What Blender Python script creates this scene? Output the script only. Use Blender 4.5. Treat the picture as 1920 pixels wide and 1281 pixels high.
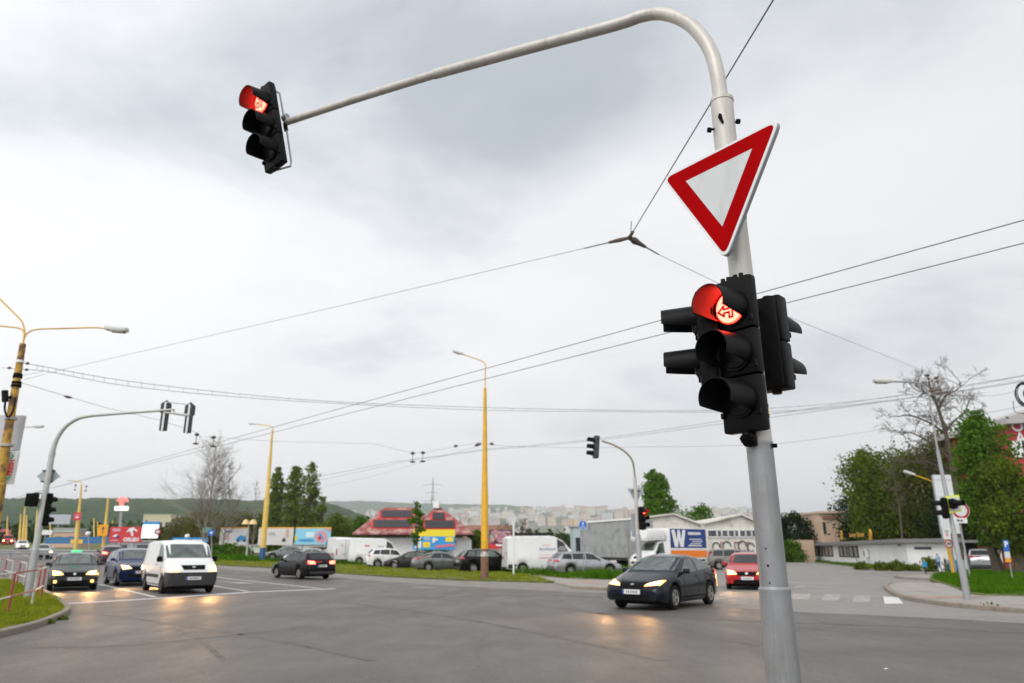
import bpy, bmesh, math, random
from math import sin, cos, pi, radians, tan, atan2, sqrt, hypot
from mathutils import Vector, Matrix, noise
from mathutils.bvhtree import BVHTree

for o in list(bpy.data.objects):
    bpy.data.objects.remove(o, do_unlink=True)
SC = bpy.context.scene
COL = SC.collection
R = random.Random(7)

# ------------------------------------------------------------------ camera
F = 1342.0                      # focal length in pixels of the 1920 px wide photograph
PITCH = radians(16.2)
CAM = Vector((0.0, 0.0, 1.6))
FW = Vector((0, cos(PITCH), sin(PITCH)))
UP = Vector((0, -sin(PITCH), cos(PITCH)))
cd = bpy.data.cameras.new('camera')
cam = bpy.data.objects.new('camera', cd)
COL.objects.link(cam)
cam.location = CAM
cam.rotation_euler = (radians(90) + PITCH, 0, 0)
cd.sensor_width = 36.0
cd.lens = F / 1920 * 36.0
cd.clip_start = 0.05
cd.clip_end = 20000
cd.dof.use_dof = True
cd.dof.focus_distance = 4.5
cd.dof.aperture_fstop = 2.3
SC.camera = cam

# ------------------------------------------------------------------ world: overcast sky
SUN_EL, SUN_AZ = radians(48), radians(215)      # azimuth clockwise from +Y: behind the camera, to the left
w = bpy.data.worlds.new("World")
SC.world = w
w.use_nodes = True
nt = w.node_tree
nt.nodes.clear()
def N(tree, t, **kw):
    n = tree.nodes.new(t)
    for k, v in kw.items():
        setattr(n, k, v)
    return n
def wmath(tree, op, a, b=None, c=None, clamp=False):
    n = N(tree, 'ShaderNodeMath', operation=op)
    n.use_clamp = clamp
    for i, x in enumerate((a, b, c)):
        if x is None: continue
        if isinstance(x, (int, float)): n.inputs[i].default_value = x
        else: tree.links.new(x, n.inputs[i])
    return n.outputs[0]
def ramp(tree, fac, stops, interp='LINEAR'):
    n = N(tree, 'ShaderNodeValToRGB')
    n.color_ramp.interpolation = interp
    e = n.color_ramp.elements
    while len(e) < len(stops): e.new(0.5)
    for k, (p, c) in enumerate(stops):
        e[k].position = p
        e[k].color = (c[0], c[1], c[2], 1) if not isinstance(c, (int, float)) else (c, c, c, 1)
    tree.links.new(fac, n.inputs[0])
    return n.outputs[0]
out = N(nt, 'ShaderNodeOutputWorld')
bg = N(nt, 'ShaderNodeBackground')
bg.inputs['Strength'].default_value = 0.1
nt.links.new(bg.outputs[0], out.inputs[0])
sky = N(nt, 'ShaderNodeTexSky', sky_type='NISHITA')
sky.sun_disc = False
sky.sun_elevation = SUN_EL
sky.sun_rotation = SUN_AZ
sky.air_density = 2.0
sky.dust_density = 4.0
tc = N(nt, 'ShaderNodeTexCoord')
sep = N(nt, 'ShaderNodeSeparateXYZ')
nt.links.new(tc.outputs['Generated'], sep.inputs[0])
zc = wmath(nt, 'MAXIMUM', sep.outputs[2], 0.0)
zd = wmath(nt, 'ADD', zc, 0.22)
cx = wmath(nt, 'DIVIDE', sep.outputs[0], zd)
cy = wmath(nt, 'DIVIDE', sep.outputs[1], zd)
comb = N(nt, 'ShaderNodeCombineXYZ')
nt.links.new(cx, comb.inputs[0]); nt.links.new(cy, comb.inputs[1])
mp = N(nt, 'ShaderNodeMapping')
mp.inputs['Location'].default_value = (2.3, 5.05, 0.4)
mp.inputs['Rotation'].default_value = (0, 0, radians(-25))
mp.inputs['Scale'].default_value = (0.8, 1.0, 1.0)
nt.links.new(comb.outputs[0], mp.inputs[0])
n1 = N(nt, 'ShaderNodeTexNoise'); n1.inputs['Scale'].default_value = 1.55
n1.inputs['Detail'].default_value = 7; n1.inputs['Roughness'].default_value = 0.56
n1.inputs['Distortion'].default_value = 0.25
nt.links.new(mp.outputs[0], n1.inputs['Vector'])
n2 = N(nt, 'ShaderNodeTexNoise'); n2.inputs['Scale'].default_value = 0.45
n2.inputs['Detail'].default_value = 2; n2.inputs['Roughness'].default_value = 0.4
nt.links.new(mp.outputs[0], n2.inputs['Vector'])
mixn = wmath(nt, 'ADD', wmath(nt, 'MULTIPLY', n1.outputs[0], 0.66), wmath(nt, 'MULTIPLY', n2.outputs[0], 0.34))
# heavier cloud overhead, a thin bright deck lower down
elev = ramp(nt, zc, [(0.0, 0.0), (0.22, 0.0), (0.62, 1.0)], 'EASE')
def cloud_mass(px, py, s, amt):
    """a heavier patch in the cloud deck round one direction of the sky"""
    fw, up_ = Vector((0, cos(PITCH), sin(PITCH))), Vector((0, -sin(PITCH), cos(PITCH)))
    d = (fw + Vector(((px - 960) / F, 0, 0)) + up_ * ((640.5 - py) / F)).normalized()
    qx, qy = d.x / (d.z + .22), d.y / (d.z + .22)
    ax_ = wmath(nt, 'SUBTRACT', cx, qx); ay_ = wmath(nt, 'SUBTRACT', cy, qy)
    r2 = wmath(nt, 'ADD', wmath(nt, 'MULTIPLY', ax_, ax_), wmath(nt, 'MULTIPLY', ay_, ay_))
    return wmath(nt, 'MULTIPLY', wmath(nt, 'POWER', 2.718, wmath(nt, 'MULTIPLY', r2, -1 / (s * s))), amt)
thick = wmath(nt, 'ADD', mixn, wmath(nt, 'MULTIPLY', elev, 0.05))
for args in ((800, 60, .30, .12), (1000, 250, .22, .12), (1180, 420, .14, .05), (1500, 40, .3, .08), (160, 270, .20, .10), (40, 120, .2, .05), (520, 60, .22, .08), (420, 420, .3, -.08), (1150, 560, .35, -.08), (700, 640, .4, -.06), (1720, 330, .25, -.05), (130, 520, .35, -.06), (330, 640, .3, -.06)):
    thick = wmath(nt, 'ADD', thick, cloud_mass(*args))
cloud = ramp(nt, thick, [(0.46, (9.25, 9.32, 9.45)), (0.56, (8.7, 8.85, 9.1)), (0.64, (7.1, 7.4, 7.85)), (0.73, (5.2, 5.6, 6.1)), (0.86, (4.3, 4.9, 5.4))])
hz = ramp(nt, zc, [(0.0, 1.0), (0.10, 0.75), (0.26, 0.0)], 'EASE')
mixh = N(nt, 'ShaderNodeMixRGB'); nt.links.new(hz, mixh.inputs[0]); nt.links.new(cloud, mixh.inputs[1])
mixh.inputs[2].default_value = (8.5, 8.62, 8.8, 1)
# right side of the view is a shade duller than the left, and the unseen sky behind the camera is brightened as added fill
side = wmath(nt, 'MULTIPLY_ADD', sep.outputs[0], -0.17, 1.0)
back = wmath(nt, 'MULTIPLY_ADD', wmath(nt, 'MAXIMUM', wmath(nt, 'MULTIPLY', sep.outputs[1], -1.0), 0.0), 0.9, 1.0)
mul = N(nt, 'ShaderNodeMixRGB', blend_type='MULTIPLY'); mul.inputs[0].default_value = 1.0
nt.links.new(mixh.outputs[0], mul.inputs[1])
nt.links.new(wmath(nt, 'MULTIPLY', side, back), mul.inputs[2])
mixs = N(nt, 'ShaderNodeMixRGB'); mixs.inputs[0].default_value = 0.96
nt.links.new(sky.outputs[0], mixs.inputs[1]); nt.links.new(mul.outputs[0], mixs.inputs[2])
nt.links.new(mixs.outputs[0], bg.inputs['Color'])

# ------------------------------------------------------------------ sun behind the cloud
sd = bpy.data.lights.new('sun', 'SUN')
sd.energy = 1.5
sd.angle = radians(35)
sd.color = (1.0, 0.96, 0.9)
sun = bpy.data.objects.new('sun', sd)
COL.objects.link(sun)
sdir = Vector((sin(SUN_AZ) * cos(SUN_EL), cos(SUN_AZ) * cos(SUN_EL), sin(SUN_EL)))
sun.rotation_euler = sdir.to_track_quat('Z', 'Y').to_euler()
sun.location = sdir * 50

SC.view_settings.view_transform = 'Standard'
SC.view_settings.look = 'None'
SC.view_settings.exposure = 0.12
SC.view_settings.gamma = 1.0
SC.render.engine = 'CYCLES'
SC.cycles.use_denoising = True
SC.cycles.max_bounces = 6
SC.cycles.diffuse_bounces = 3
SC.cycles.glossy_bounces = 3
SC.cycles.transmission_bounces = 3
SC.cycles.transparent_max_bounces = 6
SC.cycles.sample_clamp_indirect = 6

# ------------------------------------------------------------------ geometry helpers
def sstep(t):
    t = max(0.0, min(1.0, t))
    return t * t * (3 - 2 * t)
def terr(x, y):
    """ground height: level at the junction, the road on the left climbs gently away"""
    s = sstep((-6 - x) / 26)
    r = max(0.0, min(y, 260) - 36)
    return s * 0.020 * r * r / (r + 6) if r > 0 else 0.0
def ray(px, py):
    return FW + Vector(((px - 960) / F, 0, 0)) + UP * ((640.5 - py) / F)
def G(px, py, z=0.0):
    """point on the ground (height z above it) seen at a pixel of the photograph"""
    r = ray(px, py)
    zz = z
    p = CAM
    for _ in range(12):
        t = (zz - CAM.z) / r.z
        if t < 0 or t > 900: t = 900
        p = CAM + r * t
        zz = 0.5 * zz + 0.5 * (terr(p.x, p.y) + z)
    return p
def P(px, py, Y):
    """point at world distance Y in front of the camera seen at a pixel"""
    r = ray(px, py)
    return CAM + r * (Y / r.y)
def Z(px, py, z):
    r = ray(px, py)
    return CAM + r * ((z - CAM.z) / r.z)
def at(px, Y, z=0.0):
    """ground point at distance Y whose column in the photograph is px"""
    d = Y * cos(PITCH) - CAM.z * sin(PITCH)
    X = (px - 960) / F * d
    return Vector((X, Y, terr(X, Y) + z))

class MB:
    def __init__(s):
        s.v, s.f, s.m, s.mats, s.sm = [], [], [], [], []
    def mi(s, mat):
        if mat not in s.mats: s.mats.append(mat)
        return s.mats.index(mat)
    def add(s, verts, faces, mat, smooth=False):
        b = len(s.v); k = s.mi(mat)
        s.v += [tuple(x) for x in verts]
        for f in faces:
            s.f.append([b + i for i in f]); s.m.append(k); s.sm.append(smooth)
        return s
    def quad(s, a, b, c, d, mat): return s.add([a, b, c, d], [(0, 1, 2, 3)], mat)
    def box(s, c, size, mat, rz=0.0, ux=None, uy=None, uz=None, bev=0.0):
        c = Vector(c)
        if ux is None:
            ux, uy, uz = Vector((cos(rz), sin(rz), 0)), Vector((-sin(rz), cos(rz), 0)), Vector((0, 0, 1))
        hx, hy, hz_ = size[0] / 2, size[1] / 2, size[2] / 2
        if bev <= 0:
            vs = [c + ux * (i * hx) + uy * (j * hy) + uz * (k * hz_) for i in (-1, 1) for j in (-1, 1) for k in (-1, 1)]
            fs = [(0, 1, 3, 2), (4, 6, 7, 5), (0, 4, 5, 1), (2, 3, 7, 6), (0, 2, 6, 4), (1, 5, 7, 3)]
            return s.add(vs, fs, mat)
        b = min(bev, hx * .9, hy * .9, hz_ * .9)
        bm = bmesh.new(); bmesh.ops.create_cube(bm, size=1)
        for v in bm.verts: v.co = Vector((v.co.x * 2 * hx, v.co.y * 2 * hy, v.co.z * 2 * hz_))
        bmesh.ops.bevel(bm, geom=list(bm.edges), offset=b, segments=2, affect='EDGES', profile=0.6)
        vs = [c + ux * v.co.x + uy * v.co.y + uz * v.co.z for v in bm.verts]
        bm.verts.index_update()
        fs = [[v.index for v in f.verts] for f in bm.faces]
        bm.free()
        return s.add(vs, fs, mat, True)
    def tube(s, pts, r, mat, n=8, caps=True, smooth=True):
        pts = [Vector(p) for p in pts]
        rs = r if isinstance(r, (list, tuple)) else [r] * len(pts)
        t0 = (pts[1] - pts[0]).normalized()
        a = t0.orthogonal().normalized()
        vs, fs = [], []
        for i, p in enumerate(pts):
            if i == 0: t = pts[1] - pts[0]
            elif i == len(pts) - 1: t = pts[-1] - pts[-2]
            else: t = (pts[i + 1] - pts[i]).normalized() + (pts[i] - pts[i - 1]).normalized()
            t = t.normalized() if t.length > 1e-9 else t0
            a = (a - t * a.dot(t))
            a = a.normalized() if a.length > 1e-6 else t.orthogonal().normalized()
            b = t.cross(a)
            for k in range(n):
                q = 2 * pi * k / n
                vs.append(p + (a * cos(q) + b * sin(q)) * rs[i])
        for i in range(len(pts) - 1):
            for k in range(n):
                k2 = (k + 1) % n
                fs.append((i * n + k, i * n + k2, (i + 1) * n + k2, (i + 1) * n + k))
        s.add(vs, fs, mat, smooth)
        if caps:
            L = (len(pts) - 1) * n
            s.add(vs[:n], [tuple(reversed(range(n)))], mat)
            s.add(vs[L:], [tuple(range(n))], mat)
        return s
    def prism(s, poly, o, ux, uy, depth, mat, side=None):
        """polygon (2d) in the frame o,ux,uy pulled back by depth along -(ux x uy)"""
        o, ux, uy = Vector(o), Vector(ux), Vector(uy)
        un = ux.cross(uy).normalized()
        a = [o + ux * x + uy * y for x, y in poly]
        b = [p - un * depth for p in a]
        n = len(poly)
        s.add(a, [tuple(range(n))], mat)
        s.add(b, [tuple(reversed(range(n)))], side or mat)
        s.add(a + b, [(i, n + i, n + (i + 1) % n, (i + 1) % n) for i in range(n)], side or mat)
        return s
    def disc(s, o, n, r, mat, seg=24, ux=None):
        o, n = Vector(o), Vector(n).normalized()
        a = Vector(ux) if ux is not None else n.orthogonal().normalized()
        b = n.cross(a)
        return s.add([o + (a * cos(2 * pi * k / seg) + b * sin(2 * pi * k / seg)) * r for k in range(seg)], [tuple(range(seg))], mat)
    def ball(s, c, r, mat, nu=10, nv=7, sc=(1, 1, 1)):
        c = Vector(c); vs, fs = [], []
        for j in range(nv + 1):
            ph = pi * j / nv
            for i in range(nu):
                th = 2 * pi * i / nu
                vs.append(c + Vector((sin(ph) * cos(th) * r * sc[0], sin(ph) * sin(th) * r * sc[1], cos(ph) * r * sc[2])))
        for j in range(nv):
            for i in range(nu):
                i2 = (i + 1) % nu
                fs.append((j * nu + i, (j + 1) * nu + i, (j + 1) * nu + i2, j * nu + i2))
        return s.add(vs, fs, mat, True)
    def text(s, body, o, ux, uy, size, mat, bold=0.0, align='CENTER', sx=1.0, depth=0.0):
        c = bpy.data.curves.new('txt', 'FONT')
        c.body = body; c.size = size; c.align_x = align; c.align_y = 'CENTER'; c.offset = bold; c.resolution_u = 3
        ob = bpy.data.objects.new('txt', c); COL.objects.link(ob)
        dg = bpy.context.evaluated_depsgraph_get()
        me = bpy.data.meshes.new_from_object(ob.evaluated_get(dg))
        o, ux, uy = Vector(o), Vector(ux), Vector(uy)
        s.add([o + ux * (v.co.x * sx) + uy * v.co.y for v in me.vertices], [list(p.vertices) for p in me.polygons], mat)
        bpy.data.objects.remove(ob); bpy.data.curves.remove(c); bpy.data.meshes.remove(me)
        return s
    def build(s, name, parent=None, origin=None, angle=35):
        me = bpy.data.meshes.new(name)
        vs = s.v
        if origin is not None:
            ox, oy, oz = origin
            vs = [(x - ox, y - oy, z - oz) for x, y, z in vs]
        me.from_pydata(vs, [], s.f)
        for m in s.mats: me.materials.append(m)
        me.polygons.foreach_set('material_index', s.m)
        me.polygons.foreach_set('use_smooth', s.sm)
        if any(s.sm): me.set_sharp_from_angle(angle=radians(angle))
        me.update()
        o = bpy.data.objects.new(name, me); COL.objects.link(o)
        if parent is not None: o.parent = parent
        if origin is not None and parent is None: o.location = origin
        return o

def tag(o, label=None, cat=None, group=None, kind=None):
    if label: o['label'] = label
    if cat: o['category'] = cat
    if group: o['group'] = group
    if kind: o['kind'] = kind
    return o
def thing(name, loc, label, cat, group=None, rz=0.0):
    o = bpy.data.objects.new(name, None); COL.objects.link(o)
    o.empty_display_size = 0.2
    o.location = loc; o.rotation_euler = (0, 0, rz)
    return tag(o, label, cat, group)
def struct(mb, name, label=None, cat=None, kind='structure'):
    return tag(mb.build(name), label, cat, None, kind)
def copy_tree(o, parent=None):
    c = o.copy(); COL.objects.link(c); c.parent = parent
    for ch in list(o.children): copy_tree(ch, c)
    return c

# ------------------------------------------------------------------ materials
def mat(name, col, rough=0.6, metal=0.0, var=0.12, scale=6.0, bump=0.0, bscale=40.0, spec=0.5, dirt=None, dscale=2.0, dlo=0.5, dhi=0.65, coat=0.0, stretch=1.0):
    """procedural surface: base colour with a noise drift, optional dirt patches and bump"""
    m = bpy.data.materials.new(name); m.use_nodes = True
    t = m.node_tree; b = t.nodes['Principled BSDF']
    b.inputs['Roughness'].default_value = rough
    b.inputs['Metallic'].default_value = metal
    b.inputs['Specular IOR Level'].default_value = spec
    if coat: b.inputs['Coat Weight'].default_value = coat; b.inputs['Coat Roughness'].default_value = 0.05
    co = N(t, 'ShaderNodeTexCoord')
    nz = N(t, 'ShaderNodeTexNoise'); nz.inputs['Scale'].default_value = scale; nz.inputs['Detail'].default_value = 5
    t.links.new(co.outputs['Object'], nz.inputs['Vector'])
    lo = [max(0, c * (1 - var)) for c in col]; hi = [min(1, c * (1 + var)) for c in col]
    c = ramp(t, nz.outputs[0], [(0.3, lo), (0.7, hi)])
    if dirt is not None:
        n2 = N(t, 'ShaderNodeTexNoise'); n2.inputs['Scale'].default_value = dscale; n2.inputs['Detail'].default_value = 8; n2.inputs['Roughness'].default_value = 0.65
        mp = N(t, 'ShaderNodeMapping'); mp.inputs['Scale'].default_value = (1, 1, stretch)
        t.links.new(co.outputs['Object'], mp.inputs[0]); t.links.new(mp.outputs[0], n2.inputs['Vector'])
        fac = ramp(t, n2.outputs[0], [(dlo, 0.0), (dhi, 1.0)])
        mx = N(t, 'ShaderNodeMixRGB'); t.links.new(fac, mx.inputs[0]); t.links.new(c, mx.inputs[1]); mx.inputs[2].default_value = (*dirt, 1)
        c = mx.outputs[0]
    t.links.new(c, b.inputs['Base Color'])
    if bump:
        n3 = N(t, 'ShaderNodeTexNoise'); n3.inputs['Scale'].default_value = bscale; n3.inputs['Detail'].default_value = 4
        t.links.new(co.outputs['Object'], n3.inputs['Vector'])
        bp = N(t, 'ShaderNodeBump'); bp.inputs['Strength'].default_value = bump; bp.inputs['Distance'].default_value = 0.02
        t.links.new(n3.outputs[0], bp.inputs['Height']); t.links.new(bp.outputs[0], b.inputs['Normal'])
    return m
def emis(name, col, strength):
    m = bpy.data.materials.new(name); m.use_nodes = True
    b = m.node_tree.nodes['Principled BSDF']
    b.inputs['Base Color'].default_value = (min(col[0], .8), min(col[1], .8), min(col[2], .8), 1)
    b.inputs['Emission Color'].default_value = (*col, 1)
    b.inputs['Emission Strength'].default_value = strength
    b.inputs['Roughness'].default_value = 0.3
    return m
def leafmat(name, c1, c2, scale=0.7, trans=0.35):
    m = bpy.data.materials.new(name); m.use_nodes = True
    t = m.node_tree; t.nodes.clear()
    o = N(t, 'ShaderNodeOutputMaterial'); d = N(t, 'ShaderNodeBsdfDiffuse'); tr = N(t, 'ShaderNodeBsdfTranslucent'); mx = N(t, 'ShaderNodeMixShader')
    co = N(t, 'ShaderNodeTexCoord'); nz = N(t, 'ShaderNodeTexNoise'); nz.inputs['Scale'].default_value = scale; nz.inputs['Detail'].default_value = 6; nz.inputs['Roughness'].default_value = 0.75
    t.links.new(co.outputs['Object'], nz.inputs['Vector'])
    c = ramp(t, nz.outputs[0], [(0.33, c1), (0.68, c2)])
    t.links.new(c, d.inputs[0]); t.links.new(c, tr.inputs[0])
    mx.inputs[0].default_value = trans
    t.links.new(d.outputs[0], mx.inputs[1]); t.links.new(tr.outputs[0], mx.inputs[2]); t.links.new(mx.outputs[0], o.inputs[0])
    return m
def asphalt(name, col, rough=0.6, marks=0.19):
    m = bpy.data.materials.new(name); m.use_nodes = True
    t = m.node_tree; b = t.nodes['Principled BSDF']
    co = N(t, 'ShaderNodeTexCoord')
    def nzz(scale, detail=5, rgh=0.6, sc=(1, 1, 1), rot=0):
        mp = N(t, 'ShaderNodeMapping'); mp.inputs['Scale'].default_value = sc; mp.inputs['Rotation'].default_value = (0, 0, rot)
        t.links.new(co.outputs['Object'], mp.inputs[0])
        n = N(t, 'ShaderNodeTexNoise'); n.inputs['Scale'].default_value = scale; n.inputs['Detail'].default_value = detail; n.inputs['Roughness'].default_value = rgh
        t.links.new(mp.outputs[0], n.inputs['Vector']); return n.outputs[0]
    big = nzz(0.11, 4)
    strk = nzz(0.5, 4, 0.6, (0.12, 1.0, 1), radians(-12))       # worn wheel tracks along the road
    grain = nzz(38, 3, 0.8)
    v = wmath(t, 'ADD', wmath(t, 'MULTIPLY', big, 0.5), wmath(t, 'MULTIPLY', strk, 0.5))
    c = ramp(t, v, [(0.38, [x * (1 - marks) for x in col]), (0.49, col), (0.60, [x * 1.12 for x in col])])
    g = ramp(t, grain, [(0.3, 0.5), (0.7, 1.45)])
    mu = N(t, 'ShaderNodeMixRGB', blend_type='MULTIPLY'); mu.inputs[0].default_value = 1.0
    t.links.new(c, mu.inputs[1]); t.links.new(g, mu.inputs[2])
    vo = N(t, 'ShaderNodeTexVoronoi', feature='DISTANCE_TO_EDGE'); vo.inputs['Scale'].default_value = 0.16
    wob = N(t, 'ShaderNodeTexNoise'); wob.inputs['Scale'].default_value = 0.9; wob.inputs['Detail'].default_value = 6
    t.links.new(co.outputs['Object'], wob.inputs['Vector'])
    addv = N(t, 'ShaderNodeMixRGB', blend_type='ADD'); addv.inputs[0].default_value = 1.6
    t.links.new(co.outputs['Object'], addv.inputs[1]); t.links.new(wob.outputs[1], addv.inputs[2])
    t.links.new(addv.outputs[0], vo.inputs['Vector'])
    crack = ramp(t, vo.outputs[0], [(0.0, 0.72), (0.004, 1.0)])
    m2 = N(t, 'ShaderNodeMixRGB', blend_type='MULTIPLY'); m2.inputs[0].default_value = 1.0
    t.links.new(mu.outputs[0], m2.inputs[1]); t.links.new(crack, m2.inputs[2])
    t.links.new(m2.outputs[0], b.inputs['Base Color'])
    b.inputs['Specular IOR Level'].default_value = 0.42
    pol = nzz(0.75, 5, 0.65, (1, .45, 1))
    rr = ramp(t, pol, [(0.36, rough - 0.10), (0.62, rough + 0.06)])
    t.links.new(rr, b.inputs['Roughness'])
    bp = N(t, 'ShaderNodeBump'); bp.inputs['Strength'].default_value = 0.4; bp.inputs['Distance'].default_value = 0.012
    t.links.new(grain, bp.inputs['Height']); t.links.new(bp.outputs[0], b.inputs['Normal'])
    return m
def facade(name, wall, win, sx=3.0, sz=2.9, frac=0.55):
    """apartment wall with rows of windows, mapped round the block by height and run"""
    m = bpy.data.materials.new(name); m.use_nodes = True
    t = m.node_tree; b = t.nodes['Principled BSDF']; b.inputs['Roughness'].default_value = 0.8
    co = N(t, 'ShaderNodeTexCoord'); s = N(t, 'ShaderNodeSeparateXYZ'); t.links.new(co.outputs['Object'], s.inputs[0])
    u = wmath(t, 'ADD', s.outputs[0], s.outputs[1])
    fu = wmath(t, 'FRACT', wmath(t, 'DIVIDE', u, sx)); fz = wmath(t, 'FRACT', wmath(t, 'DIVIDE', s.outputs[2], sz))
    a = wmath(t, 'LESS_THAN', fu, frac); c = wmath(t, 'LESS_THAN', fz, 0.5)
    f = wmath(t, 'MULTIPLY', a, c)
    geo = N(t, 'ShaderNodeNewGeometry'); sn = N(t, 'ShaderNodeSeparateXYZ'); t.links.new(geo.outputs['Normal'], sn.inputs[0])
    f = wmath(t, 'MULTIPLY', f, wmath(t, 'LESS_THAN', wmath(t, 'ABSOLUTE', sn.outputs[2]), 0.5))
    mx = N(t, 'ShaderNodeMixRGB'); t.links.new(f, mx.inputs[0]); mx.inputs[1].default_value = (*wall, 1); mx.inputs[2].default_value = (*win, 1)
    t.links.new(mx.outputs[0], b.inputs['Base Color'])
    return m

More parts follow.
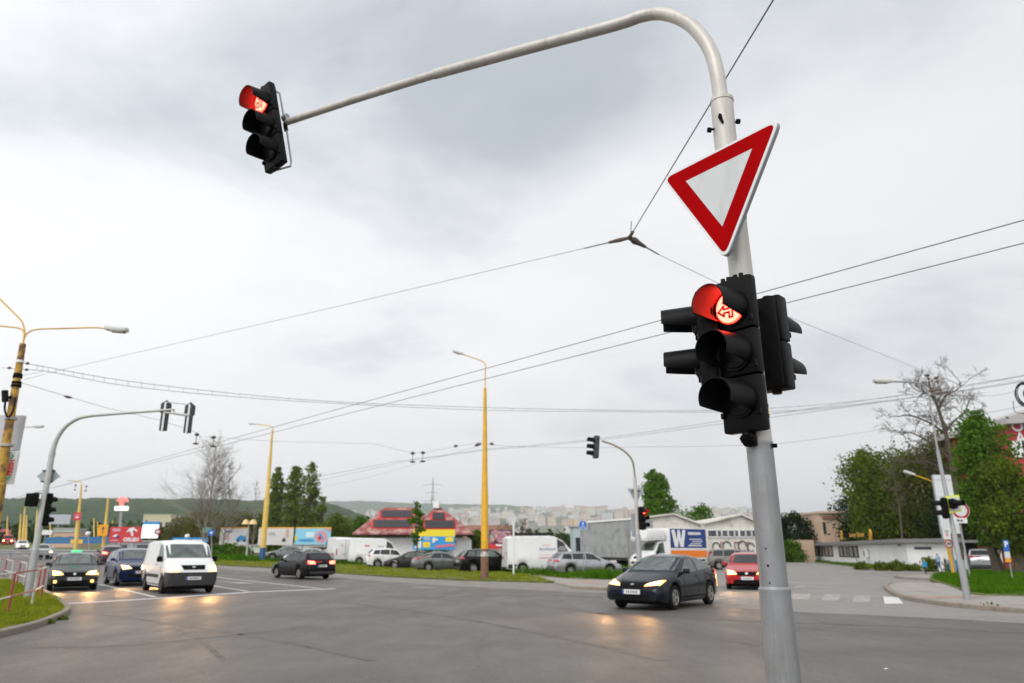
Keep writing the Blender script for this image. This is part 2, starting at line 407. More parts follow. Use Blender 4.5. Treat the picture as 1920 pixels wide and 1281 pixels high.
M = dict(
    ground=mat('ground_earth', (0.13, 0.14, 0.07), 0.95, var=0.35, scale=0.2),
    asphalt=asphalt('asphalt', (0.106, 0.094, 0.083), 0.56),
    asphalt2=asphalt('asphalt_pale', (0.215, 0.20, 0.185), 0.68, 0.12),
    gutter=mat('gutter', (0.205, 0.185, 0.165), 0.8, var=0.2, scale=1.5, bump=0.2),
    paving=mat('paving', (0.30, 0.275, 0.25), 0.85, var=0.12, scale=1.2, bump=0.2, dirt=(0.22, 0.2, 0.175), dscale=0.9),
    redpave=mat('red_paving', (0.33, 0.22, 0.19), 0.85, var=0.2, scale=4),
    kerb=mat('kerb_stone', (0.25, 0.21, 0.175), 0.85, var=0.2, scale=3, bump=0.3, dirt=(0.18, 0.17, 0.12), dscale=3),
    paint=mat('road_paint', (0.62, 0.61, 0.59), 0.7, var=0.1, scale=8, dirt=(0.33, 0.32, 0.3), dscale=7, dlo=0.5, dhi=0.7),
    oldpaint=mat('road_paint_worn', (0.36, 0.34, 0.32), 0.7, var=0.1, scale=8, dirt=(0.20, 0.185, 0.17), dscale=4, dlo=0.44, dhi=0.62),
    soil=mat('verge_soil', (0.095, 0.115, 0.018), 0.95, var=0.4, scale=1.2, dirt=(0.14, 0.11, 0.06), dscale=1.3, dlo=0.5, dhi=0.62),
    grass=leafmat('grass_blade', (0.11, 0.165, 0.008), (0.36, 0.39, 0.035), 2.2, 0.35),
    grassdark=leafmat('grass_blade_lush', (0.03, 0.095, 0.005), (0.11, 0.235, 0.012), 1.6, 0.35),
    polegrey=mat('galvanised_steel', (0.33, 0.335, 0.345), 0.45, 0.35, var=0.07, scale=5, bump=0.05, bscale=90),
    mastgrey=mat('mast_galvanised', (0.27, 0.275, 0.285), 0.42, 0.35, var=0.09, scale=7, bump=0.08, bscale=70, dirt=(0.205, 0.20, 0.19), dscale=16, dlo=0.50, dhi=0.72, stretch=0.12),
    poleupper=mat('weathered_pole_paint', (0.52, 0.50, 0.46), 0.42, 0.15, var=0.08, scale=4, bump=0.06, bscale=60, dirt=(0.36, 0.33, 0.29), dscale=14, dlo=0.50, dhi=0.74, stretch=0.15),
    polegreen=mat('pale_mast_paint', (0.47, 0.48, 0.46), 0.5, 0.2, var=0.1, scale=3),
    yellow=mat('yellow_pole_paint', (0.66, 0.36, 0.012), 0.55, var=0.12, scale=2.2, dirt=(0.30, 0.15, 0.05), dscale=1.6, dlo=0.58, dhi=0.75),
    yellowpale=mat('faded_yellow_paint', (0.66, 0.44, 0.10), 0.6, var=0.12, scale=2.2, dirt=(0.42, 0.27, 0.10), dscale=1.6, dlo=0.58, dhi=0.8),
    tar=mat('tar_seam', (0.058, 0.050, 0.043), 0.6, var=0.2, scale=4, dirt=(0.108, 0.095, 0.083), dscale=2.2, dlo=0.40, dhi=0.56),
    rustyellow=mat('yellow_paint_rusting', (0.50, 0.29, 0.03), 0.6, var=0.2, scale=2.5, dirt=(0.13, 0.065, 0.03), dscale=3.2, dlo=0.46, dhi=0.62),
    rust=mat('rusty_steel', (0.19, 0.10, 0.06), 0.8, var=0.3, scale=5),
    lampgrey=mat('lamp_housing', (0.60, 0.60, 0.58), 0.5, var=0.06),
    lampglass=mat('lamp_lens', (0.35, 0.34, 0.30), 0.2, var=0.05),
    black=mat('black_plastic', (0.0035, 0.0035, 0.004), 0.46, var=0.2, scale=9, spec=0.13, dirt=(0.010, 0.0097, 0.0092), dscale=7, dlo=0.5, dhi=0.78),
    blackmatt=mat('black_matt', (0.004, 0.004, 0.0045), 0.8, var=0.2, spec=0.12),
    visorglow=mat('visor_inside_painted_glow', (0.045, 0.012, 0.011), 0.5, var=0.1, spec=0.3),  # black lining tinted red: the lit lens's glow is put into its colour
    backplate=mat('signal_grey', (0.035, 0.037, 0.04), 0.55, var=0.2),
    deadlens=mat('dark_lens', (0.006, 0.006, 0.0065), 0.35, var=0.1, spec=.25),
    redlens=emis('lit_red_lens', (1.0, 0.046, 0.030), 17.0),
    redglow=emis('lit_red_lens_edge', (1.0, 0.022, 0.010), 12.0),
    signred=mat('sign_red_film', (0.35, 0.0, 0.001), 0.6, var=0.06, scale=5, spec=.03),
    signwhite=mat('sign_white_film', (0.58, 0.60, 0.61), 0.45, var=0.02, scale=3, spec=.3, dirt=(0.53, 0.545, 0.55), dscale=6, stretch=.3),
    signrim=mat('sign_rim', (0.72, 0.73, 0.74), 0.4, var=0.03),
    signback=mat('sign_back', (0.33, 0.36, 0.38), 0.5, 0.3, var=0.08, scale=4),
    signblue=mat('sign_blue', (0.012, 0.13, 0.52), 0.4, var=0.05),
    signyellow=mat('sign_fluo_yellow', (0.72, 0.80, 0.03), 0.4, var=0.04),
    signorange=mat('sign_orange', (0.85, 0.33, 0.01), 0.5, var=0.05),
    white=mat('white_paint', (0.78, 0.78, 0.77), 0.4, var=0.04, scale=2),
    cable=mat('cable', (0.07, 0.07, 0.07), 0.6, var=0.1),
    cablepale=mat('cable_pale', (0.22, 0.22, 0.23), 0.5, var=0.1),
    insul=mat('insulator', (0.10, 0.07, 0.055), 0.5, var=0.3, scale=20),
    tyre=mat('tyre_rubber', (0.008, 0.008, 0.008), 0.8, var=0.2, spec=.2),
    rim=mat('alloy_rim', (0.42, 0.40, 0.37), 0.35, 0.6, var=0.15),
    rimdark=mat('dark_rim', (0.10, 0.10, 0.10), 0.4, 0.5, var=0.15),
    glass=mat('car_glass', (0.008, 0.010, 0.010), 0.06, var=0.3, scale=2, spec=0.6),
    glassclear=mat('car_glass_pale', (0.07, 0.09, 0.083), 0.07, var=0.6, scale=3, spec=0.9),
    trim=mat('black_trim', (0.004, 0.004, 0.0045), 0.75, var=0.2, spec=.12),
    greytrim=mat('grey_bumper_plastic', (0.026, 0.026, 0.027), 0.65, var=0.2),
    chrome=mat('chrome', (0.6, 0.6, 0.6), 0.15, 0.9, var=0.05),
    plate=mat('number_plate', (0.72, 0.72, 0.70), 0.4, var=0.04),
    plateblue=mat('plate_band', (0.02, 0.08, 0.4), 0.4),
    ink=mat('ink', (0.05, 0.05, 0.06), 0.6),
    lamplit=emis('headlamp_lit', (1.0, 0.50, 0.14), 3.0),
    lampcore=emis('headlamp_core', (1.0, 0.72, 0.38), 12.0),
    lampoff=mat('headlamp_glass', (0.55, 0.56, 0.56), 0.1, 0.2, var=0.2),
    taillit=emis('tail_lamp_lit', (1.0, 0.16, 0.10), 5.0),
    taillamp=mat('tail_lamp_red', (0.40, 0.015, 0.02), 0.15, var=0.1),
    indic=emis('indicator_lit', (1.0, 0.45, 0.08), 4.0),
    bark=mat('bark', (0.085, 0.066, 0.048), 0.9, var=0.3, scale=5, bump=0.3),
    barkpale=mat('bark_pale', (0.25, 0.22, 0.18), 0.9, var=0.3, scale=5),
    concrete=mat('concrete', (0.42, 0.41, 0.39), 0.85, var=0.12, scale=1.0, bump=0.1),
)
# ================================================================== SETTING
def lines(a, b, fine, coarse, lo, hi):
    x, L = lo, []
    while x < hi:
        L.append(x); x += fine if a <= x < b else coarse
    L.append(hi); return L
XS = lines(-120, 60, 6, 40, -800, 800)
YS = lines(0, 150, 6, 50, -100, 1500)
g = MB()
vs = [(x, y, terr(x, y)) for y in YS for x in XS]
nx = len(XS)
g.add(vs, [(j * nx + i, j * nx + i + 1, (j + 1) * nx + i + 1, (j + 1) * nx + i) for j in range(len(YS) - 1) for i in range(nx - 1)], M['ground'])
# the sheet runs on to the horizon on every side
zz = lambda x, y: terr(x, y)
for (x0, x1, y0, y1) in ((-9000, -800, -3000, 9000), (800, 9000, -3000, 9000), (-800, 800, 1500, 9000), (-800, 800, -3000, -100)):
    k = 6
    for i in range(k):
        for j in range(k):
            xa, xb = x0 + (x1 - x0) * i / k, x0 + (x1 - x0) * (i + 1) / k
            ya, yb = y0 + (y1 - y0) * j / k, y0 + (y1 - y0) * (j + 1) / k
            g.quad((xa, ya, zz(max(xa, -800), ya)), (xb, ya, zz(max(xb, -800), ya)), (xb, yb, zz(max(xb, -800), yb)), (xa, yb, zz(max(xa, -800), yb)), M['ground'])
struct(g, 'ground')

def sheet_mb(poly, mat_, off, mb=None):
    """flat polygon laid on the ground: cut along the ground's grid lines, then lifted to it"""
    bm = bmesh.new()
    bm.faces.new([bm.verts.new((p[0], p[1], 0)) for p in poly])
    xs = [p[0] for p in poly]; ys = [p[1] for p in poly]
    if min(xs) < -6 and max(ys) > 36:
        for X in XS:
            if min(xs) < X < max(xs):
                bmesh.ops.bisect_plane(bm, geom=bm.verts[:] + bm.edges[:] + bm.faces[:], plane_co=(X, 0, 0), plane_no=(1, 0, 0))
        for Y in YS:
            if min(ys) < Y < max(ys):
                bmesh.ops.bisect_plane(bm, geom=bm.verts[:] + bm.edges[:] + bm.faces[:], plane_co=(0, Y, 0), plane_no=(0, 1, 0))
    bm.normal_update()
    for f in bm.faces:
        if f.normal.z < 0: f.normal_flip()
    bm.verts.index_update()
    mb = mb or MB()
    mb.add([(v.co.x, v.co.y, terr(v.co.x, v.co.y) + off) for v in bm.verts], [[v.index for v in f.verts] for f in bm.faces], mat_)
    bm.free()
    return mb
def slab(poly, mat_, h, name, skirt=None):
    """raised sheet with a skirt round it"""
    mb = sheet_mb(poly, mat_, h)
    n = len(poly)
    for i in range(n):
        a, b = poly[i], poly[(i + 1) % n]
        k = max(1, int(hypot(a[0] - b[0], a[1] - b[1]) / 3))
        for j in range(k):
            p = [a[0] + (b[0] - a[0]) * j / k, a[1] + (b[1] - a[1]) * j / k]; q = [a[0] + (b[0] - a[0]) * (j + 1) / k, a[1] + (b[1] - a[1]) * (j + 1) / k]
            tp, tq = terr(*p), terr(*q)
            mb.quad((p[0], p[1], tp - .05), (q[0], q[1], tq - .05), (q[0], q[1], tq + h), (p[0], p[1], tp + h), skirt or mat_)
    return struct(mb, name)
def gp(pts): return [tuple(G(*p)[:2]) for p in pts]
def smooth_line(pts, k=4):
    out_ = []
    n = len(pts)
    for i in range(n - 1):
        p0, p1, p2, p3 = pts[max(0, i - 1)], pts[i], pts[i + 1], pts[min(n - 1, i + 2)]
        for j in range(k):
            t = j / k
            out_.append(tuple(0.5 * (2 * p1[d] + (p2[d] - p0[d]) * t + (2 * p0[d] - 5 * p1[d] + 4 * p2[d] - p3[d]) * t * t + (3 * p1[d] - p0[d] - 3 * p2[d] + p3[d]) * t ** 3) for d in range(len(p1))))
    out_.append(tuple(pts[-1])); return out_
def kerb(pts, width=0.16, h=0.13, m=None, name='kerb'):
    """row of kerb stones with open joints along a line on the ground"""
    mb = MB(); m = m or M['kerb']
    seg = []
    for i in range(len(pts) - 1):
        a, b = Vector(pts[i]), Vector(pts[i + 1])
        L = (b - a).length
        if L < 1e-4: continue
        d = (b - a) / L; nrm = Vector((-d.y, d.x))
        for s_ in (0,):
            za, zb = terr(*a), terr(*b)
            A, B, Cc, Dd = a - nrm * width / 2, a + nrm * width / 2, b + nrm * width / 2, b - nrm * width / 2
            e = 0.012
            v = [(A.x, A.y, za - .05), (B.x, B.y, za - .05), (Cc.x, Cc.y, zb - .05), (Dd.x, Dd.y, zb - .05),
                 (A.x, A.y, za + h - e * 2), (B.x, B.y, za + h - e * 2), (Cc.x, Cc.y, zb + h - e * 2), (Dd.x, Dd.y, zb + h - e * 2)]
            A2, B2, C2, D2 = a - nrm * (width / 2 - e * 2), a + nrm * (width / 2 - e * 2), b + nrm * (width / 2 - e * 2), b - nrm * (width / 2 - e * 2)
            v += [(A2.x, A2.y, za + h), (B2.x, B2.y, za + h), (C2.x, C2.y, zb + h), (D2.x, D2.y, zb + h)]
            mb.add(v, [(0, 1, 5, 4), (1, 2, 6, 5), (2, 3, 7, 6), (3, 0, 4, 7), (4, 5, 9, 8), (5, 6, 10, 9), (6, 7, 11, 10), (7, 4, 8, 11), (8, 9, 10, 11)], m)
    return struct(mb, name)
def resample(pts, step):
    out_ = [Vector(pts[0])]; acc = 0
    for i in range(len(pts) - 1):
        a, b = Vector(pts[i]), Vector(pts[i + 1]); L = (b - a).length
        d = step - acc
        while d < L:
            out_.append(a + (b - a) * d / L); d += step
        acc = L - (d - step)
    out_.append(Vector(pts[-1])); return [tuple(p) for p in out_]

# road: one asphalt sheet over the whole junction, its branches and the car park behind the verge
road = sheet_mb([(-230, -14), (110, -14), (110, 130), (40, 170), (-230, 250)], M['asphalt'], 0.006)
struct(road, 'road')
side = sheet_mb(gp([(1338, 1139), (1420, 1143), (1500, 1149), (1620, 1154), (1760, 1161), (1920, 1170), (2150, 1180), (2150, 1062), (1700, 1050), (1420, 1049), (1330, 1052), (1225, 1068), (1225, 1092), (1330, 1112)]), M['asphalt2'], 0.010)
struct(side, 'side_street')
gut = sheet_mb(gp([(380, 1059.5), (520, 1066.5), (625, 1075.5), (730, 1083), (860, 1089.5), (1040, 1094), (1074, 1104), (1160, 1110), (1160, 1114), (1074, 1111), (860, 1100), (730, 1092), (625, 1083), (520, 1074), (380, 1066)]), M['gutter'], 0.010)
struct(gut, 'gutter')

# left corner: grass behind a kerb
front = smooth_line([G(-120, 1222)[:2], G(-60, 1208)[:2], G(0, 1194)[:2], G(62, 1178)[:2], G(108, 1160)[:2], G(125, 1149)[:2], G(121, 1139)[:2], G(98, 1122)[:2], G(68, 1107)[:2], G(30, 1094)[:2], G(-40, 1080)[:2], G(-160, 1066)[:2]], 5)
corner_poly = [tuple(p) for p in front] + [tuple(G(-400, 1080)[:2]), tuple(G(-500, 1180)[:2])]
slab(corner_poly, M['soil'], 0.09, 'corner_verge')
kerb(resample(front, 0.9))
# long verge between the road and the car park
P1 = gp([(380, 1059), (520, 1066), (625, 1075), (730, 1082.5), (860, 1089), (1000, 1093), (1040, 1093.5), (1005, 1084), (965, 1077.5), (900, 1070), (700, 1062), (500, 1055), (380, 1052)])
slab(P1, M['soil'], 0.08, 'grass_verge')
P2 = gp([(380, 1052), (500, 1055), (700, 1062), (900, 1070), (965, 1077.5), (1070, 1087), (1150, 1089.5), (1188, 1084), (1190, 1072), (1060, 1066), (900, 1060.5), (700, 1053.5), (500, 1047.5), (380, 1044)])
slab(P2, M['soil'], 0.075, 'rough_verge')
slab(gp([(968, 1078.5), (1008, 1085), (1042, 1094.5), (1073, 1103), (1162, 1107.5), (1175, 1099), (1160, 1090.5), (1070, 1088)]), M['paving'], 0.07, 'pavement')
struct(sheet_mb(gp([(1082, 1090.5), (1112, 1091.5), (1128, 1098), (1094, 1097)]), M['redpave'], 0.074), 'tactile_paving')
kerb(resample(gp([(1072, 1104.5), (1110, 1106.5), (1162, 1109)]), 1.0), 0.2, 0.13)
# right corner: pavement, kerb and grass
rk = smooth_line([G(2100, 1164)[:2], G(1920, 1150.5)[:2], G(1850, 1145)[:2], G(1780, 1138)[:2], G(1720, 1129)[:2], G(1688, 1121)[:2], G(1668, 1110)[:2], G(1662, 1101)[:2], G(1672, 1097)[:2]], 5)
slab([tuple(p) for p in rk] + gp([(1700, 1096), (1760, 1097), (1900, 1090), (2100, 1090)]), M['paving'], 0.09, 'pavement')
kerb(resample(rk, 0.9), 0.2, 0.14)
struct(sheet_mb(gp([(1700, 1121), (1735, 1128), (1800, 1127), (1850, 1122.5), (1790, 1122), (1735, 1123.5)]), M['redpave'], 0.095), 'tactile_paving')
rg = smooth_line([G(2100, 1127)[:2], G(1920, 1123)[:2], G(1850, 1122)[:2], G(1815, 1118)[:2], G(1795, 1108)[:2], G(1770, 1099)[:2], G(1744, 1090)[:2], G(1758, 1080)[:2], G(1790, 1075)[:2]], 4)
slab([tuple(p) for p in rg] + gp([(1920, 1070), (2100, 1068)]), M['soil'], 0.13, 'corner_lawn')
isl = smooth_line([G(1750, 1089)[:2], G(1700, 1086.5)[:2], G(1681, 1084)[:2], G(1684, 1081.5)[:2], G(1710, 1081)[:2], G(1755, 1080)[:2]], 4)
slab([tuple(p) for p in isl], M['paving'], 0.10, 'pavement')
kerb(resample(isl, 1.0), 0.2, 0.13)
# grass in front of and beside the low white building
slab(gp([(1520, 1053.5), (1600, 1063.5), (1640, 1069), (1720, 1070.5), (1800, 1068), (1800, 1063), (1700, 1064), (1640, 1063), (1600, 1059), (1520, 1051)]), M['soil'], 0.06, 'grass_strip')
slab(gp([(1430, 1050.5), (1530, 1051.5), (1530, 1047.5), (1430, 1046.5)]), M['soil'], 0.06, 'grass_strip')
# far roadside land on the left, beyond the barrier
slab([tuple(at(-260, 150)[:2]), tuple(at(40, 118)[:2]), tuple(at(330, 92)[:2]), tuple(at(420, 92)[:2]), tuple(at(560, 96)[:2]), tuple(at(640, 130)[:2]), tuple(at(500, 240)[:2]), tuple(at(-260, 246)[:2])], M['soil'], 0.1, 'roadside_land')

def mark(pts, w_, m='paint', off=0.012):
    """painted line along pixels of the road"""
    q = [Vector(G(*p)[:2]) for p in pts]
    mb = MB()
    for i in range(len(q) - 1):
        d = (q[i + 1] - q[i]).normalized(); nrm = Vector((-d.y, d.x)) * w_ / 2
        sheet_mb([q[i] - nrm, q[i + 1] - nrm, q[i + 1] + nrm, q[i] + nrm], M[m], off, mb)
    return struct(mb, 'road_marking')
mark([(112, 1133.5), (300, 1122.5)], 0.40)
mark([(300, 1122.5), (470, 1111), (628, 1104.5)], 0.40)
mark([(186, 1096), (292, 1120.5)], 0.16)
mark([(398, 1099), (466, 1109.5)], 0.16)
mark([(398, 1081.5), (600, 1104)], 0.16)
mark([(402, 1089.5), (462, 1094.5)], 0.22, 'oldpaint')
mark([(440, 1092.2), (466, 1095.2)], 0.75, 'oldpaint', 0.016)
mark([(408, 1078), (470, 1084)], 0.14, 'oldpaint')
mark([(776, 1101), (812, 1102.5)], 0.5, 'oldpaint')
mark([(131, 1109.5), (142, 1110.5)], 0.35, 'oldpaint')
mark([(0, 1052), (60, 1060)], 0.16, 'oldpaint')
mark([(-40, 1040), (70, 1052)], 0.16, 'oldpaint')
for a, b in (((1335, 1125), (1385, 1117)), ((1375, 1133), (1400, 1131)), ((1485, 1104), (1512, 1098)), ((1488, 1093), (1510, 1091.5))):
    mark([a, b], 0.25, 'oldpaint', 0.016)
for (x0, x1, y0, y1) in ((1346, 1374, 1111, 1119), (1480, 1520, 1113.5, 1125.5), (1539, 1576, 1115, 1127.5), (1596, 1633, 1117.5, 1131)):
    s_ = struct(sheet_mb(gp([(x0 + 8, y0), (x1, y0 + 1), (x1 - 3, y1), (x0, y1 - .5)]), M['oldpaint'], 0.016), 'road_marking')
struct(sheet_mb(gp([(1656, 1119.5), (1684, 1121), (1694, 1133), (1659, 1133.5)]), M['paint'], 0.016), 'road_marking')
# tar seams and worn tyre arcs across the junction
for pts, w_ in (([(150, 1150), (230, 1158), (330, 1172), (520, 1202), (700, 1240)], .16), ([(620, 1128), (800, 1150), (1010, 1188), (1250, 1240)], .2), ([(700, 1118), (960, 1132), (1180, 1160), (1420, 1212)], .14), ([(330, 1180), (380, 1205), (420, 1240)], .10), ([(1100, 1150), (1400, 1165), (1700, 1176), (1980, 1192)], .25), ([(60, 1215), (220, 1212), (400, 1196), (560, 1178)], .09), ([(860, 1106), (1000, 1113), (1130, 1122)], .22)):
    mark(smooth_line(pts, 5), w_, 'tar', .009)
mark([(1378, 1122), (1440, 1124), (1600, 1127.5), (1656, 1126)], 0.10, 'oldpaint')
mark([(1360, 1109), (1410, 1109), (1490, 1112)], 0.10, 'oldpaint')

# ------------------------------------------------------------------ far hills
def hillmesh(name, label, x0, x1, prof, Y0, Y1, zfoot, m, nx=220, ny=26, amp=5.0, sc=0.02):
    """wooded ridge: prof gives the photo row of its top at a column"""
    mb = MB(); vs = []
    for j in range(ny):
        t = j / (ny - 1); Y = Y0 + (Y1 - Y0) * t
        for i in range(nx):
            px = x0 + (x1 - x0) * i / (nx - 1)
            top = (1030 - prof(px)) / 1397 * Y1 + 1.6
            p = at(px, Y)
            z = zfoot + (top - zfoot) * (t ** 0.8)
            z += amp * t * (noise.noise(Vector((p.x * sc, p.y * sc, 0))) + 0.6 * noise.noise(Vector((p.x * sc * 3.1, p.y * sc * 3.1, 5))) + .5 * noise.noise(Vector((p.x * sc * 8, p.y * sc * 8, 9))))
            vs.append((p.x, p.y, z))
    base = len(vs)
    for i in range(nx):
        x, y, z = vs[(ny - 1) * nx + i]; vs.append((x, y + (Y1 - Y0) * 1.2, zfoot))
    mb.add(vs, [(j * nx + i, j * nx + i + 1, (j + 1) * nx + i + 1, (j + 1) * nx + i) for j in range(ny) for i in range(nx - 1)], m, True)
    return struct(mb, name)
forest = mat('far_forest', (0.036, 0.062, 0.030), 0.95, var=0.75, scale=0.16, dirt=(0.085, 0.12, 0.050), dscale=0.06, dlo=0.50, dhi=0.68, spec=.1)
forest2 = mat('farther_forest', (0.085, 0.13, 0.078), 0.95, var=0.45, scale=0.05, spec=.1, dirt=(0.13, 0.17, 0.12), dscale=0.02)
town = mat('town_slope', (0.13, 0.16, 0.11), 0.95, var=0.4, scale=0.014, spec=.1, dirt=(0.26, 0.25, 0.22), dscale=0.008, dlo=0.45, dhi=0.6)
def interp(pts):
    def f(x):
        if x <= pts[0][0]: return pts[0][1]
        for (a, b), (c, d) in zip(pts, pts[1:]):
            if x <= c: return b + (d - b) * (x - a) / (c - a)
        return pts[-1][1]
    return f
hillmesh('wooded_hill', '', -420, 780, interp([(-420, 936), (0, 938), (120, 937), (250, 937), (360, 938), (470, 940), (560, 941), (610, 945), (660, 962), (720, 985), (780, 1005)]), 420, 1150, 4.0, forest, amp=4.0, sc=0.03)
hillmesh('ridge', '', 560, 1000, interp([(560, 944), (640, 941), (700, 941.5), (760, 945), (840, 947), (940, 948), (1000, 952)]), 3200, 4600, 30, forest2, nx=120, amp=6, sc=0.01)
hillmesh('town_hillside', '', 560, 2100, interp([(560, 968), (700, 967), (800, 963), (880, 960), (1000, 959), (1150, 959), (1300, 960), (1420, 962), (1550, 965), (1800, 960), (2100, 962)]), 1300, 2900, 10.0, town, nx=160, ny=20, amp=6, sc=0.008)

# ------------------------------------------------------------------ town on the hillside
WALLS = [('pale cream', (0.62, 0.58, 0.52)), ('white', (0.64, 0.64, 0.63)), ('salmon', (0.56, 0.46, 0.40)), ('pale grey', (0.53, 0.54, 0.55)), ('pink', (0.56, 0.49, 0.46)), ('ash grey', (0.55, 0.55, 0.53)), ('sand coloured', (0.60, 0.53, 0.45))]
FAC = [facade('panel_facade_%s' % n.replace(' ', '_'), c, [x * 0.55 for x in c]) for n, c in WALLS]
ROOF = mat('flat_roof', (0.30, 0.29, 0.28), 0.9, var=0.15, scale=0.2)
tproto = interp([(560, 968), (700, 967), (800, 963), (880, 960), (1000, 959), (1150, 959), (1300, 960), (1420, 962), (1550, 965), (2100, 962)])
def town_z(px, Y):
    t = (Y - 1300) / 1600
    top = (1030 - tproto(px)) / 1397 * 2900 + 1.6
    return 10 + (top - 10) * max(0, t) ** 0.8
def block(px, Y, w_, h_, k, where, dpt=14, yaw=0.0):
    p = at(px, Y); z = town_z(px, Y) - 6
    mb = MB(); mb.box((0, 0, h_ / 2 + 3), (w_, dpt, h_ + 6), FAC[k])
    o = mb.build('apartment_block')
    o.location = (p.x, p.y, z); o.rotation_euler = (0, 0, yaw)
    nm = WALLS[k][0]
    tag(o, '%s panel apartment block %s' % (nm, where), 'building', 'apartment blocks on the far hillside')
    r = MB(); r.box((0, 0, h_ + 6 + .4), (w_ + .6, dpt + .6, .8), ROOF); r.box((w_ * .2, 0, h_ + 6 + 2.2), (5, 5, 2.8), FAC[k])
    r.build('roof', o)
    return o
RT = random.Random(21)
zones = [(612, 705, 'above the bushes left of the red roofed house'), (834, 900, 'behind the red roofed house and yellow pole'), (905, 1000, 'behind the bare dark tree'), (1002, 1095, 'above the white van with roof rack'), (1098, 1190, 'above the grey trailer'), (1325, 1420, 'behind the white industrial hall')]
for (xa, xb, where) in zones:
    for Y in (1480, 1640, 1850, 2100, 2350, 2600, 2820):
        x = xa + RT.random() * 8
        while x < xb:
            big = RT.random()
            wpx = RT.choice((7, 10, 14, 18, 22)) * (1900 / Y) ** .5
            w_ = wpx / 1342 * Y * .96
            h_ = RT.choice((10, 13, 15, 19)) * (1.05 if Y < 2000 else 1)
            k = RT.randrange(len(WALLS)) if Y > 1800 else RT.choice((0, 2, 2, 4, 6, 1))
            if RT.random() < .70:
                block(x + wpx / 2, Y + RT.uniform(-60, 60), w_, h_, k, where, yaw=RT.uniform(-.2, .2))
            x += wpx + RT.choice((1, 2, 3, 8))
for (px, Y, w_, h_, k, wh) in ((1478, 1500, 22, 20, 4, 'above the dark bushes right of the signal mast'), (1505, 1500, 20, 26, 1, 'above the dark bushes right of the signal mast'), (1528, 1500, 24, 27, 4, 'left of the beige tower')):
    block(px, Y, w_, h_, k, wh)
# houses scattered on the wooded slope at the far left
for i, (px, py, Y) in enumerate(((2, 957, 1000), (24, 953, 1040), (36, 956, 1010), (61, 958, 1000), (72, 961, 980), (130, 962, 950), (100, 951, 1050))):
    p = P(px, py, Y); wd = 8
    mb = MB(); mb.box((0, 0, -3), (9, 8, 9), M['white'])
    r = MB(); r.prism([(-5.2, 0), (5.2, 0), (0, 3.6)], (0, -4.6, 1.5), (1, 0, 0), (0, 0, 1), 9.2, mat('cottage_roof_%d' % i, (0.34, 0.27, 0.24), 0.8))
    o = mb.build('cottage'); o.location = p
    tag(o, 'tiny pale cottage among the trees on the wooded hill', 'house', 'cottages on the wooded hill')
    r.build('roof', o)

# ------------------------------------------------------------------ trees
LEAF = dict(
    spring=leafmat('spring_leaves', (0.036, 0.066, 0.008), (0.165, 0.225, 0.03), 0.5, .33),
    bright=leafmat('bright_leaves', (0.032, 0.090, 0.008), (0.125, 0.235, 0.028), 0.6, .33),
    poplar=leafmat('poplar_leaves', (0.075, 0.11, 0.022), (0.20, 0.26, 0.055), 0.5),
    dark=leafmat('evergreen_leaves', (0.006, 0.016, 0.005), (0.022, 0.045, 0.012), 0.5, 0.15),
    olive=leafmat('olive_leaves', (0.032, 0.040, 0.011), (0.115, 0.125, 0.03), 0.45, .3),
    shoot=leafmat('young_shoots', (0.060, 0.062, 0.018), (0.17, 0.17, 0.045), 0.6),
    bud=leafmat('budding_leaves', (0.13, 0.13, 0.05), (0.24, 0.25, 0.09), 0.6),
    far=leafmat('far_leaves', (0.016, 0.032, 0.010), (0.055, 0.082, 0.022), 0.12, 0.2),
)
def leaf_quads(mb, c, spread, n, size, m, rng, flat=0.75):
    vs, fs = [], []
    for _ in range(n):
        p = Vector((rng.gauss(0, spread[0]), rng.gauss(0, spread[1]), rng.gauss(0, spread[2]))) + c
        a = Vector((rng.gauss(0, 1), rng.gauss(0, 1), rng.gauss(0, .6))).normalized()
        b = a.orthogonal().normalized(); b = (b * cos(rng.random() * 6.28) + a.cross(b) * sin(rng.random() * 6.28)).normalized()
        c2 = a.cross(b)
        s = size * rng.uniform(.6, 1.35)
        k = len(vs)
        vs += [p - b * s * .5, p + c2 * s * .32, p + b * s * .5, p - c2 * s * .32]
        fs.append((k, k + 1, k + 2, k + 3))
    mb.add(vs, fs, m)
def branches(mb, p, d, L, r, depth, rng, m, spread=0.7, up=0.25, seg=3, nb=3, tips=None, minr=0.012, ratio=0.66, wob=.13):
    pts = [Vector(p)]; dd = Vector(d)
    for i in range(seg):
        dd = (dd + Vector((rng.gauss(0, wob), rng.gauss(0, wob), rng.gauss(0, wob * .6) + up * .12))).normalized()
        pts.append(pts[-1] + dd * L / seg)
    r1 = max(minr, r * .62)
    mb.tube(pts, [max(minr, r + (r1 - r) * i / seg) for i in range(seg + 1)], m, 6 if r > .08 else (4 if r > .03 else 3), False)
    if depth <= 0:
        if tips is not None: tips.append(pts[-1])
        return
    for k in range(nb):
        a = dd.orthogonal().normalized(); ang = rng.random() * 6.28
        a = (a * cos(ang) + dd.cross(a) * sin(ang))
        nd = (dd + a * spread * rng.uniform(.6, 1.3) + Vector((0, 0, up * .5))).normalized()
        t = rng.uniform(.45, 1.0) if k else 1.0
        i = min(seg - 1, int(t * seg)); q = pts[i] + (pts[i + 1] - pts[i]) * (t * seg - i) if t < 1 else pts[-1]
        branches(mb, q, nd, L * ratio * rng.uniform(.75, 1.15), r1 * (.9 if k == 0 else .66), depth - 1, rng, m, spread, up, max(3 if wob > .2 else 2, seg - 1), nb, tips, minr, ratio, wob)
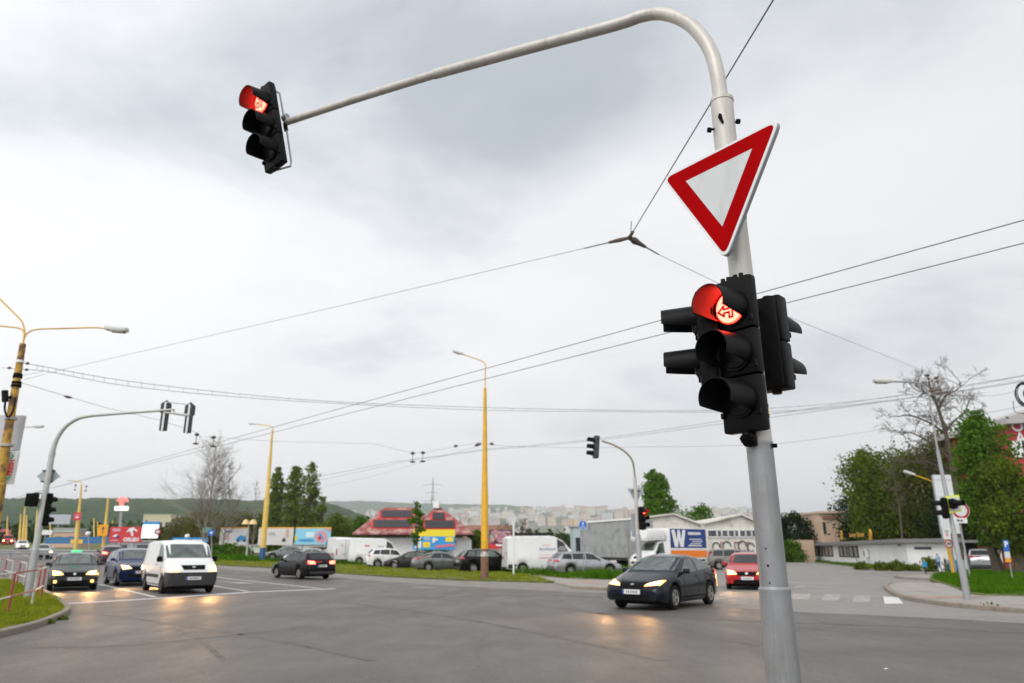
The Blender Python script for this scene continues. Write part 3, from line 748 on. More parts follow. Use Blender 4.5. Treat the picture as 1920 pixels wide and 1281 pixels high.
def bare_tree(name, label, base, h, trunk_r, seed, depth=5, spread=0.62, lean=(0, 0), up=0.35, first=0.33, minr=0.014, m=None, bud=0, nb=3, ratio=.66, group=None, wob=.13):
    rng = random.Random(seed); m = m or M['bark']
    root = thing(name, base, label, 'tree', group)
    mb = MB(); tips = []
    branches(mb, (0, 0, -.1), Vector((lean[0], lean[1], 1)).normalized(), h * first, trunk_r, depth, rng, m, spread, up, 4, nb, tips, minr, ratio, wob)
    cr = MB()
    if bud:
        for t in tips: leaf_quads(cr, t, (.28, .28, .25), bud, 0.16, LEAF['bud'], rng)
    # trunk and crown apart: the stem low down, the fine branches above
    tr = MB(); keep, crown_f = mb.f[:24], mb.f[24:]
    def sub(fs):
        idx = sorted({i for f in fs for i in f}); mp_ = {i: k for k, i in enumerate(idx)}
        return [mb.v[i] for i in idx], [[mp_[i] for i in f] for f in fs]
    tr.add(*sub(keep), m, True)
    cr.add(*sub(crown_f), m, True)
    tr.build('trunk', root); cr.build('crown', root)
    return root
def crown_tree(name, label, base, h, wd, prof, seed, leaf, nclump=90, per=26, lsize=0.3, trunk_r=0.25, dep=None, group=None, trunk=None, gap=0.0, sides=None):
    """tree grown as trunk, limbs and leaf clumps inside a radius profile prof(t), t from the ground to the top"""
    rng = random.Random(seed)
    root = thing(name, base, label, 'tree', group)
    dep = dep or wd
    tr = MB(); cr = MB()
    top = h * .93
    lean = rng.uniform(-.02, .02)
    spine = [Vector((lean * h * (i / 6) ** 2 + rng.gauss(0, .01) * h * (i > 0), rng.gauss(0, .01) * h * (i > 0), -.1 + top * i / 6)) for i in range(7)]
    tr.tube(spine, [trunk_r * (1.25 if i == 0 else 1 - .88 * i / 6) for i in range(7)], trunk or M['bark'], 7, False)
    lobes = [(rng.uniform(0, 6.28), rng.uniform(.55, 1.18)) for _ in range(7)]
    for i in range(nclump):
        for _ in range(30):
            t = rng.uniform(0.0, 1.0); r = prof(t)
            if r > 0.02 and rng.random() < r + .15: break
        ang = rng.uniform(0, 6.28)
        lob = 1.0
        for (la, lf) in lobes:
            lob *= 1 + (lf - 1) * max(0, cos(ang - la + t * 5)) ** 2
        q = sqrt(rng.uniform(.10, 1.0)) * r * lob
        c = Vector((cos(ang) * q * wd / 2, sin(ang) * q * dep / 2, t * h))
        if gap and noise.noise(Vector((c.x * .5 + seed, c.y * .5, c.z * .5))) < -0.25 * (2 - gap): continue
        s = max(.25, (.13 + .10 * rng.random()) * wd * (.55 + .45 * r))
        leaf_quads(cr, c, (s * .55, s * .55, s * .42), per, lsize, leaf, rng)
        if i % 3 == 0:
            k = max(1, min(5, int(t * 6 * .8))); a = spine[k]
            mid = (a + c) / 2 + Vector((0, 0, .04 * h * rng.random()))
            rr = max(.02, trunk_r * .28 * (1 - t * .5))
            tr.tube([a, mid, c], [rr, rr * .7, rr * .3], trunk or M['bark'], 4, False)
    tr.build('trunk', root); cr.build('crown', root)
    return root
def ovoid(lo=0.15, peak=0.5, pw=0.7):
    def f(t):
        if t < lo: return 0.0
        u = (t - lo) / (1 - lo); k = (peak - lo) / (1 - lo)
        return max(0.0, sin(pi * (u ** (math.log(.5) / math.log(max(.05, min(.95, k)))))) ) ** pw
    return f
def poplarf(t):
    if t < .06: return 0.0
    return (min(1, (t - .06) / .16) ** .6) * (1 - ((t - .06) / .94) ** 9) ** .9
def ht(px, pytop, Y, pybase=None):
    """height of something standing at distance Y whose top is seen at row pytop"""
    return P(px, pytop, Y).z - at(px, Y).z
def wpx(n, Y): return n / 1342 * (Y * .96 - .45)

# three columnar poplars and their companions behind the billboards
for (px, top, wd, sd, lb) in ((507, 876, 36, 1, 'columnar poplar half hidden by the leaning yellow lamp post'), (541, 873, 36, 2, 'slim dark poplar in the middle of the row behind the billboards'), (571, 868, 40, 3, 'tallest dark poplar, over the pale blue billboard'), (597, 926, 16, 4, 'short thin poplar at the end of the poplar row')):
    Y = 118
    crown_tree('poplar_tree', lb, at(px, Y), ht(px, top, Y), wpx(wd, Y) * 1.0, poplarf, sd, LEAF['poplar'], 170 if wd > 20 else 60, 30, .36, .3, group='poplars behind the billboards', gap=.35)
# bushy trees round the billboards and the car park
for (px, top, wd, Y, sd, lf, lb, pr) in (
        (628, 968, 70, 112, 11, 'spring', 'round green tree left of the red roofed house', ovoid(.1, .5)),
        (672, 968, 46, 118, 12, 'bright', 'light green tree touching the red roof', ovoid(.1, .5)),
        (600, 985, 50, 104, 13, 'bright', 'low green bush between the white and blue billboards', ovoid(.03, .45)),
        (512, 1005, 34, 88, 14, 'spring', 'yellow green shrub in front of the white billboard', ovoid(.0, .4)),
        (382, 956, 84, 125, 15, 'shoot', 'olive budding tree behind the white van', ovoid(.08, .5)),
        (448, 962, 84, 128, 16, 'shoot', 'olive budding tree left of the poplars', ovoid(.08, .5)),
        (335, 970, 74, 135, 17, 'shoot', 'olive budding tree behind the blue banner', ovoid(.08, .5)),
        (560, 960, 130, 132, 18, 'poplar', 'dark leafy tree filling the gaps under the poplars', ovoid(.05, .4)),
        (480, 965, 60, 130, 19, 'poplar', 'dark leafy tree behind the leaning yellow lamp post', ovoid(.05, .4)),
        (1262, 934, 62, 105, 20, 'bright', 'bushy light green tree beside the tall poplar behind the hall', ovoid(.12, .5)),
        (1322, 948, 76, 112, 21, 'bright', 'dense round green tree behind the middle of the hall', ovoid(.1, .55)),
        (1500, 962, 74, 108, 22, 'dark', 'dark evergreen right of the signal mast', ovoid(.02, .5)),
        (1465, 968, 60, 110, 23, 'dark', 'dark evergreen half behind the signal mast', ovoid(.02, .5)),
        (1578, 966, 52, 106, 24, 'dark', 'dark evergreen right of the beige tower', ovoid(.02, .5)),
        (1482, 1018, 60, 98, 25, 'bright', 'yellow green bush at the end of the side street', ovoid(.0, .45)),
        (815, 1000, 60, 100, 26, 'poplar', 'dark hedge bush behind the white van with red mark', ovoid(.0, .5)),
        (428, 1024, 40, 84, 91, 'bright', 'low green bush under the first white billboard', ovoid(.0, .45)),
        (452, 1028, 30, 82, 92, 'spring', 'small green bush beside the short park lamp', ovoid(.0, .45)),
        (404, 1026, 34, 86, 93, 'bright', 'green bush right behind the white delivery van', ovoid(.0, .45)),
        (895, 996, 40, 104, 27, 'spring', 'green bush beside the red roofed house', ovoid(.0, .5))):
    H = ht(px, top, Y)
    crown_tree('leafy_tree' if top < 1000 else 'bush', lb, at(px, Y), H, wpx(wd, Y), pr, sd, LEAF[lf], int(60 + wd * .9), 30, .36 if Y > 80 else .28, .18 if H < 5 else .25)
Y = 104
crown_tree('poplar_tree', 'tall green poplar with a forked top behind the industrial hall', at(1233, Y), ht(1233, 884, Y), wpx(50, Y), poplarf, 31, LEAF['bright'], 230, 34, .42, .3, gap=0)
Y = 64
crown_tree('young_tree', 'young sparse tree in front of the red solar roof', at(779, Y), ht(779, 942, Y), wpx(34, Y), ovoid(.38, .65, .9), 33, LEAF['bright'], 34, 16, .30, .09, gap=.9)
Y = 120
bare_tree('bare_tree', 'spreading leafless brown tree beside the yellow centre post', at(965, Y), ht(965, 922, Y) * 1.05, .35, 41, 5, .95, up=.2, first=.26, minr=.03, nb=3, ratio=.72)
def leader_tree(name, label, base, h, r, seed, width, m, bud=0, n=46, low=.16, twr=.015, group=None, lean=(0, 0), up=1.0):
    """leafless tree with one straight leader, rising side branches and fine twigs"""
    rng = random.Random(seed); root = thing(name, base, label, 'tree', group)
    tr, cr = MB(), MB()
    def spine(t): return Vector((lean[0] * h * t + .012 * h * sin(5 * t + seed), lean[1] * h * t + .012 * h * cos(4 * t + seed), -.1 + h * t))
    tr.tube([spine(t / 8) for t in range(9)], [max(.02, r * (1 - .95 * t / 8)) for t in range(9)], m, 7, False)
    for i in range(n):
        t = low + (1 - low) * (i + rng.random()) / n * .97; a = rng.random() * 6.28
        L = width * (.30 + .70 * (sin(pi * min(1, ((t - low) / (1 - low)) ** .75 * .85 + .15)) if low > .3 else (1 - (t - low) / (1 - low)) ** .8)) * rng.uniform(.6, 1.15)
        p = spine(t); d = Vector((cos(a), sin(a), up * rng.uniform(.7, 1.4))).normalized()
        pts = [p]
        for k in range(4):
            d = (d + Vector((rng.gauss(0, .12), rng.gauss(0, .12), .12 * up))).normalized(); pts.append(pts[-1] + d * L / 4)
        rb = max(twr * 1.3, r * .30 * (1 - t * .7))
        cr.tube(pts, [rb, rb * .75, rb * .55, rb * .4, twr * .8], m, 4, False)
        for k in range(int(2 + L * 2.6)):
            s_ = rng.uniform(.2, 1.0); q = pts[min(3, int(s_ * 4))]; q = q + (pts[min(4, int(s_ * 4) + 1)] - q) * rng.random()
            d2 = (d + Vector((rng.gauss(0, .6), rng.gauss(0, .6), rng.gauss(.1, .4)))).normalized(); l2 = L * rng.uniform(.25, .5)
            e = q + d2 * l2; mid = (q + e) / 2 + Vector((rng.gauss(0, .04), rng.gauss(0, .04), .05)) * l2
            cr.tube([q, mid, e], [twr, twr * .85, twr * .6], m, 3, False)
            if bud: leaf_quads(cr, e, (.22, .22, .2), bud, .15, LEAF['bud'], rng)
            for kk in range(3):
                d3 = (d2 + Vector((rng.gauss(0, .7), rng.gauss(0, .7), rng.gauss(.1, .4)))).normalized(); q3 = q + (e - q) * rng.uniform(.3, 1)
                cr.tube([q3, q3 + d3 * l2 * .5], [twr * .7, twr * .5], m, 3, False)
    tr.build('trunk', root); cr.build('crown', root); return root
Y = 84
leader_tree('bare_poplar', 'tall leafless poplar with fine upright twigs left of the billboards', at(378, Y), ht(378, 834, Y), .13, 42, 5.2, M['barkpale'], 0, 80, .14, .012)
leader_tree('bare_poplar', 'slender budding poplar in front of the first billboard', at(414, Y), ht(414, 872, Y), .10, 43, 3.2, M['barkpale'], 1, 50, .14, .012)
leader_tree('bare_poplar', 'thin leafless sapling between the first and second billboard', at(468, Y - 4), ht(468, 905, Y), .07, 44, 1.4, M['barkpale'], 0, 34, .14, .014)
# wood on the right
for (px, top, wd, Y, sd, lf, n, ls, lb, pr) in (
        (1650, 846, 130, 90, 51, 'spring', 330, .42, 'big weeping light green tree over the low white building', ovoid(.06, .58, .6)),
        (1728, 850, 190, 88, 52, 'spring', 420, .40, 'broad brownish green tree behind the bare tree', ovoid(.05, .55, .6)),
        (1806, 812, 190, 82, 53, 'olive', 420, .38, 'dark tree behind the white advertising panel pole', ovoid(.05, .55, .6)),
        (1878, 770, 124, 48, 54, 'bright', 330, .26, 'bright green tree at the right edge before the red building', ovoid(.16, .6, .65)),
        (1915, 862, 130, 46, 55, 'spring', 300, .25, 'low green tree at the right edge above the parking sign', ovoid(.18, .55, .65)),
        (1618, 930, 100, 104, 56, 'dark', 200, .44, 'dark bushy tree behind the lettered roof sign', ovoid(.03, .5, .6)),
        (1690, 930, 190, 98, 57, 'dark', 300, .44, 'wide dark bushy tree behind the long white wall', ovoid(.03, .5, .6)),
        (1850, 915, 190, 76, 58, 'dark', 300, .38, 'dark bushy tree behind the red garages', ovoid(.05, .5, .6))):
    crown_tree('leafy_tree', lb, at(px, Y), ht(px, top, Y), wpx(wd, Y), pr, sd, LEAF[lf], n, 36, ls * .85, .34, gap=.35)
Y = 56
def gnarled_tree(name, label, Y, trunk, limbs, seed, r0, m):
    """old leafless tree: a bent trunk, a few crooked limbs, fine twigs on every limb"""
    rng = random.Random(seed); base = at(trunk[0][0], Y); root = thing(name, base, label, 'tree')
    tp = [base - Z0 * .1] + [P(px, py, Y) for px, py in trunk[1:]]
    tp = [tuple(p) for p in tp]; sp = smooth_line(tp, 4)
    tr = MB(); tr.tube(sp, [r0 * (1 - .88 * k / (len(sp) - 1)) for k in range(len(sp))], m, 8, False); tr.build('trunk', root, base)
    cr = MB()
    def twigs(pts, L, n):
        for _ in range(n):
            k = rng.randrange(1, len(pts) - 1); p = Vector(pts[k]); d = (Vector(pts[k + 1]) - p).normalized()
            side_ = Vector((rng.gauss(0, 1), rng.gauss(0, 1), rng.gauss(.35, .6))).normalized()
            branches(cr, p, (d * .6 + side_).normalized(), L * rng.uniform(.6, 1.2), .032, 3, rng, m, .8, .12, 3, 3, None, .011, .68, .24)
    for li in limbs:
        dy = rng.uniform(-1.6, 1.6); pts = [tuple(P(px, py, Y + dy * k / (len(li) - 1))) for k, (px, py) in enumerate(li)]
        q = smooth_line(pts, 4); cr.tube(q, [.10 - .065 * k / (len(q) - 1) for k in range(len(q))], m, 5, False); twigs(q, 1.25, 9)
    twigs(sp[len(sp) // 2:], 1.2, 16); cr.build('crown', root, base)
Z0 = Vector((0, 0, 1))
gnarled_tree('bare_tree', 'tall bare tree rising above the wood on the right', Y, [(1802, 1058), (1794, 940), (1784, 866), (1773, 812), (1759, 766), (1748, 738), (1741, 716)],
             [[(1785, 868), (1762, 842), (1738, 826), (1708, 812), (1688, 815)], [(1774, 815), (1752, 798), (1728, 786), (1702, 778), (1684, 782)], [(1772, 812), (1788, 790), (1806, 776), (1818, 752)], [(1760, 768), (1772, 744), (1790, 734), (1804, 722)], [(1752, 748), (1738, 738), (1724, 742)], [(1788, 890), (1808, 858), (1824, 842), (1838, 812)], [(1790, 905), (1764, 880), (1736, 866), (1712, 868)]], 5, .27, M['bark'])
leader_tree('bare_tree', 'thin leafless tree in the wood left of the tall bare tree', at(1700, 76), ht(1700, 842, 76), .13, 62, 2.2, M['bark'], 1, 26, .4, .014, up=.8)
# trunks under the right-hand crowns stand by the lawn: shrubs along the low wall
for i, (px, top, wd, Y, lb) in enumerate(((1652, 1056, 26, 58.5, 'small shrub at the foot of the white wall'), (1684, 1054, 34, 57.5, 'largest shrub at the foot of the white wall'), (1712, 1058, 30, 57.5, 'shrub behind the child in blue'), (1745, 1048, 26, 56, 'rounded shrub behind the walking people'), (1616, 1063, 30, 61, 'low weeds at the foot of the white wall'), (1790, 1058, 40, 57, 'low shrub by the poster column'))):
    crown_tree('shrub', lb, at(px, Y), max(.5, ht(px, top, Y)), wpx(wd, Y), ovoid(.0, .45, .5), 70 + i, LEAF['spring'], 34, 22, .17, .05)
# far treeline behind the car park: one mass
tl = MB(); rng = random.Random(5)
for i in range(900):
    px = rng.uniform(-260, 2000); Y = rng.uniform(190, 330)
    top = (985 if px < 470 else (996 if px < 1150 else 1002)) + rng.uniform(0, 26)
    h_ = max(2, ht(px, top, Y))
    base = at(px, Y)
    for k in range(3):
        leaf_quads(tl, base + Vector((rng.gauss(0, 2), rng.gauss(0, 2), h_ * rng.uniform(.15, .95))), (1.8, 1.5, 1.3), 13, 1.5, LEAF['far'], rng)
struct(tl, 'treeline', 'dark far belt of trees behind the car park', 'trees', 'stuff')
# ================================================================== BUILDINGS
X_, Y_, Z_ = Vector((1, 0, 0)), Vector((0, 1, 0)), Vector((0, 0, 1))
redroof = mat('weathered_red_roof', (0.23, 0.05, 0.042), 0.75, var=0.2, scale=1.5, dirt=(0.42, 0.27, 0.24), dscale=0.9, dlo=0.45, dhi=0.62)
redfresh = mat('fresh_red_roof', (0.46, 0.025, 0.02), 0.6, var=0.1, scale=1)
solar = mat('solar_cells', (0.005, 0.006, 0.012), 0.3, var=0.3, scale=3)
wallw = mat('render_white', (0.80, 0.80, 0.79), 0.85, var=0.05, scale=0.8, dirt=(0.66, 0.65, 0.62), dscale=0.5, dlo=0.5, dhi=0.75)
metalwall = mat('pale_metal_cladding', (0.62, 0.60, 0.54), 0.6, var=0.06, scale=1.0, dirt=(0.46, 0.43, 0.38), dscale=0.7)
beige = mat('beige_render', (0.52, 0.38, 0.28), 0.85, var=0.08, scale=0.6)
winmat = mat('window_glass', (0.03, 0.035, 0.04), 0.08, var=0.4, scale=2, spec=0.8)
winpale = mat('window_curtain', (0.30, 0.28, 0.26), 0.3, var=0.3, scale=3)
roofgrey = mat('roof_grey', (0.19, 0.185, 0.18), 0.7, var=0.15)
brick = mat('orange_brick', (0.36, 0.19, 0.13), 0.85, var=0.15, scale=2)

# red roofed house with two hipped volumes and solar panels
Yh = 100
root = thing('house', at(772, Yh), 'house with weathered red hipped roof carrying dark solar panels', 'house')
o0 = root.location
def hp(px, py, Y=Yh): return P(px, py, Y)
mb = MB()
L_, R_ = at(668, Yh).x, at(878, Yh).x
mb.box(((L_ + R_) / 2, Yh + 5.2, 1.5), (R_ - L_, 9.6, 3.2), wallw)
mb.build('wall', root, o0)
def hip(a, b, ridge_a, ridge_b, Y0, Y1, eave_py, ridge_py, name, lab=None):
    za = P(900, eave_py, Y0).z; Ym = (Y0 + Y1) / 2; zr = P(900, ridge_py, Y0).z
    A, B = P(a, eave_py, Y0).x, P(b, eave_py, Y0).x; C, D = P(ridge_a, ridge_py, Y0).x, P(ridge_b, ridge_py, Y0).x
    v = [(A, Y0, za), (B, Y0, za), (B, Y1, za), (A, Y1, za), (C, Ym, zr), (D, Ym, zr)]
    m = MB()
    m.add(v, [(0, 1, 5, 4), (1, 2, 5), (2, 3, 4, 5), (3, 0, 4)], redroof)
    m.add([(x, y, z - .18) for x, y, z in v[:4]], [(3, 2, 1, 0)], redroof)
    m.add([v[0], v[1], v[2], v[3]] + [(x, y, z - .18) for x, y, z in v[:4]], [(0, 4, 5, 1), (1, 5, 6, 2), (2, 6, 7, 3), (3, 7, 4, 0)], redroof)
    r = m.build(name, root, o0)
    def on(px, py, off=.06):          # a point of the front slope seen at a pixel
        s = (zr - za) / (Ym - Y0); rr = ray(px, py)
        t = (za - CAM.z - s * Y0) / (rr.z - s * rr.y)
        nn = Vector((0, -s, 1)).normalized()
        return CAM + rr * t + nn * off
    return r, on
r1, on1 = hip(661, 815, 706, 772, Yh - 1.2, Yh + 12, 1000, 946.5, 'roof')
r2, on2 = hip(770, 886, 808, 815, Yh - 2.4, Yh + 10, 1000, 944, 'roof')
def panelrow(on, x0, x1, y0, y1, n, rows, frame_x0, frame_x1, fy0, fy1):
    m = MB(); a, b, c, d = on(frame_x0[0], fy1, .03), on(frame_x0[1], fy1, .03), on(frame_x1[1], fy0, .03), on(frame_x1[0], fy0, .03)
    m.add([a, b, c, d], [(0, 1, 2, 3)], redfresh); m.build('roof_field', root, o0)
for (on, xa, xb, ya, yb, n) in ((on1, 715, 773, 958, 971, 6), (on1, 700, 772, 976, 990, 8), (on2, 811, 834, 962.5, 975, 3), (on2, 797, 853, 977, 991, 6)):
    m = MB(); m.add([on(xa - 5, yb + 2, .03), on(xb + 3, yb + 2, .03), on(xb + 2, ya - 2, .03), on(xa - 3, ya - 2, .03)], [(0, 1, 2, 3)], redfresh); m.build('roof_field', root, o0)
    m = MB()
    for i in range(n):
        a, b = xa + (xb - xa) * (i + .015) / n, xa + (xb - xa) * (i + .985) / n
        for (u, v) in ((ya, (ya + yb) / 2 - .2), ((ya + yb) / 2 + .2, yb)):
            m.add([on(a, v, .12), on(b, v, .12), on(b, u, .12), on(a, u, .12)], [(0, 1, 2, 3)], solar)
    m.build('solar_panel_row', root, o0)
m = MB(); p_ = hp(818, 946, Yh + 3); m.box(p_, (.8, .8, 1.0), wallw); m.build('chimney', root, o0)
m = MB(); m.box(((at(857, Yh).x + at(876, Yh).x) / 2, Yh + .32, 1.5), (2.4, .1, 2.7), M['white']); m.build('door', root, o0)

# orange brick block behind it
root = thing('brick_building', at(893, 130), 'flat orange brick building with pale windows behind the yellow centre post', 'building')
o0 = root.location
m = MB(); a, b = at(868, 130).x, at(960, 130).x; zt = ht(900, 985, 130)
m.box(((a + b) / 2, 134, zt / 2), (b - a, 8, zt), brick); m.build('wall', root, o0)
for i in range(7):
    for j in range(2):
        m = MB(); m.box((a + 1 + i * (b - a - 2) / 6, 129.98, zt - 1.6 - j * 2.6), (.8, .08, 1.4), winpale); m.build('window', root, o0)

# white industrial hall with two gables
Yh = 92
root = thing('industrial_hall', at(1290, Yh), 'pale metal clad hall with two low gables and a band of windows', 'hall')
o0 = root.location
def gable(xa, xr, xb, eave, ridge, Y0, name):
    A, Rr, B = P(xa, eave, Y0), P(xr, ridge, Y0), P(xb, eave + 6, Y0)
    m = MB()
    for k, (q, s) in enumerate((((A.x, A.z), 0),)):
        m.prism([(A.x, 0), (B.x, 0), (B.x, B.z), (Rr.x, Rr.z), (A.x, A.z)], (0, Y0, 0), X_, Z_, 42, metalwall)
    m.build('wall', root, o0)
    r = MB()
    for (p, q) in ((A, Rr), (Rr, B)):
        d = (q - p); nrm = Vector((-d.z, 0, d.x)).normalized()
        if nrm.z < 0: nrm = -nrm
        v = [p + nrm * .02 + Vector((0, -.4, 0)), q + nrm * .02 + Vector((0, -.4, 0)), q + nrm * .02 + Vector((0, 42, 0)), p + nrm * .02 + Vector((0, 42, 0))]
        v2 = [x + nrm * .2 for x in v]
        r.add(v + v2, [(4, 5, 6, 7), (0, 4, 7, 3), (0, 1, 5, 4), (1, 2, 6, 5), (3, 7, 6, 2)], metalwall)
    r.build('roof', root, o0)
    s = MB()
    x = A.x + .5
    while x < B.x - .5:            # standing seams of the gable sheets
        zt_ = (A.z + (Rr.z - A.z) * (x - A.x) / (Rr.x - A.x)) if x < Rr.x else (Rr.z + (B.z - Rr.z) * (x - Rr.x) / (B.x - Rr.x))
        s.box((x, Y0 - .03, (4.2 + zt_ - .15) / 2), (.06, .06, zt_ - .15 - 4.2), metalwall); x += 1.0
    s.build('cladding_seam', root, o0)
gable(1142, 1262, 1318, 981, 965.5, Yh, 'gable')
gable(1318, 1388, 1440, 984, 967, Yh - 1.5, 'gable')
for i, (xa, xb) in enumerate(((1262, 1312), (1327, 1343), (1345, 1352), (1354, 1364), (1366, 1376), (1378, 1384), (1387, 1397), (1399, 1408), (1410, 1420))):
    Yw = Yh - .06 if xa < 1315 else Yh - 1.56
    p, q = P(xa, 1007, Yw), P(xb, 994, Yw)
    m = MB(); m.box(((p.x + q.x) / 2, Yw, (p.z + q.z) / 2), (q.x - p.x, .1, q.z - p.z), winmat)
    fr = MB(); cx_, cz_ = (p.x + q.x) / 2, (p.z + q.z) / 2
    for (dx, dz, sx, sz) in ((-(q.x - p.x) / 2, 0, .1, q.z - p.z), ((q.x - p.x) / 2, 0, .1, q.z - p.z), (0, (q.z - p.z) / 2, q.x - p.x, .1), (0, -(q.z - p.z) / 2, q.x - p.x, .1)):
        fr.box((cx_ + dx, Yw - .03, cz_ + dz), (sx, .14, sz), M['white'])
    w_ = m.build('window', root, o0); fr.build('frame', w_, o0)
m = MB()
for (px, py, r) in ((1343, 1026, .55), (1363, 1025, .6), (1392, 1024, .6), (1408, 1026, .5)):
    c = P(px, py, Yh - 1.58)
    m.tube([c + Vector((cos(a) * r * .8, 0, sin(a) * r)) for a in [k * pi / 8 for k in range(15)]], .07, M['ink'], 5)
for px in (1352, 1378, 1384, 1401):
    c = P(px, 1026, Yh - 1.58); m.tube([c - Z_ * .6, c + Z_ * .6, c + Z_ * .5 + X_ * .4], .07, mat('graffiti_rust_%d' % px, (0.25, 0.12, 0.09), 0.8), 5)
m.build('graffiti', root, o0)

# low white building on the right
root = thing('low_building', G(1704, 1069), 'long low white building with dark windows and a grey flat roof', 'building')
o0 = root.location
c0, c1 = Vector(G(1523, 1052.5)), Vector(G(1706, 1069.5)); c0.z = c1.z = 0
e1 = (c1 - c0).normalized(); n1_ = Vector((e1.y, -e1.x, 0))
e2 = -n1_
c2 = c1 + (Vector(at(1812, 56)) - c1); c2.z = 0
H0 = 2.1
def wall_quad(a, b, thick=.3):
    d = (b - a).normalized(); nb_ = Vector((d.y, -d.x, 0))
    m = MB(); m.prism([(0, -.1), ((b - a).length, -.1), ((b - a).length, H0), (0, H0)], a, d, Z_, thick, wallw)
    return m, d, nb_
m, d1, nn1 = wall_quad(c0, c1); m.build('wall', root, o0)
m, d2, nn2 = wall_quad(c1 + (c2 - c1).normalized() * .01, c2); m.build('wall', root, o0)
m = MB(); b0 = c0 + e2 * 9; b2 = c2 + Vector((3, 12, 0))
m.prism([(0, -.1), ((b0 - c0).length, -.1), ((b0 - c0).length, H0), (0, H0)], c0, (b0 - c0).normalized(), Z_, -.3, wallw); m.build('wall', root, o0)
m = MB(); poly = [c0 - d1 * .9 + nn1 * .7, c1 + nn1 * .55 + d1 * .1, c2 + nn2 * .5 + d2 * .4, b2, b0]
top_ = [p + Z_ * (H0 + .32) for p in poly]; bot_ = [p + Z_ * (H0 + .01) for p in poly]
m.add(top_ + bot_, [(0, 1, 2, 3, 4), (9, 8, 7, 6, 5)] + [(i, 5 + i, 5 + (i + 1) % 5, (i + 1) % 5) for i in range(5)], roofgrey); m.build('roof', root, o0)
Lw = (c1 - c0).length
def wall_at(px, py):               # a point of the long front seen at a pixel
    r = ray(px, py); t = (c0 - CAM).dot(nn1) / r.dot(nn1); return CAM + r * t
for (xa, xb) in ((1529, 1545), (1547, 1563), (1575, 1591), (1593, 1611)):
    m = MB(); f = MB()
    A, B = wall_at(xa, 1043), wall_at(xb, 1043); zb_, zt_ = .78, 1.95
    A.z = B.z = 0; s_ = (B - A).length
    m.prism([(0, zb_), (s_, zb_), (s_, zt_), (0, zt_)], A + nn1 * .03, d1, Z_, .05, winmat)
    m.prism([(s_ * .12, zb_ + .1), (s_ * .42, zb_ + .1), (s_ * .38, zt_ - .1), (s_ * .1, zt_ - .1)], A + nn1 * .04, d1, Z_, .004, winpale)
    m.prism([(s_ * .6, zb_ + .1), (s_ * .9, zb_ + .1), (s_ * .86, zt_ - .1), (s_ * .58, zt_ - .1)], A + nn1 * .04, d1, Z_, .004, winpale)
    fr = mat('brown_frame_%d' % xa, (0.045, 0.032, 0.025), 0.6)
    for (u0, u1, v0, v1) in ((0, .1, zb_, zt_), (s_ - .1, s_, zb_, zt_), (.1, s_ - .1, zb_, zb_ + .09), (.1, s_ - .1, zt_ - .09, zt_), (s_ / 2 - .05, s_ / 2 + .05, zb_ + .09, zt_ - .09)):
        f.prism([(u0, v0), (u1, v0), (u1, v1), (u0, v1)], A + nn1 * .075, d1, Z_, .05, fr)
    w_ = m.build('window', root, o0); f.build('frame', w_, o0)
A = wall_at(1628, 1038); m = MB()
m.box(A + nn1 * .2, (.95, .32, .72), M['white'], ux=d1, uy=nn1, uz=Z_, bev=.03)
ac = m.build('air_conditioner', root, o0)
m = MB(); m.tube([A + nn1 * .375 + d1 * (.26 * cos(a)) + Z_ * (.26 * sin(a)) for a in [k * pi / 8 for k in range(17)]], .03, M['ink'], 5); m.disc(A + nn1 * .372, nn1, .1, M['greytrim'], 12); m.build('fan', ac, o0)
A = wall_at(1572, 1046); m = MB(); m.prism([(0, .05), (.8, .05), (.8, 1.95), (0, 1.95)], Vector((A.x, A.y, 0)) + nn1 * .03, d1, Z_, .05, M['white']); m.build('door', root, o0)
m = MB()
for px in (1723, 1738):
    r = ray(px, 1028); t = (c1 - CAM).dot(nn2) / r.dot(nn2); A = CAM + r * t
    m.box(A, (.75, .06, .2), M['ink'], ux=d2, uy=nn2, uz=Z_)
m.build('vent', root, o0)
A = wall_at(1688, 1022); m = MB(); m.box(A + nn1 * .1, (.25, .2, .18), M['signback'], ux=d1, uy=nn1, uz=Z_); m.build('wall_lamp', root, o0)
# lettered sign standing on its roof
sg = mat('amber_letters', (0.55, 0.30, 0.02), 0.5, var=0.1)
def roof_pt(px, py):
    r = ray(px, py); q = c0 + e2 * 2.5; t = (q - CAM).dot(nn1) / r.dot(nn1); return CAM + r * t
root = thing('roof_sign', roof_pt(1606, 1013), 'amber lettered sign on a frame on the low white building roof', 'sign')
root.location.z = H0 + .32; o0 = root.location
m = MB()
a_, b_ = roof_pt(1590, 1003), roof_pt(1622, 1003)
m.text('Sonny Shoes', (a_ + b_) / 2, d1, Z_, .75, sg, .03, sx=(b_ - a_).length / 4.3)
m.build('lettering', root, o0)
for q in (roof_pt(1578, 1004), roof_pt(1632, 1003)):
    m = MB(); s_ = 1 if q.x < a_.x else -1
    m.tube([q + d1 * (.42 * cos(t)) + Z_ * (.55 * sin(t)) for t in [k * pi / 6 for k in range(13)]], .09, sg, 6)
    m.tube([q - Z_ * .45 - d1 * s_ * .7, q + d1 * s_ * .3 - Z_ * .2], .08, sg, 6); m.build('emblem', root, o0)
m = MB()
for px in (1578, 1590, 1606, 1622, 1632):
    q = roof_pt(px, 1005); m.tube([(q.x, q.y, H0 + .3), (q.x, q.y, q.z + .3)], .03, M['trim'], 5)
q0, q1 = roof_pt(1570, 1008), roof_pt(1640, 1007); m.tube([q0, q1], .03, M['trim'], 5); m.build('frame', root, o0)

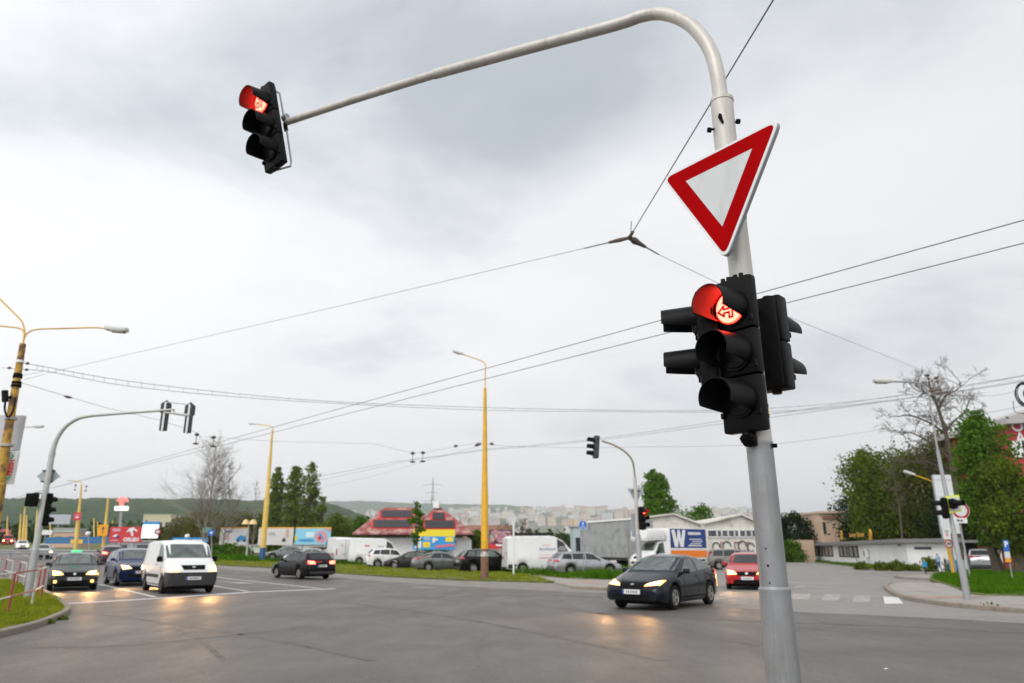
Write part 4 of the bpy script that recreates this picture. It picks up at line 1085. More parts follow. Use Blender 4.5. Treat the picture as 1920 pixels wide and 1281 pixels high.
# beige tower behind the evergreens
root = thing('tower_building', at(1557, 104), 'beige plastered tower with a dark slot under its flat roof', 'building'); o0 = root.location
m = MB(); A, B = P(1536, 963, 104), P(1582, 963, 104)
m.prism([(A.x, 0), (B.x, 0), (B.x, A.z), (A.x, A.z)], (0, 104, 0), X_, Z_, 9, beige); m.build('wall', root, o0)
m = MB(); q = P(1558, 970, 103.9); m.box(q, (2.4, .2, .45), M['rust']); q = P(1546, 990, 103.93); m.box(q, (.35, .14, 1.6), winmat); m.build('window', root, o0)
m = MB(); m.box(((A.x + B.x) / 2, 108.4, A.z + .16), (B.x - A.x + .3, 9.4, .3), beige); m.build('roof', root, o0)
# small annex between the tower and the low building
m = MB(); A, B = at(1505, 98), at(1530, 98); m.box(((A.x + B.x) / 2, 100, 1.4), (B.x - A.x, 4, 2.8), beige)
tag(m.build('annex'), 'low pinkish shed beside the left end of the white building', 'shed')
# row of garages
garage_red = mat('garage_red', (0.16, 0.028, 0.024), 0.7, var=0.25, scale=1.5)
root = thing('garage_row', at(1870, 64), 'dark garage row with red doors under a pale flat roof', 'garage'); o0 = root.location
m = MB(); A, B = at(1806, 64), at(1990, 64); zt = ht(1850, 1018, 64)
m.box(((A.x + B.x) / 2, 67.5, zt / 2), (B.x - A.x, 7, zt), M['trim']); m.build('wall', root, o0)
m = MB(); m.box(((A.x + B.x) / 2, 67.2, zt + .12), (B.x - A.x + .5, 7.8, .22), roofgrey); m.build('roof', root, o0)
for i, px in enumerate((1856, 1890, 1935)):
    q = at(px, 64); m = MB(); m.box((q.x, 63.97, zt * .44), (1.5 + .3 * (i == 1), .1, zt * .86), garage_red if i != 1 else garage_red)
    for k in range(4): m.box((q.x - .55 + k * .37, 63.9, zt * .44), (.05, .06, zt * .84), garage_red)
    m.build('garage_door', root, o0)
m = MB(); q = at(1875, 64); m.box((q.x, 63.96, zt * .44), (.6, .1, zt * .86), wallw); m.build('door', root, o0)
# red fronted building at the right edge
root = thing('shop_building', at(1930, 70), 'red fronted building with white letters under a grey roof at the right edge', 'building'); o0 = root.location
m = MB(); A, B = P(1893, 788, 70), P(2080, 788, 70)
m.prism([(A.x, 0), (B.x, 0), (B.x, A.z), (A.x, A.z)], (0, 70, 0), X_, Z_, 12, mat('facade_red', (0.45, 0.03, 0.045), 0.6, var=0.08, scale=1)); m.build('wall', root, o0)
m = MB(); m.text('Or', P(1913, 800, 69.9), X_, Z_, 1.5, M['white'], .03); m.text('Al', P(1917, 822, 69.9), X_, Z_, 1.5, M['white'], .03)
m.box(P(1910, 842, 69.92), (1.3, .08, 1.6), M['white']); m.box(P(1929, 842, 69.92), (1.2, .08, 1.9), M['white']); m.build('lettering', root, o0)
m = MB(); q = P(1895, 772, 69.4); m.add([(A.x - 1, 69, A.z + .1), (B.x, 69, A.z + 3.2), (B.x, 83, A.z + 3.2), (A.x - 1, 83, A.z + .1), (A.x - 1, 69, A.z - .5), (B.x, 69, A.z + .02), (B.x, 83, A.z + .02), (A.x - 1, 83, A.z - .5)],
      [(0, 1, 2, 3), (0, 4, 5, 1), (3, 2, 6, 7), (0, 3, 7, 4), (1, 5, 6, 2), (4, 7, 6, 5)], mat('roof_fascia', (0.40, 0.39, 0.38), 0.7)); m.build('roof', root, o0)

# ================================================================== POLES AND LAMPS
def vpole(px0, py0, px1, py1, Y=None):
    """foot on the ground at one pixel and head at another, both at the foot's distance"""
    f = Vector(G(px0, py0)) if Y is None else Vector(at(px0, Y))
    return f, P(px1, py1, f.y)
def lamp_head(mb_body, mb_lens, tip, d, L=.65):
    d = Vector(d).normalized(); s_ = Vector((-d.y, d.x, 0)).normalized(); u_ = d.cross(s_) * -1
    if u_.z < 0: u_ = -u_
    mb_body.box(tip + d * L * .5 + u_ * .02, (L, .24, .13), M['lampgrey'], ux=d, uy=s_, uz=u_, bev=.05)
    mb_lens.box(tip + d * L * .58 - u_ * .055, (L * .62, .2, .05), M['lampglass'], ux=d, uy=s_, uz=u_, bev=.02)
def lamp_post(label, foot, head, arms, m, r0, r1, stem_r=.04, base=None, bands=(), group='yellow lamp posts', name='street_lamp', mid=None):
    """post from foot to head; each arm is a list of points from the head outwards ending at a lamp"""
    root = thing(name, foot, label, 'street lamp', group); o = root.location
    ax = head - foot
    mb = MB(); mb.tube([foot - Z_ * .1, foot + ax * .45, foot + ax * .455, head], [r0, r0 * .9, r0 * .82 if mid is None else mid, r1], m, 14)
    mb.build('post', root, o)
    if base:
        b = MB(); b.tube([foot - Z_ * .05, foot + ax * base[0]], [r0 * 1.035, r0 * 1.03 * (1 - .1 * base[0] / .45)], base[1], 14); b.build('painted_base', root, o)
    for (t0, t1, mm) in bands:
        b = MB(); rr = (r0 + (r1 - r0) * (t0 + t1) / 2) * 1.10; b.tube([foot + ax * t0, foot + ax * t1], rr, mm, 14); b.build('band', root, o)
    for pts, lit in arms:
        a = MB(); a.tube(smooth_line([tuple(p) for p in pts], 5), stem_r, m if m is not M['rustyellow'] else M['yellow'], 8)
        arm = a.build('arm', root, o)
        if lit:
            hb, hl = MB(), MB(); lamp_head(hb, hl, Vector(pts[-1]), Vector(pts[-1]) - Vector(pts[-2]))
            h = hb.build('lamp_head', root, o); hl.build('lens', h, o)
    return root
# centre post
f, h = vpole(908.5, 1089, 909.5, 728)
lamp_post('tall yellow lamp post standing alone in the grass verge, single arm to the left', f, h,
    [([h - Z_ * .3, P(910, 700, f.y), P(910, 684, f.y), P(903, 677, f.y), P(884, 670, f.y), P(868, 664.5, f.y)], True)], M['yellow'], .205, .085, .03,
    base=(.155, M['rust']), bands=((.118, .142, mat('white_pole_band', (.6, .58, .54), .7, dirt=(.2, .13, .08), dscale=4)), (.268, .285, mat('faded_band', (.55, .38, .15), .8))))
# leaning post with blue foot
f, h = vpole(491, 1053, 511, 806)
lamp_post('leaning yellow lamp post with a blue painted foot', f, h, [([h - Z_ * .2, P(512.5, 803, f.y), P(505, 798.5, f.y), P(478, 795.5, f.y)], True)], M['yellowpale'], .27, .09, .04, base=(.10, mat('blue_foot', (.02, .09, .22), .6, var=.2)))
f, h = vpole(299, 1040, 314, 866)
lamp_post('yellow lamp post behind the white delivery van', f, h, [([h - Z_ * .2, P(314.5, 858, f.y), P(308, 855, f.y), P(291, 853, f.y)], True)], M['yellowpale'], .23, .09, .04)
f, h = vpole(138, 1030, 153, 910, 95)
lamp_post('yellow lamp post with a red sign, beyond the grey taxi', f, h, [([h - Z_ * .2, P(153, 906, 95), P(147, 903.5, 95), P(136, 902, 95)], True)], M['yellowpale'], .27, .1, .05)
f, h = vpole(190, 1026, 203, 934, 100)
lamp_post('yellow post with an orange board, left of the filling station sign', f, h, [], M['yellowpale'], .24, .13, name='yellow_post')
for (px, Y, px1, py1, lb) in ((38, 150, 47, 948, 'thickest yellow post of the far cluster at the left'), (32, 165, 39, 964, 'left yellow post of the far cluster beside the small white car'), (44, 170, 50, 966, 'right yellow post of the far cluster beside the small white car'), (62, 150, 70, 956, 'lone yellow post seen just left of the grey signal mast'), (8, 190, 14, 968, 'farthest thin yellow post near the red lorry')):
    f = Vector(at(px, Y)); h = P(px1, py1, Y)
    lamp_post(lb, f, h, [], M['yellowpale'], .26, .12, name='yellow_post')
for (px, Y, top) in ((173, 190, 972), (180, 200, 978), (146, 200, 970), (91, 170, 983), (208, 210, 976)):
    f = Vector(at(px, Y)); h = P(px + 3, top, Y)
    lamp_post('short yellow post far behind the filling station boards', f, h, [], M['yellowpale'], .2, .15, name='yellow_post', group='distant yellow posts by the filling station')
f, h = vpole(1075, 1020, 1075, 975, 110)
lamp_post('thin yellow post behind the white van with roof rack', f, h, [], M['yellow'], .13, .1, name='yellow_post')
# big post at the left edge with arms, panels and a camera
Yl = 20.0
f = Vector(at(-42, Yl)); h = P(43, 645, Yl)
ax = h - f
big = lamp_post('stout rusty yellow post at the left edge with two lamp arms', f, h, [
    ([h - Z_ * .1, P(46.5, 632, Yl), P(54, 623, Yl), P(72, 617.5, Yl), P(120, 616, Yl), P(176, 614.5, Yl), P(198, 616.5, Yl)], True),
    ([h - Z_ * .1, P(45.5, 628, Yl), P(43, 620, Yl), P(33, 615, Yl), P(0, 611.5, Yl), P(-60, 606, Yl), P(-120, 604, Yl)], True),
    ([h - Z_ * .1, P(46, 625, Yl), P(44, 611, Yl), P(37, 598, Yl), P(0, 561, Yl), P(-40, 520, Yl)], False)], M['rustyellow'], .19, .085, .022, mid=.13)
o = big.location
def onp(py): 
    t = (645 - py) / (645 - 900.0); x = 43 + (2 - 43) * (py - 645) / (900 - 645.0); return P(x, py, Yl)
for py, rr, mm in ((678, .105, M['white']), (703, .115, M['trim']), (707, .12, M['trim']), (718, .125, M['trim']), (724, .13, M['trim']), (785, .16, M['concrete']), (835, .175, M['concrete'])):
    q = onp(py); m = MB(); m.tube([q - ax.normalized() * .035, q + ax.normalized() * .035], rr, mm, 14); m.build('clamp_band', big, o)
cm = thing('camera_unit', P(16, 745, Yl), 'black camera tube with a hanging cable on the left yellow post', 'camera'); 
m = MB(); m.tube([P(10, 753, Yl - .2), P(9, 733, Yl - .2)], .085, M['black'], 12); m.tube([P(10, 748, Yl - .2), P(18, 745, Yl - .15), P(26, 744, Yl)], .04, M['black'], 8); m.build('housing', cm, cm.location)
m = MB(); m.tube(smooth_line([tuple(P(10, 753, Yl - .2)), tuple(P(9, 768, Yl - .2)), tuple(P(14, 782, Yl - .22)), tuple(P(22, 776, Yl - .22)), tuple(P(27, 760, Yl - .2)), tuple(P(28, 746, Yl - .18))], 5), .028, M['black'], 6); m.build('cable', cm, cm.location)
panel = mat('advert_panel', (0.50, 0.51, 0.52), 0.45, var=0.04)
def leanbox(a, b, c, d, th, mats_, mb=None):
    mb = mb or MB(); n_ = (b - a).cross(d - a).normalized(); v = [a, b, c, d]; v2 = [p + n_ * th for p in v]
    mb.add(v, [(0, 1, 2, 3)], mats_); mb.add(v + v2, [(7, 6, 5, 4), (0, 4, 5, 1), (1, 5, 6, 2), (2, 6, 7, 3), (3, 7, 4, 0)], mats_)
    return mb
pn = thing('advertising_panel', P(20, 810, Yl + .35), 'blank pale advertising panel strapped behind the left yellow post', 'advertising panel')
m = leanbox(P(31, 845, Yl + .3), P(-22, 845, Yl + .3), P(-12, 778, Yl + .3), P(44, 779, Yl + .3), .14, panel); m.build('panel', pn, pn.location)
fs = thing('lettered_sign', P(18, 880, Yl + .2), 'narrow white sign with red vertical lettering on the left yellow post', 'sign')
A, B, C, D = P(-6, 908, Yl + .12), P(22, 908, Yl + .12), P(34, 847, Yl + .12), P(8, 847, Yl + .12)
m = leanbox(D, C, B, A, .10, M['white']); m.build('panel', fs, fs.location)
uy_ = (C - B).normalized(); ux_ = (B - A).normalized()
m = MB(); cen = P(20.5, 877, Yl + .015); m.text('FRESH', cen, uy_, -ux_, .185, M['signred'], .008, sx=.85)
leafg = mat('logo_green', (.02, .22, .10), .5)
for py in (857, 896):
    q = P(23 - (py - 857) * .18, py, Yl + .015)
    m.prism([(-.09, 0), (-.02, .055), (.0, .012), (.08, .03), (.035, -.055), (-.03, -.02)], q, uy_, -ux_, .004, leafg)
m.build('lettering', fs, fs.location)
# lone lamp arm behind, and the grey mast of the right side street
f = Vector(at(-30, 45)); h = P(-6, 812, 45)
lamp_post('grey lamp arm reaching in from beyond the left yellow post', f, h, [([h, P(0, 806, 45), P(20, 802, 45), P(62, 800.5, 45)], True)], M['polegreen'], .12, .07, .04, group='grey lamp posts')
f, h = vpole(1815, 1131, 1758, 845)
mast2 = lamp_post('slim grey mast with signs on the right pavement corner, curved lamp arm at the top', f, h, [([h, P(1749, 790, f.y), P(1742, 745, f.y), P(1738, 731, f.y), P(1730, 722, f.y), P(1715, 717.5, f.y), P(1690, 716, f.y), P(1674, 715.5, f.y)], True)], M['polegrey'], .085, .055, .033, group='grey lamp posts')
m = MB(); q0, q1 = P(1817, 1131, f.y), P(1801, 1050, f.y); q0.z = 0
m.tube([f - Z_ * .05, q1], [.105, .10], M['polegrey'], 14); m.build('lower_sleeve', mast2, mast2.location)
f = Vector(at(1800, 44)); h = P(1752, 905, 44)
lamp_post('yellow lamp arm showing behind the white advertising panel on the right', Vector(at(1790, 44)), h, [([h, P(1735, 898, 44), P(1715, 891, 44)], True)], M['yellow'], .10, .06, .04)

# ------------------------------------------------------------------ overhead lines
def wire(label, pts, r=.008, m='cable', name='overhead_wire', group='overhead trolley wires', sag=0.0):
    P3 = []
    for a, b in zip(pts, pts[1:]):
        a, b = Vector(a), Vector(b)
        for k in range(6):
            t = k / 6; P3.append(a + (b - a) * t - Z_ * sag * 4 * t * (1 - t))
    P3.append(Vector(pts[-1]))
    mb = MB(); mb.tube(P3, r, M[m], 5)
    return tag(mb.build(name, None, tuple(P3[0])), label, 'wire', group)
zt_ = 6.0
def far_ext(p, q, L):   # lengthen a wire beyond its last seen point
    d = (Vector(q) - Vector(p)).normalized(); return Vector(q) + d * L
def wl(pts, z): return [Z(px, py, z) for px, py in pts]
a, b = Z(1920, 413, 6.0), Z(400, 832, 6.0); wire('upper of the two dark trolley wires crossing behind the near signal', [far_ext(b, a, 14), a, b, far_ext(a, b, 60)], .0085)
a, b = Z(1920, 456, 6.0), Z(405, 838, 6.0); wire('lower of the two dark trolley wires crossing behind the near signal', [far_ext(b, a, 14), a, b, far_ext(a, b, 60)], .0085)
hub = Z(1180, 446, 7.2)
hb = thing('wire_junction', hub, 'black insulated three way wire junction hanging beside the give way sign', 'insulator')
def dirv(px, py, z): return (Z(px, py, z) - hub).normalized()
dA, dB, dC = dirv(1450, 0, 7.2), dirv(130, 690, 7.6), dirv(1310, 520, 7.0)
m = MB(); m.tube([hub, hub + dA * .26], [.035, .028], M['insul'], 8); m.tube([hub, hub + dB * .2, hub + dB * .42], [.03, .042, .026], M['insul'], 8)
m.tube([hub, hub + dC * .15, hub + dC * .22, hub + dC * .3, hub + dC * .48], [.034, .07, .06, .045, .03], M['insul'], 8); m.ball(hub, .045, M['insul']); m.build('insulator', hb, hub)
for (a, b, r_, mm) in ((hub + dA * .1, hub + dA * .1 + Vector((.03, .02, .3)), .008, 'cable'), (hub + dB * .42, hub + dB * .95, .014, 'cablepale'), (hub + dC * .45, hub + dC * .9, .014, 'insul')):
    m = MB(); m.tube([a, b], r_, M[mm], 5); m.build('wire_clamp', hb, hub)
wire('dark span wire running up from the junction past the mast top', [hub + dA * .25, Z(1450, 0, 7.2), far_ext(hub, Z(1450, 0, 7.2), 6)], .009)
wire('long pale span wire from the junction down to the left post', [hub + dB * .9, Z(640, 573, 7.5), P(130, 690, 24), P(45, 712, 20)], .006, 'cablepale')
wire('pale span wire from the junction to the right behind the near signal', [hub + dC * .9, Z(1475, 593, 7.0), P(1738, 698, 26), P(1840, 713, 30), P(2000, 716, 34)], .006, 'cablepale')
# double catenary from the left post
def catenary(label, L, r=.009, m='cablepale'):
    pts = [P(*p) for p in L]
    sm_ = smooth_line([tuple(p) for p in pts], 4); mb = MB(); mb.tube(sm_, r, M[m], 5)
    tag(mb.build('overhead_wire', None, tuple(sm_[0])), label, 'wire', 'overhead trolley wires'); return sm_
up = catenary('upper rope of the sagging catenary from the left post', [(44, 681, 20.3), (90, 689, 20.6), (240, 715, 22), (450, 739, 24), (640, 754, 26), (900, 764, 28), (1130, 769, 29), (1300, 770, 29), (1500, 762, 29), (1740, 736, 28), (1930, 703, 27)])
lo_ = catenary('lower rope of the sagging catenary from the left post', [(42, 693, 20.3), (90, 697, 20.6), (240, 724, 22), (450, 745, 24), (640, 757, 26), (900, 769, 28), (1130, 772, 29), (1300, 773, 29), (1500, 769, 29), (1740, 741, 28), (1930, 712, 27)])
mb = MB()
for i in range(3, len(up), 1):
    q, p = Vector(up[i]), Vector(lo_[min(i, len(lo_) - 1)])
    for k in (0, .5):
        if i + 1 < len(up):
            a = q + (Vector(up[i + 1]) - q) * k; b = p + (Vector(lo_[min(i + 1, len(lo_) - 1)]) - p) * k
            mb.tube([a + Z_ * .035, b], .005, M['cablepale'], 4)
tag(mb.build('catenary_droppers', None, tuple(up[3])), 'row of short droppers tying the two ropes of the sagging catenary', 'wire hanger')
wire('thin stay wire sloping right from the left post behind the far signals', [P(37, 717, 20), P(125, 743, 21), P(200, 765, 23), P(300, 788, 26), P(372, 812, 30)], .007, 'cablepale')
wire('faint wire dropping from the left post to the catenary', [P(38, 705, 20), P(80, 697, 20.4)], .006, 'cablepale')
wire('faint wire crossing left of the stout yellow post', [P(33, 692, 20), P(-60, 686, 20)], .006, 'cablepale')
wire('pale trolley wire passing the centre post towards the right mast', [P(560, 900, 48), P(740, 866, 42), P(910, 842, 38), P(1100, 825, 35), P(1350, 790, 31), P(1740, 733, 26), P(1940, 700, 23)], .009, 'cablepale', sag=.02)
wire('second pale trolley wire passing the centre post towards the right mast', [P(600, 900, 50), P(775, 862, 42), P(910, 844, 38), P(1100, 828, 35), P(1350, 795, 31), P(1755, 740, 26), P(1940, 712, 23)], .009, 'cablepale', sag=.02)
wire('low faint wire ending at the right edge under the coil', [P(905, 832, 40), P(1000, 838, 38), P(1200, 838, 36), P(1460, 832, 33), P(1700, 797, 30), P(1940, 757, 27)], .008, 'cablepale', sag=.05)
wire('faint wavy feeder wire at right below the trolley wires', [P(1450, 775, 30), P(1660, 752, 28), P(1760, 748, 27), P(1850, 742, 27), P(1905, 733, 26)], .007, 'cablepale', sag=.05)
wire('faint high span wire from the far left to the centre post', [P(372, 818, 40), P(520, 828, 42), P(700, 832, 42), P(775, 850, 42), P(800, 848, 42), P(855, 837, 41), P(905, 829, 40.9)], .008, 'cablepale')
wire('thin stay from the centre post down to the left', [P(905, 834, 40.9), P(700, 893, 60), P(600, 915, 75)], .008, 'cablepale')
# trolley wire crossings and hanging insulators
for i, (px, py, Y, lb) in enumerate(((1738, 704, 26, 'left of two dark hanging insulators above the right mast'), (1755, 709, 26, 'right of two dark hanging insulators above the right mast'))):
    r_ = thing('wire_insulator', P(px, py, Y), lb, 'insulator', 'wire insulators')
    m = MB(); q = P(px, py, Y); m.ball(q, .07, M['insul'], 8, 6, (1.4, 1, .8)); m.ball(q - Z_ * .12 + X_ * .04, .05, M['insul'], 8, 6); m.tube([q - Z_ * .1, P(px + 6, py + 16, Y), P(px + 9, py + 28, Y)], .014, M['insul'], 5); m.build('insulator', r_, q)
    m = MB(); m.tube([P(px + 0, py + 30, Y), P(px + 26, py + 26, Y)], .05, M['insul'], 6); m.build('wire_clamp', r_, q)
for i, (px, py, Y, lb) in enumerate(((774, 850, 42, 'left of two small hangers left of the centre post'), (793, 849, 42, 'right of two small hangers left of the centre post'), (369, 815, 40, 'left of two small hangers above the bare poplar'), (401, 820, 40, 'right of two small hangers above the bare poplar'), (142, 910, 80, 'left of two tiny hangers by the far lamp post'), (162, 912, 80, 'right of two tiny hangers by the far lamp post'))):
    r_ = thing('wire_insulator', P(px, py, Y), lb, 'insulator', 'wire insulators')
    q = P(px, py, Y); m = MB(); m.ball(q, .13, M['insul'], 8, 6, (1, 1, .7)); m.tube([q, q - Z_ * .5], .02, M['insul'], 4); m.ball(q - Z_ * .5, .10, M['insul'], 8, 6, (1.8, 1, .6)); m.build('insulator', r_, q)
for (px, py, px2, py2, Y, lb) in ((851, 837, 858, 836, 41, 'small dark strain insulator left of the centre post'), (120, 743, 135, 746, 21, 'small dark strain insulator on the stay wire near the left post'), (918, 832, 926, 833, 40, 'small dark strain insulator right of the centre post'), (890, 836, 902, 832, 41, 'dark clamp on the centre post wire'), (48, 682, 55, 681, 20.2, 'upper dark strain insulator on the left post'), (47, 694, 53, 693, 20.2, 'lower dark strain insulator on the left post'), (14, 690, 21, 690, 20, 'dark strain insulator left of the stout yellow post')):
    m = MB(); a, b = P(px, py, Y), P(px2, py2, Y); m.tube([a, (a + b) / 2, b], [.02 * Y / 22, .05 * Y / 22, .02 * Y / 22], M['insul'], 6)
    tag(m.build('strain_insulator', None, tuple(a)), lb, 'insulator', 'strain insulators')
# coil of spare cable at the right edge
m = MB(); rng = random.Random(3); q = P(1925, 740, 26)
for k in range(5):
    rr = .34 + .05 * rng.random(); off = Vector((rng.uniform(-.05, .05), rng.uniform(-.04, .04), rng.uniform(-.05, .05)))
    m.tube([q + off + Vector((cos(t) * rr, .02 * k, sin(t) * rr * 1.15)) for t in [j * pi / 9 for j in range(19)]], .016, M['black'], 5)
m.tube(smooth_line([tuple(P(1900, 752, 26)), tuple(P(1903, 772, 26)), tuple(P(1925, 776, 26))], 4), .012, M['black'], 5)
m.ball(q + Vector((.05, -.05, 0)), .22, M['black'], 10, 7, (1, .5, 1.1))
tag(m.build('cable_coil', None, tuple(q)), 'coil of black spare cable hanging at the right edge', 'cable coil')
# power pylon far behind the red house
root = thing('power_pylon', at(808, 420), 'lattice power pylon rising behind the red roofed house', 'pylon'); m = MB(); b0 = root.location; hp_ = ht(808, 893, 420)
for sx in (-1, 1):
    for sy in (-1, 1):
        m.tube([b0 + Vector((sx * 2.2, sy * 2.2, 0)), b0 + Vector((sx * .5, sy * .5, hp_ * .7)), b0 + Vector((0, 0, hp_))], .22, M['polegrey'], 4)
n_ = 9
for i in range(n_):
    for s_ in (-1, 1):
        w0, w1 = 2.2 - 1.7 * i / n_, 2.2 - 1.7 * (i + 1) / n_
        m.tube([b0 + Vector((s_ * w0, -w0, hp_ * .7 * i / n_)), b0 + Vector((-s_ * w1, -w1, hp_ * .7 * (i + 1) / n_))], .12, M['polegrey'], 3)
m.build('lattice', root, b0)
m = MB()
for zf, wd in ((.62, 5), (.74, 4), (.86, 6)):
    m.tube([b0 + Vector((-wd, 0, hp_ * zf)), b0 + Vector((0, 0, hp_ * zf + 1)), b0 + Vector((wd, 0, hp_ * zf))], .2, M['polegrey'], 4)
m.build('crossarm', root, b0)

# ================================================================== SIGNS AND BOARDS
def panel_at(x0, x1, y0, y1, Y, yaw=0.0):
    """upright rectangle seen between pixels, its centre at distance Y, turned by yaw"""
    c = P((x0 + x1) / 2, (y0 + y1) / 2, Y); ux = Vector((cos(yaw), sin(yaw), 0))
    wd = wpx(x1 - x0, Y) / max(.3, cos(yaw)); hh = P(0, y0, Y).z - P(0, y1, Y).z
    return c, ux, wd, hh
def plain(name, col, **k): return mat(name, col, k.pop('rough', .5), var=k.pop('var', .04), **k)
def board(name, label, cat, x0, x1, y0, y1, Y, face, art, yaw=0.0, posts=2, top=None, group=None, th=.18):
    c, ux, wd, hh = panel_at(x0, x1, y0, y1, Y, yaw); nrm = ux.cross(Z_)
    base = Vector((c.x, c.y, terr(c.x, c.y)))
    root = thing(name, base, label, cat, group)
    m = MB(); o = c + nrm * 0
    m.prism([(-wd / 2, -hh / 2), (wd / 2, -hh / 2), (wd / 2, hh / 2), (-wd / 2, hh / 2)], o, ux, Z_, th, face, M['signback'])
    k = [2]
    for it in art:          # artwork printed on the sheet: thin films in front of it
        k[0] += 2
        q = o + nrm * (.001 * k[0] * 4)
        if it[0] == 'r':
            _, u0, v0, u1, v1, mm = it
            m.add([q + ux * (u * wd) + Z_ * (v * hh) for u, v in ((u0 - .5, v0 - .5), (u1 - .5, v0 - .5), (u1 - .5, v1 - .5), (u0 - .5, v1 - .5))], [(0, 1, 2, 3)], mm)
        elif it[0] == 'p':
            m.add([q + ux * ((u - .5) * wd) + Z_ * ((v - .5) * hh) for u, v in it[1]], [tuple(range(len(it[1])))], it[2])
        elif it[0] == 'c':
            _, u, v, r, mm = it; m.disc(q + ux * ((u - .5) * wd) + Z_ * ((v - .5) * hh), nrm, r * hh, mm, 18)
        elif it[0] == 't':
            _, s_, u, v, size, mm, b = it; m.text(s_, q + ux * ((u - .5) * wd) + Z_ * ((v - .5) * hh), ux, Z_, size * hh, mm, b)
    m.build('panel', root, base)
    if top:
        t = MB(); t.box(o + Z_ * (hh / 2 + top[0] * hh / 2 + .01) - nrm * th / 2, (wd * 1.0, th * .9, hh * top[0]), top[1], ux=ux, uy=-nrm, uz=Z_); t.build('top_strip', root, base)
    for i in range(posts):
        s_ = (i + .5) / posts - .5
        p = c + ux * (s_ * wd * 1.1) - nrm * (th * .7 + .07)
        t = MB(); t.tube([(p.x, p.y, base.z - .1), (p.x, p.y, c.z + hh * .45)], .06 if wd < 3 else .09, M['polegrey'], 8); t.build('post', root, base)
    return root
red_ = plain('poster_red', (.55, .03, .04)); pink_ = plain('poster_pink', (.62, .30, .34)); blu_ = plain('poster_blue', (.03, .30, .66)); sky_ = plain('poster_sky', (.25, .58, .74)); yel_ = plain('poster_yellow', (.85, .66, .03)); wht_ = plain('poster_white', (.72, .72, .72)); org_ = plain('poster_orange', (.85, .42, .05)); gry_ = plain('poster_grey', (.35, .36, .38)); nvy_ = plain('poster_navy', (.03, .05, .22)); pal_ = plain('poster_pale', (.64, .62, .60)); skin_ = plain('poster_tan', (.60, .38, .28)); prose_ = plain('poster_rose', (.55, .22, .3))
def tinylines(u0, u1, vs_, mm, h_=.05):
    return [('r', u0, v, u1 - .03 * (i % 3), v + h_, mm) for i, v in enumerate(vs_)]
grp = 'billboards along the car park'
board('billboard', 'white billboard with small blue car picture, first of three in the row', 'billboard', 412, 466, 991, 1021, 86, wht_, [('r', .14, .76, .4, .84, nvy_)] + tinylines(.10, .38, (.30, .42, .54), pink_, .06) + [('p', [(.56, .25), (.62, .44), (.74, .58), (.9, .5), (.97, .25)], blu_), ('c', .66, .24, .09, nvy_), ('c', .88, .24, .09, nvy_)], posts=2, top=(.07, org_), group=grp)
board('billboard', 'white billboard showing a small dark dog and pink figure, middle of the row', 'billboard', 484, 550, 991, 1022, 84, pal_, [('p', [(.68, .2), (.7, .38), (.76, .45), (.8, .3), (.79, .18)], M['ink']), ('r', .79, .45, .87, .95, skin_)] + tinylines(.3, .5, (.6, .7), gry_, .05), posts=2, top=(.07, org_), group=grp)
board('billboard', 'pale blue billboard with a round pink picture, last of the three', 'billboard', 553, 620, 991, 1021, 82, sky_, [('c', .74, .48, .40, pink_), ('p', [(.66, .62), (.72, .72), (.82, .36), (.76, .28)], blu_), ('c', .70, .40, .12, red_), ('r', .30, .45, .54, .78, plain('poster_cloud', (.62, .78, .84)))] + tinylines(.12, .55, (.2, .29), blu_, .05) + [('p', [(.0, .2), (.07, .42), (0, .6)], yel_), ('p', [(.8, 1), (1, 1), (1, .8)], pink_)], posts=2, top=(.07, org_), group=grp)
board('banner', 'blue and yellow shop banner on the fence before the red roofed house', 'banner', 774, 853, 1006, 1031, 74, blu_, [('r', .05, .12, .20, .96, wht_), ('r', .24, .18, .41, .58, yel_), ('r', .78, .60, .96, .96, yel_), ('p', [(.46, .52), (.52, .52), (.53, .66), (.60, .72), (.60, .84), (.53, .84), (.53, .92), (.46, .92)], wht_), ('p', [(.53, .14), (.99, .26), (.99, .44), (.53, .32)], plain('banner_red', (.72, .16, .24)))] + tinylines(.26, .42, (.74, .86), wht_, .06) + tinylines(.30, .36, (.34,), org_, .08), posts=3, top=(.52, yel_))
board('billboard', 'dark pink patterned billboard half hidden by the centre post', 'billboard', 916, 962, 993, 1029, 66, plain('poster_dark', (.10, .07, .09)), [('c', .06 + .88 * ((i * 37) % 48) / 48, .36 + .56 * ((i * 29) % 31) / 31, .05 + .012 * (i % 4), (pink_, prose_, gry_, pink_, skin_)[(i * 3) % 5]) for i in range(48)] + [('r', 0, 0, 1, .26, red_), ('p', [(.3, .14), (1, .12), (1, .2), (.3, .24)], wht_)], posts=2, group=grp)
board('billboard', 'red billboard with a white bird-like emblem and white lettering behind the blue car', 'billboard', 205, 267, 988, 1017, 92, red_, [('t', 'ORLEN', .68, .17, .32, wht_, .03), ('p', [(.50, .62), (.58, .90), (.70, .97), (.84, .78), (.82, .68), (.74, .80), (.70, .72), (.74, .42), (.68, .40), (.62, .72), (.56, .68)], wht_), ('r', .08, .70, .32, .90, pink_), ('p', [(.08, .36), (.2, .52), (.28, .48), (.24, .36)], wht_), ('c', .26, .36, .10, nvy_)] + tinylines(.06, .3, (.08,), pink_, .08), posts=2, group=grp)
board('price_sign', 'plain white illuminated board with a blue top, beside the red billboard', 'sign board', 266, 297, 984, 1009, 88, emis('white_screen', (1, 1, 1), 1.0), [], posts=1, top=(.22, plain('sign_top_blue', (.05, .28, .65))))
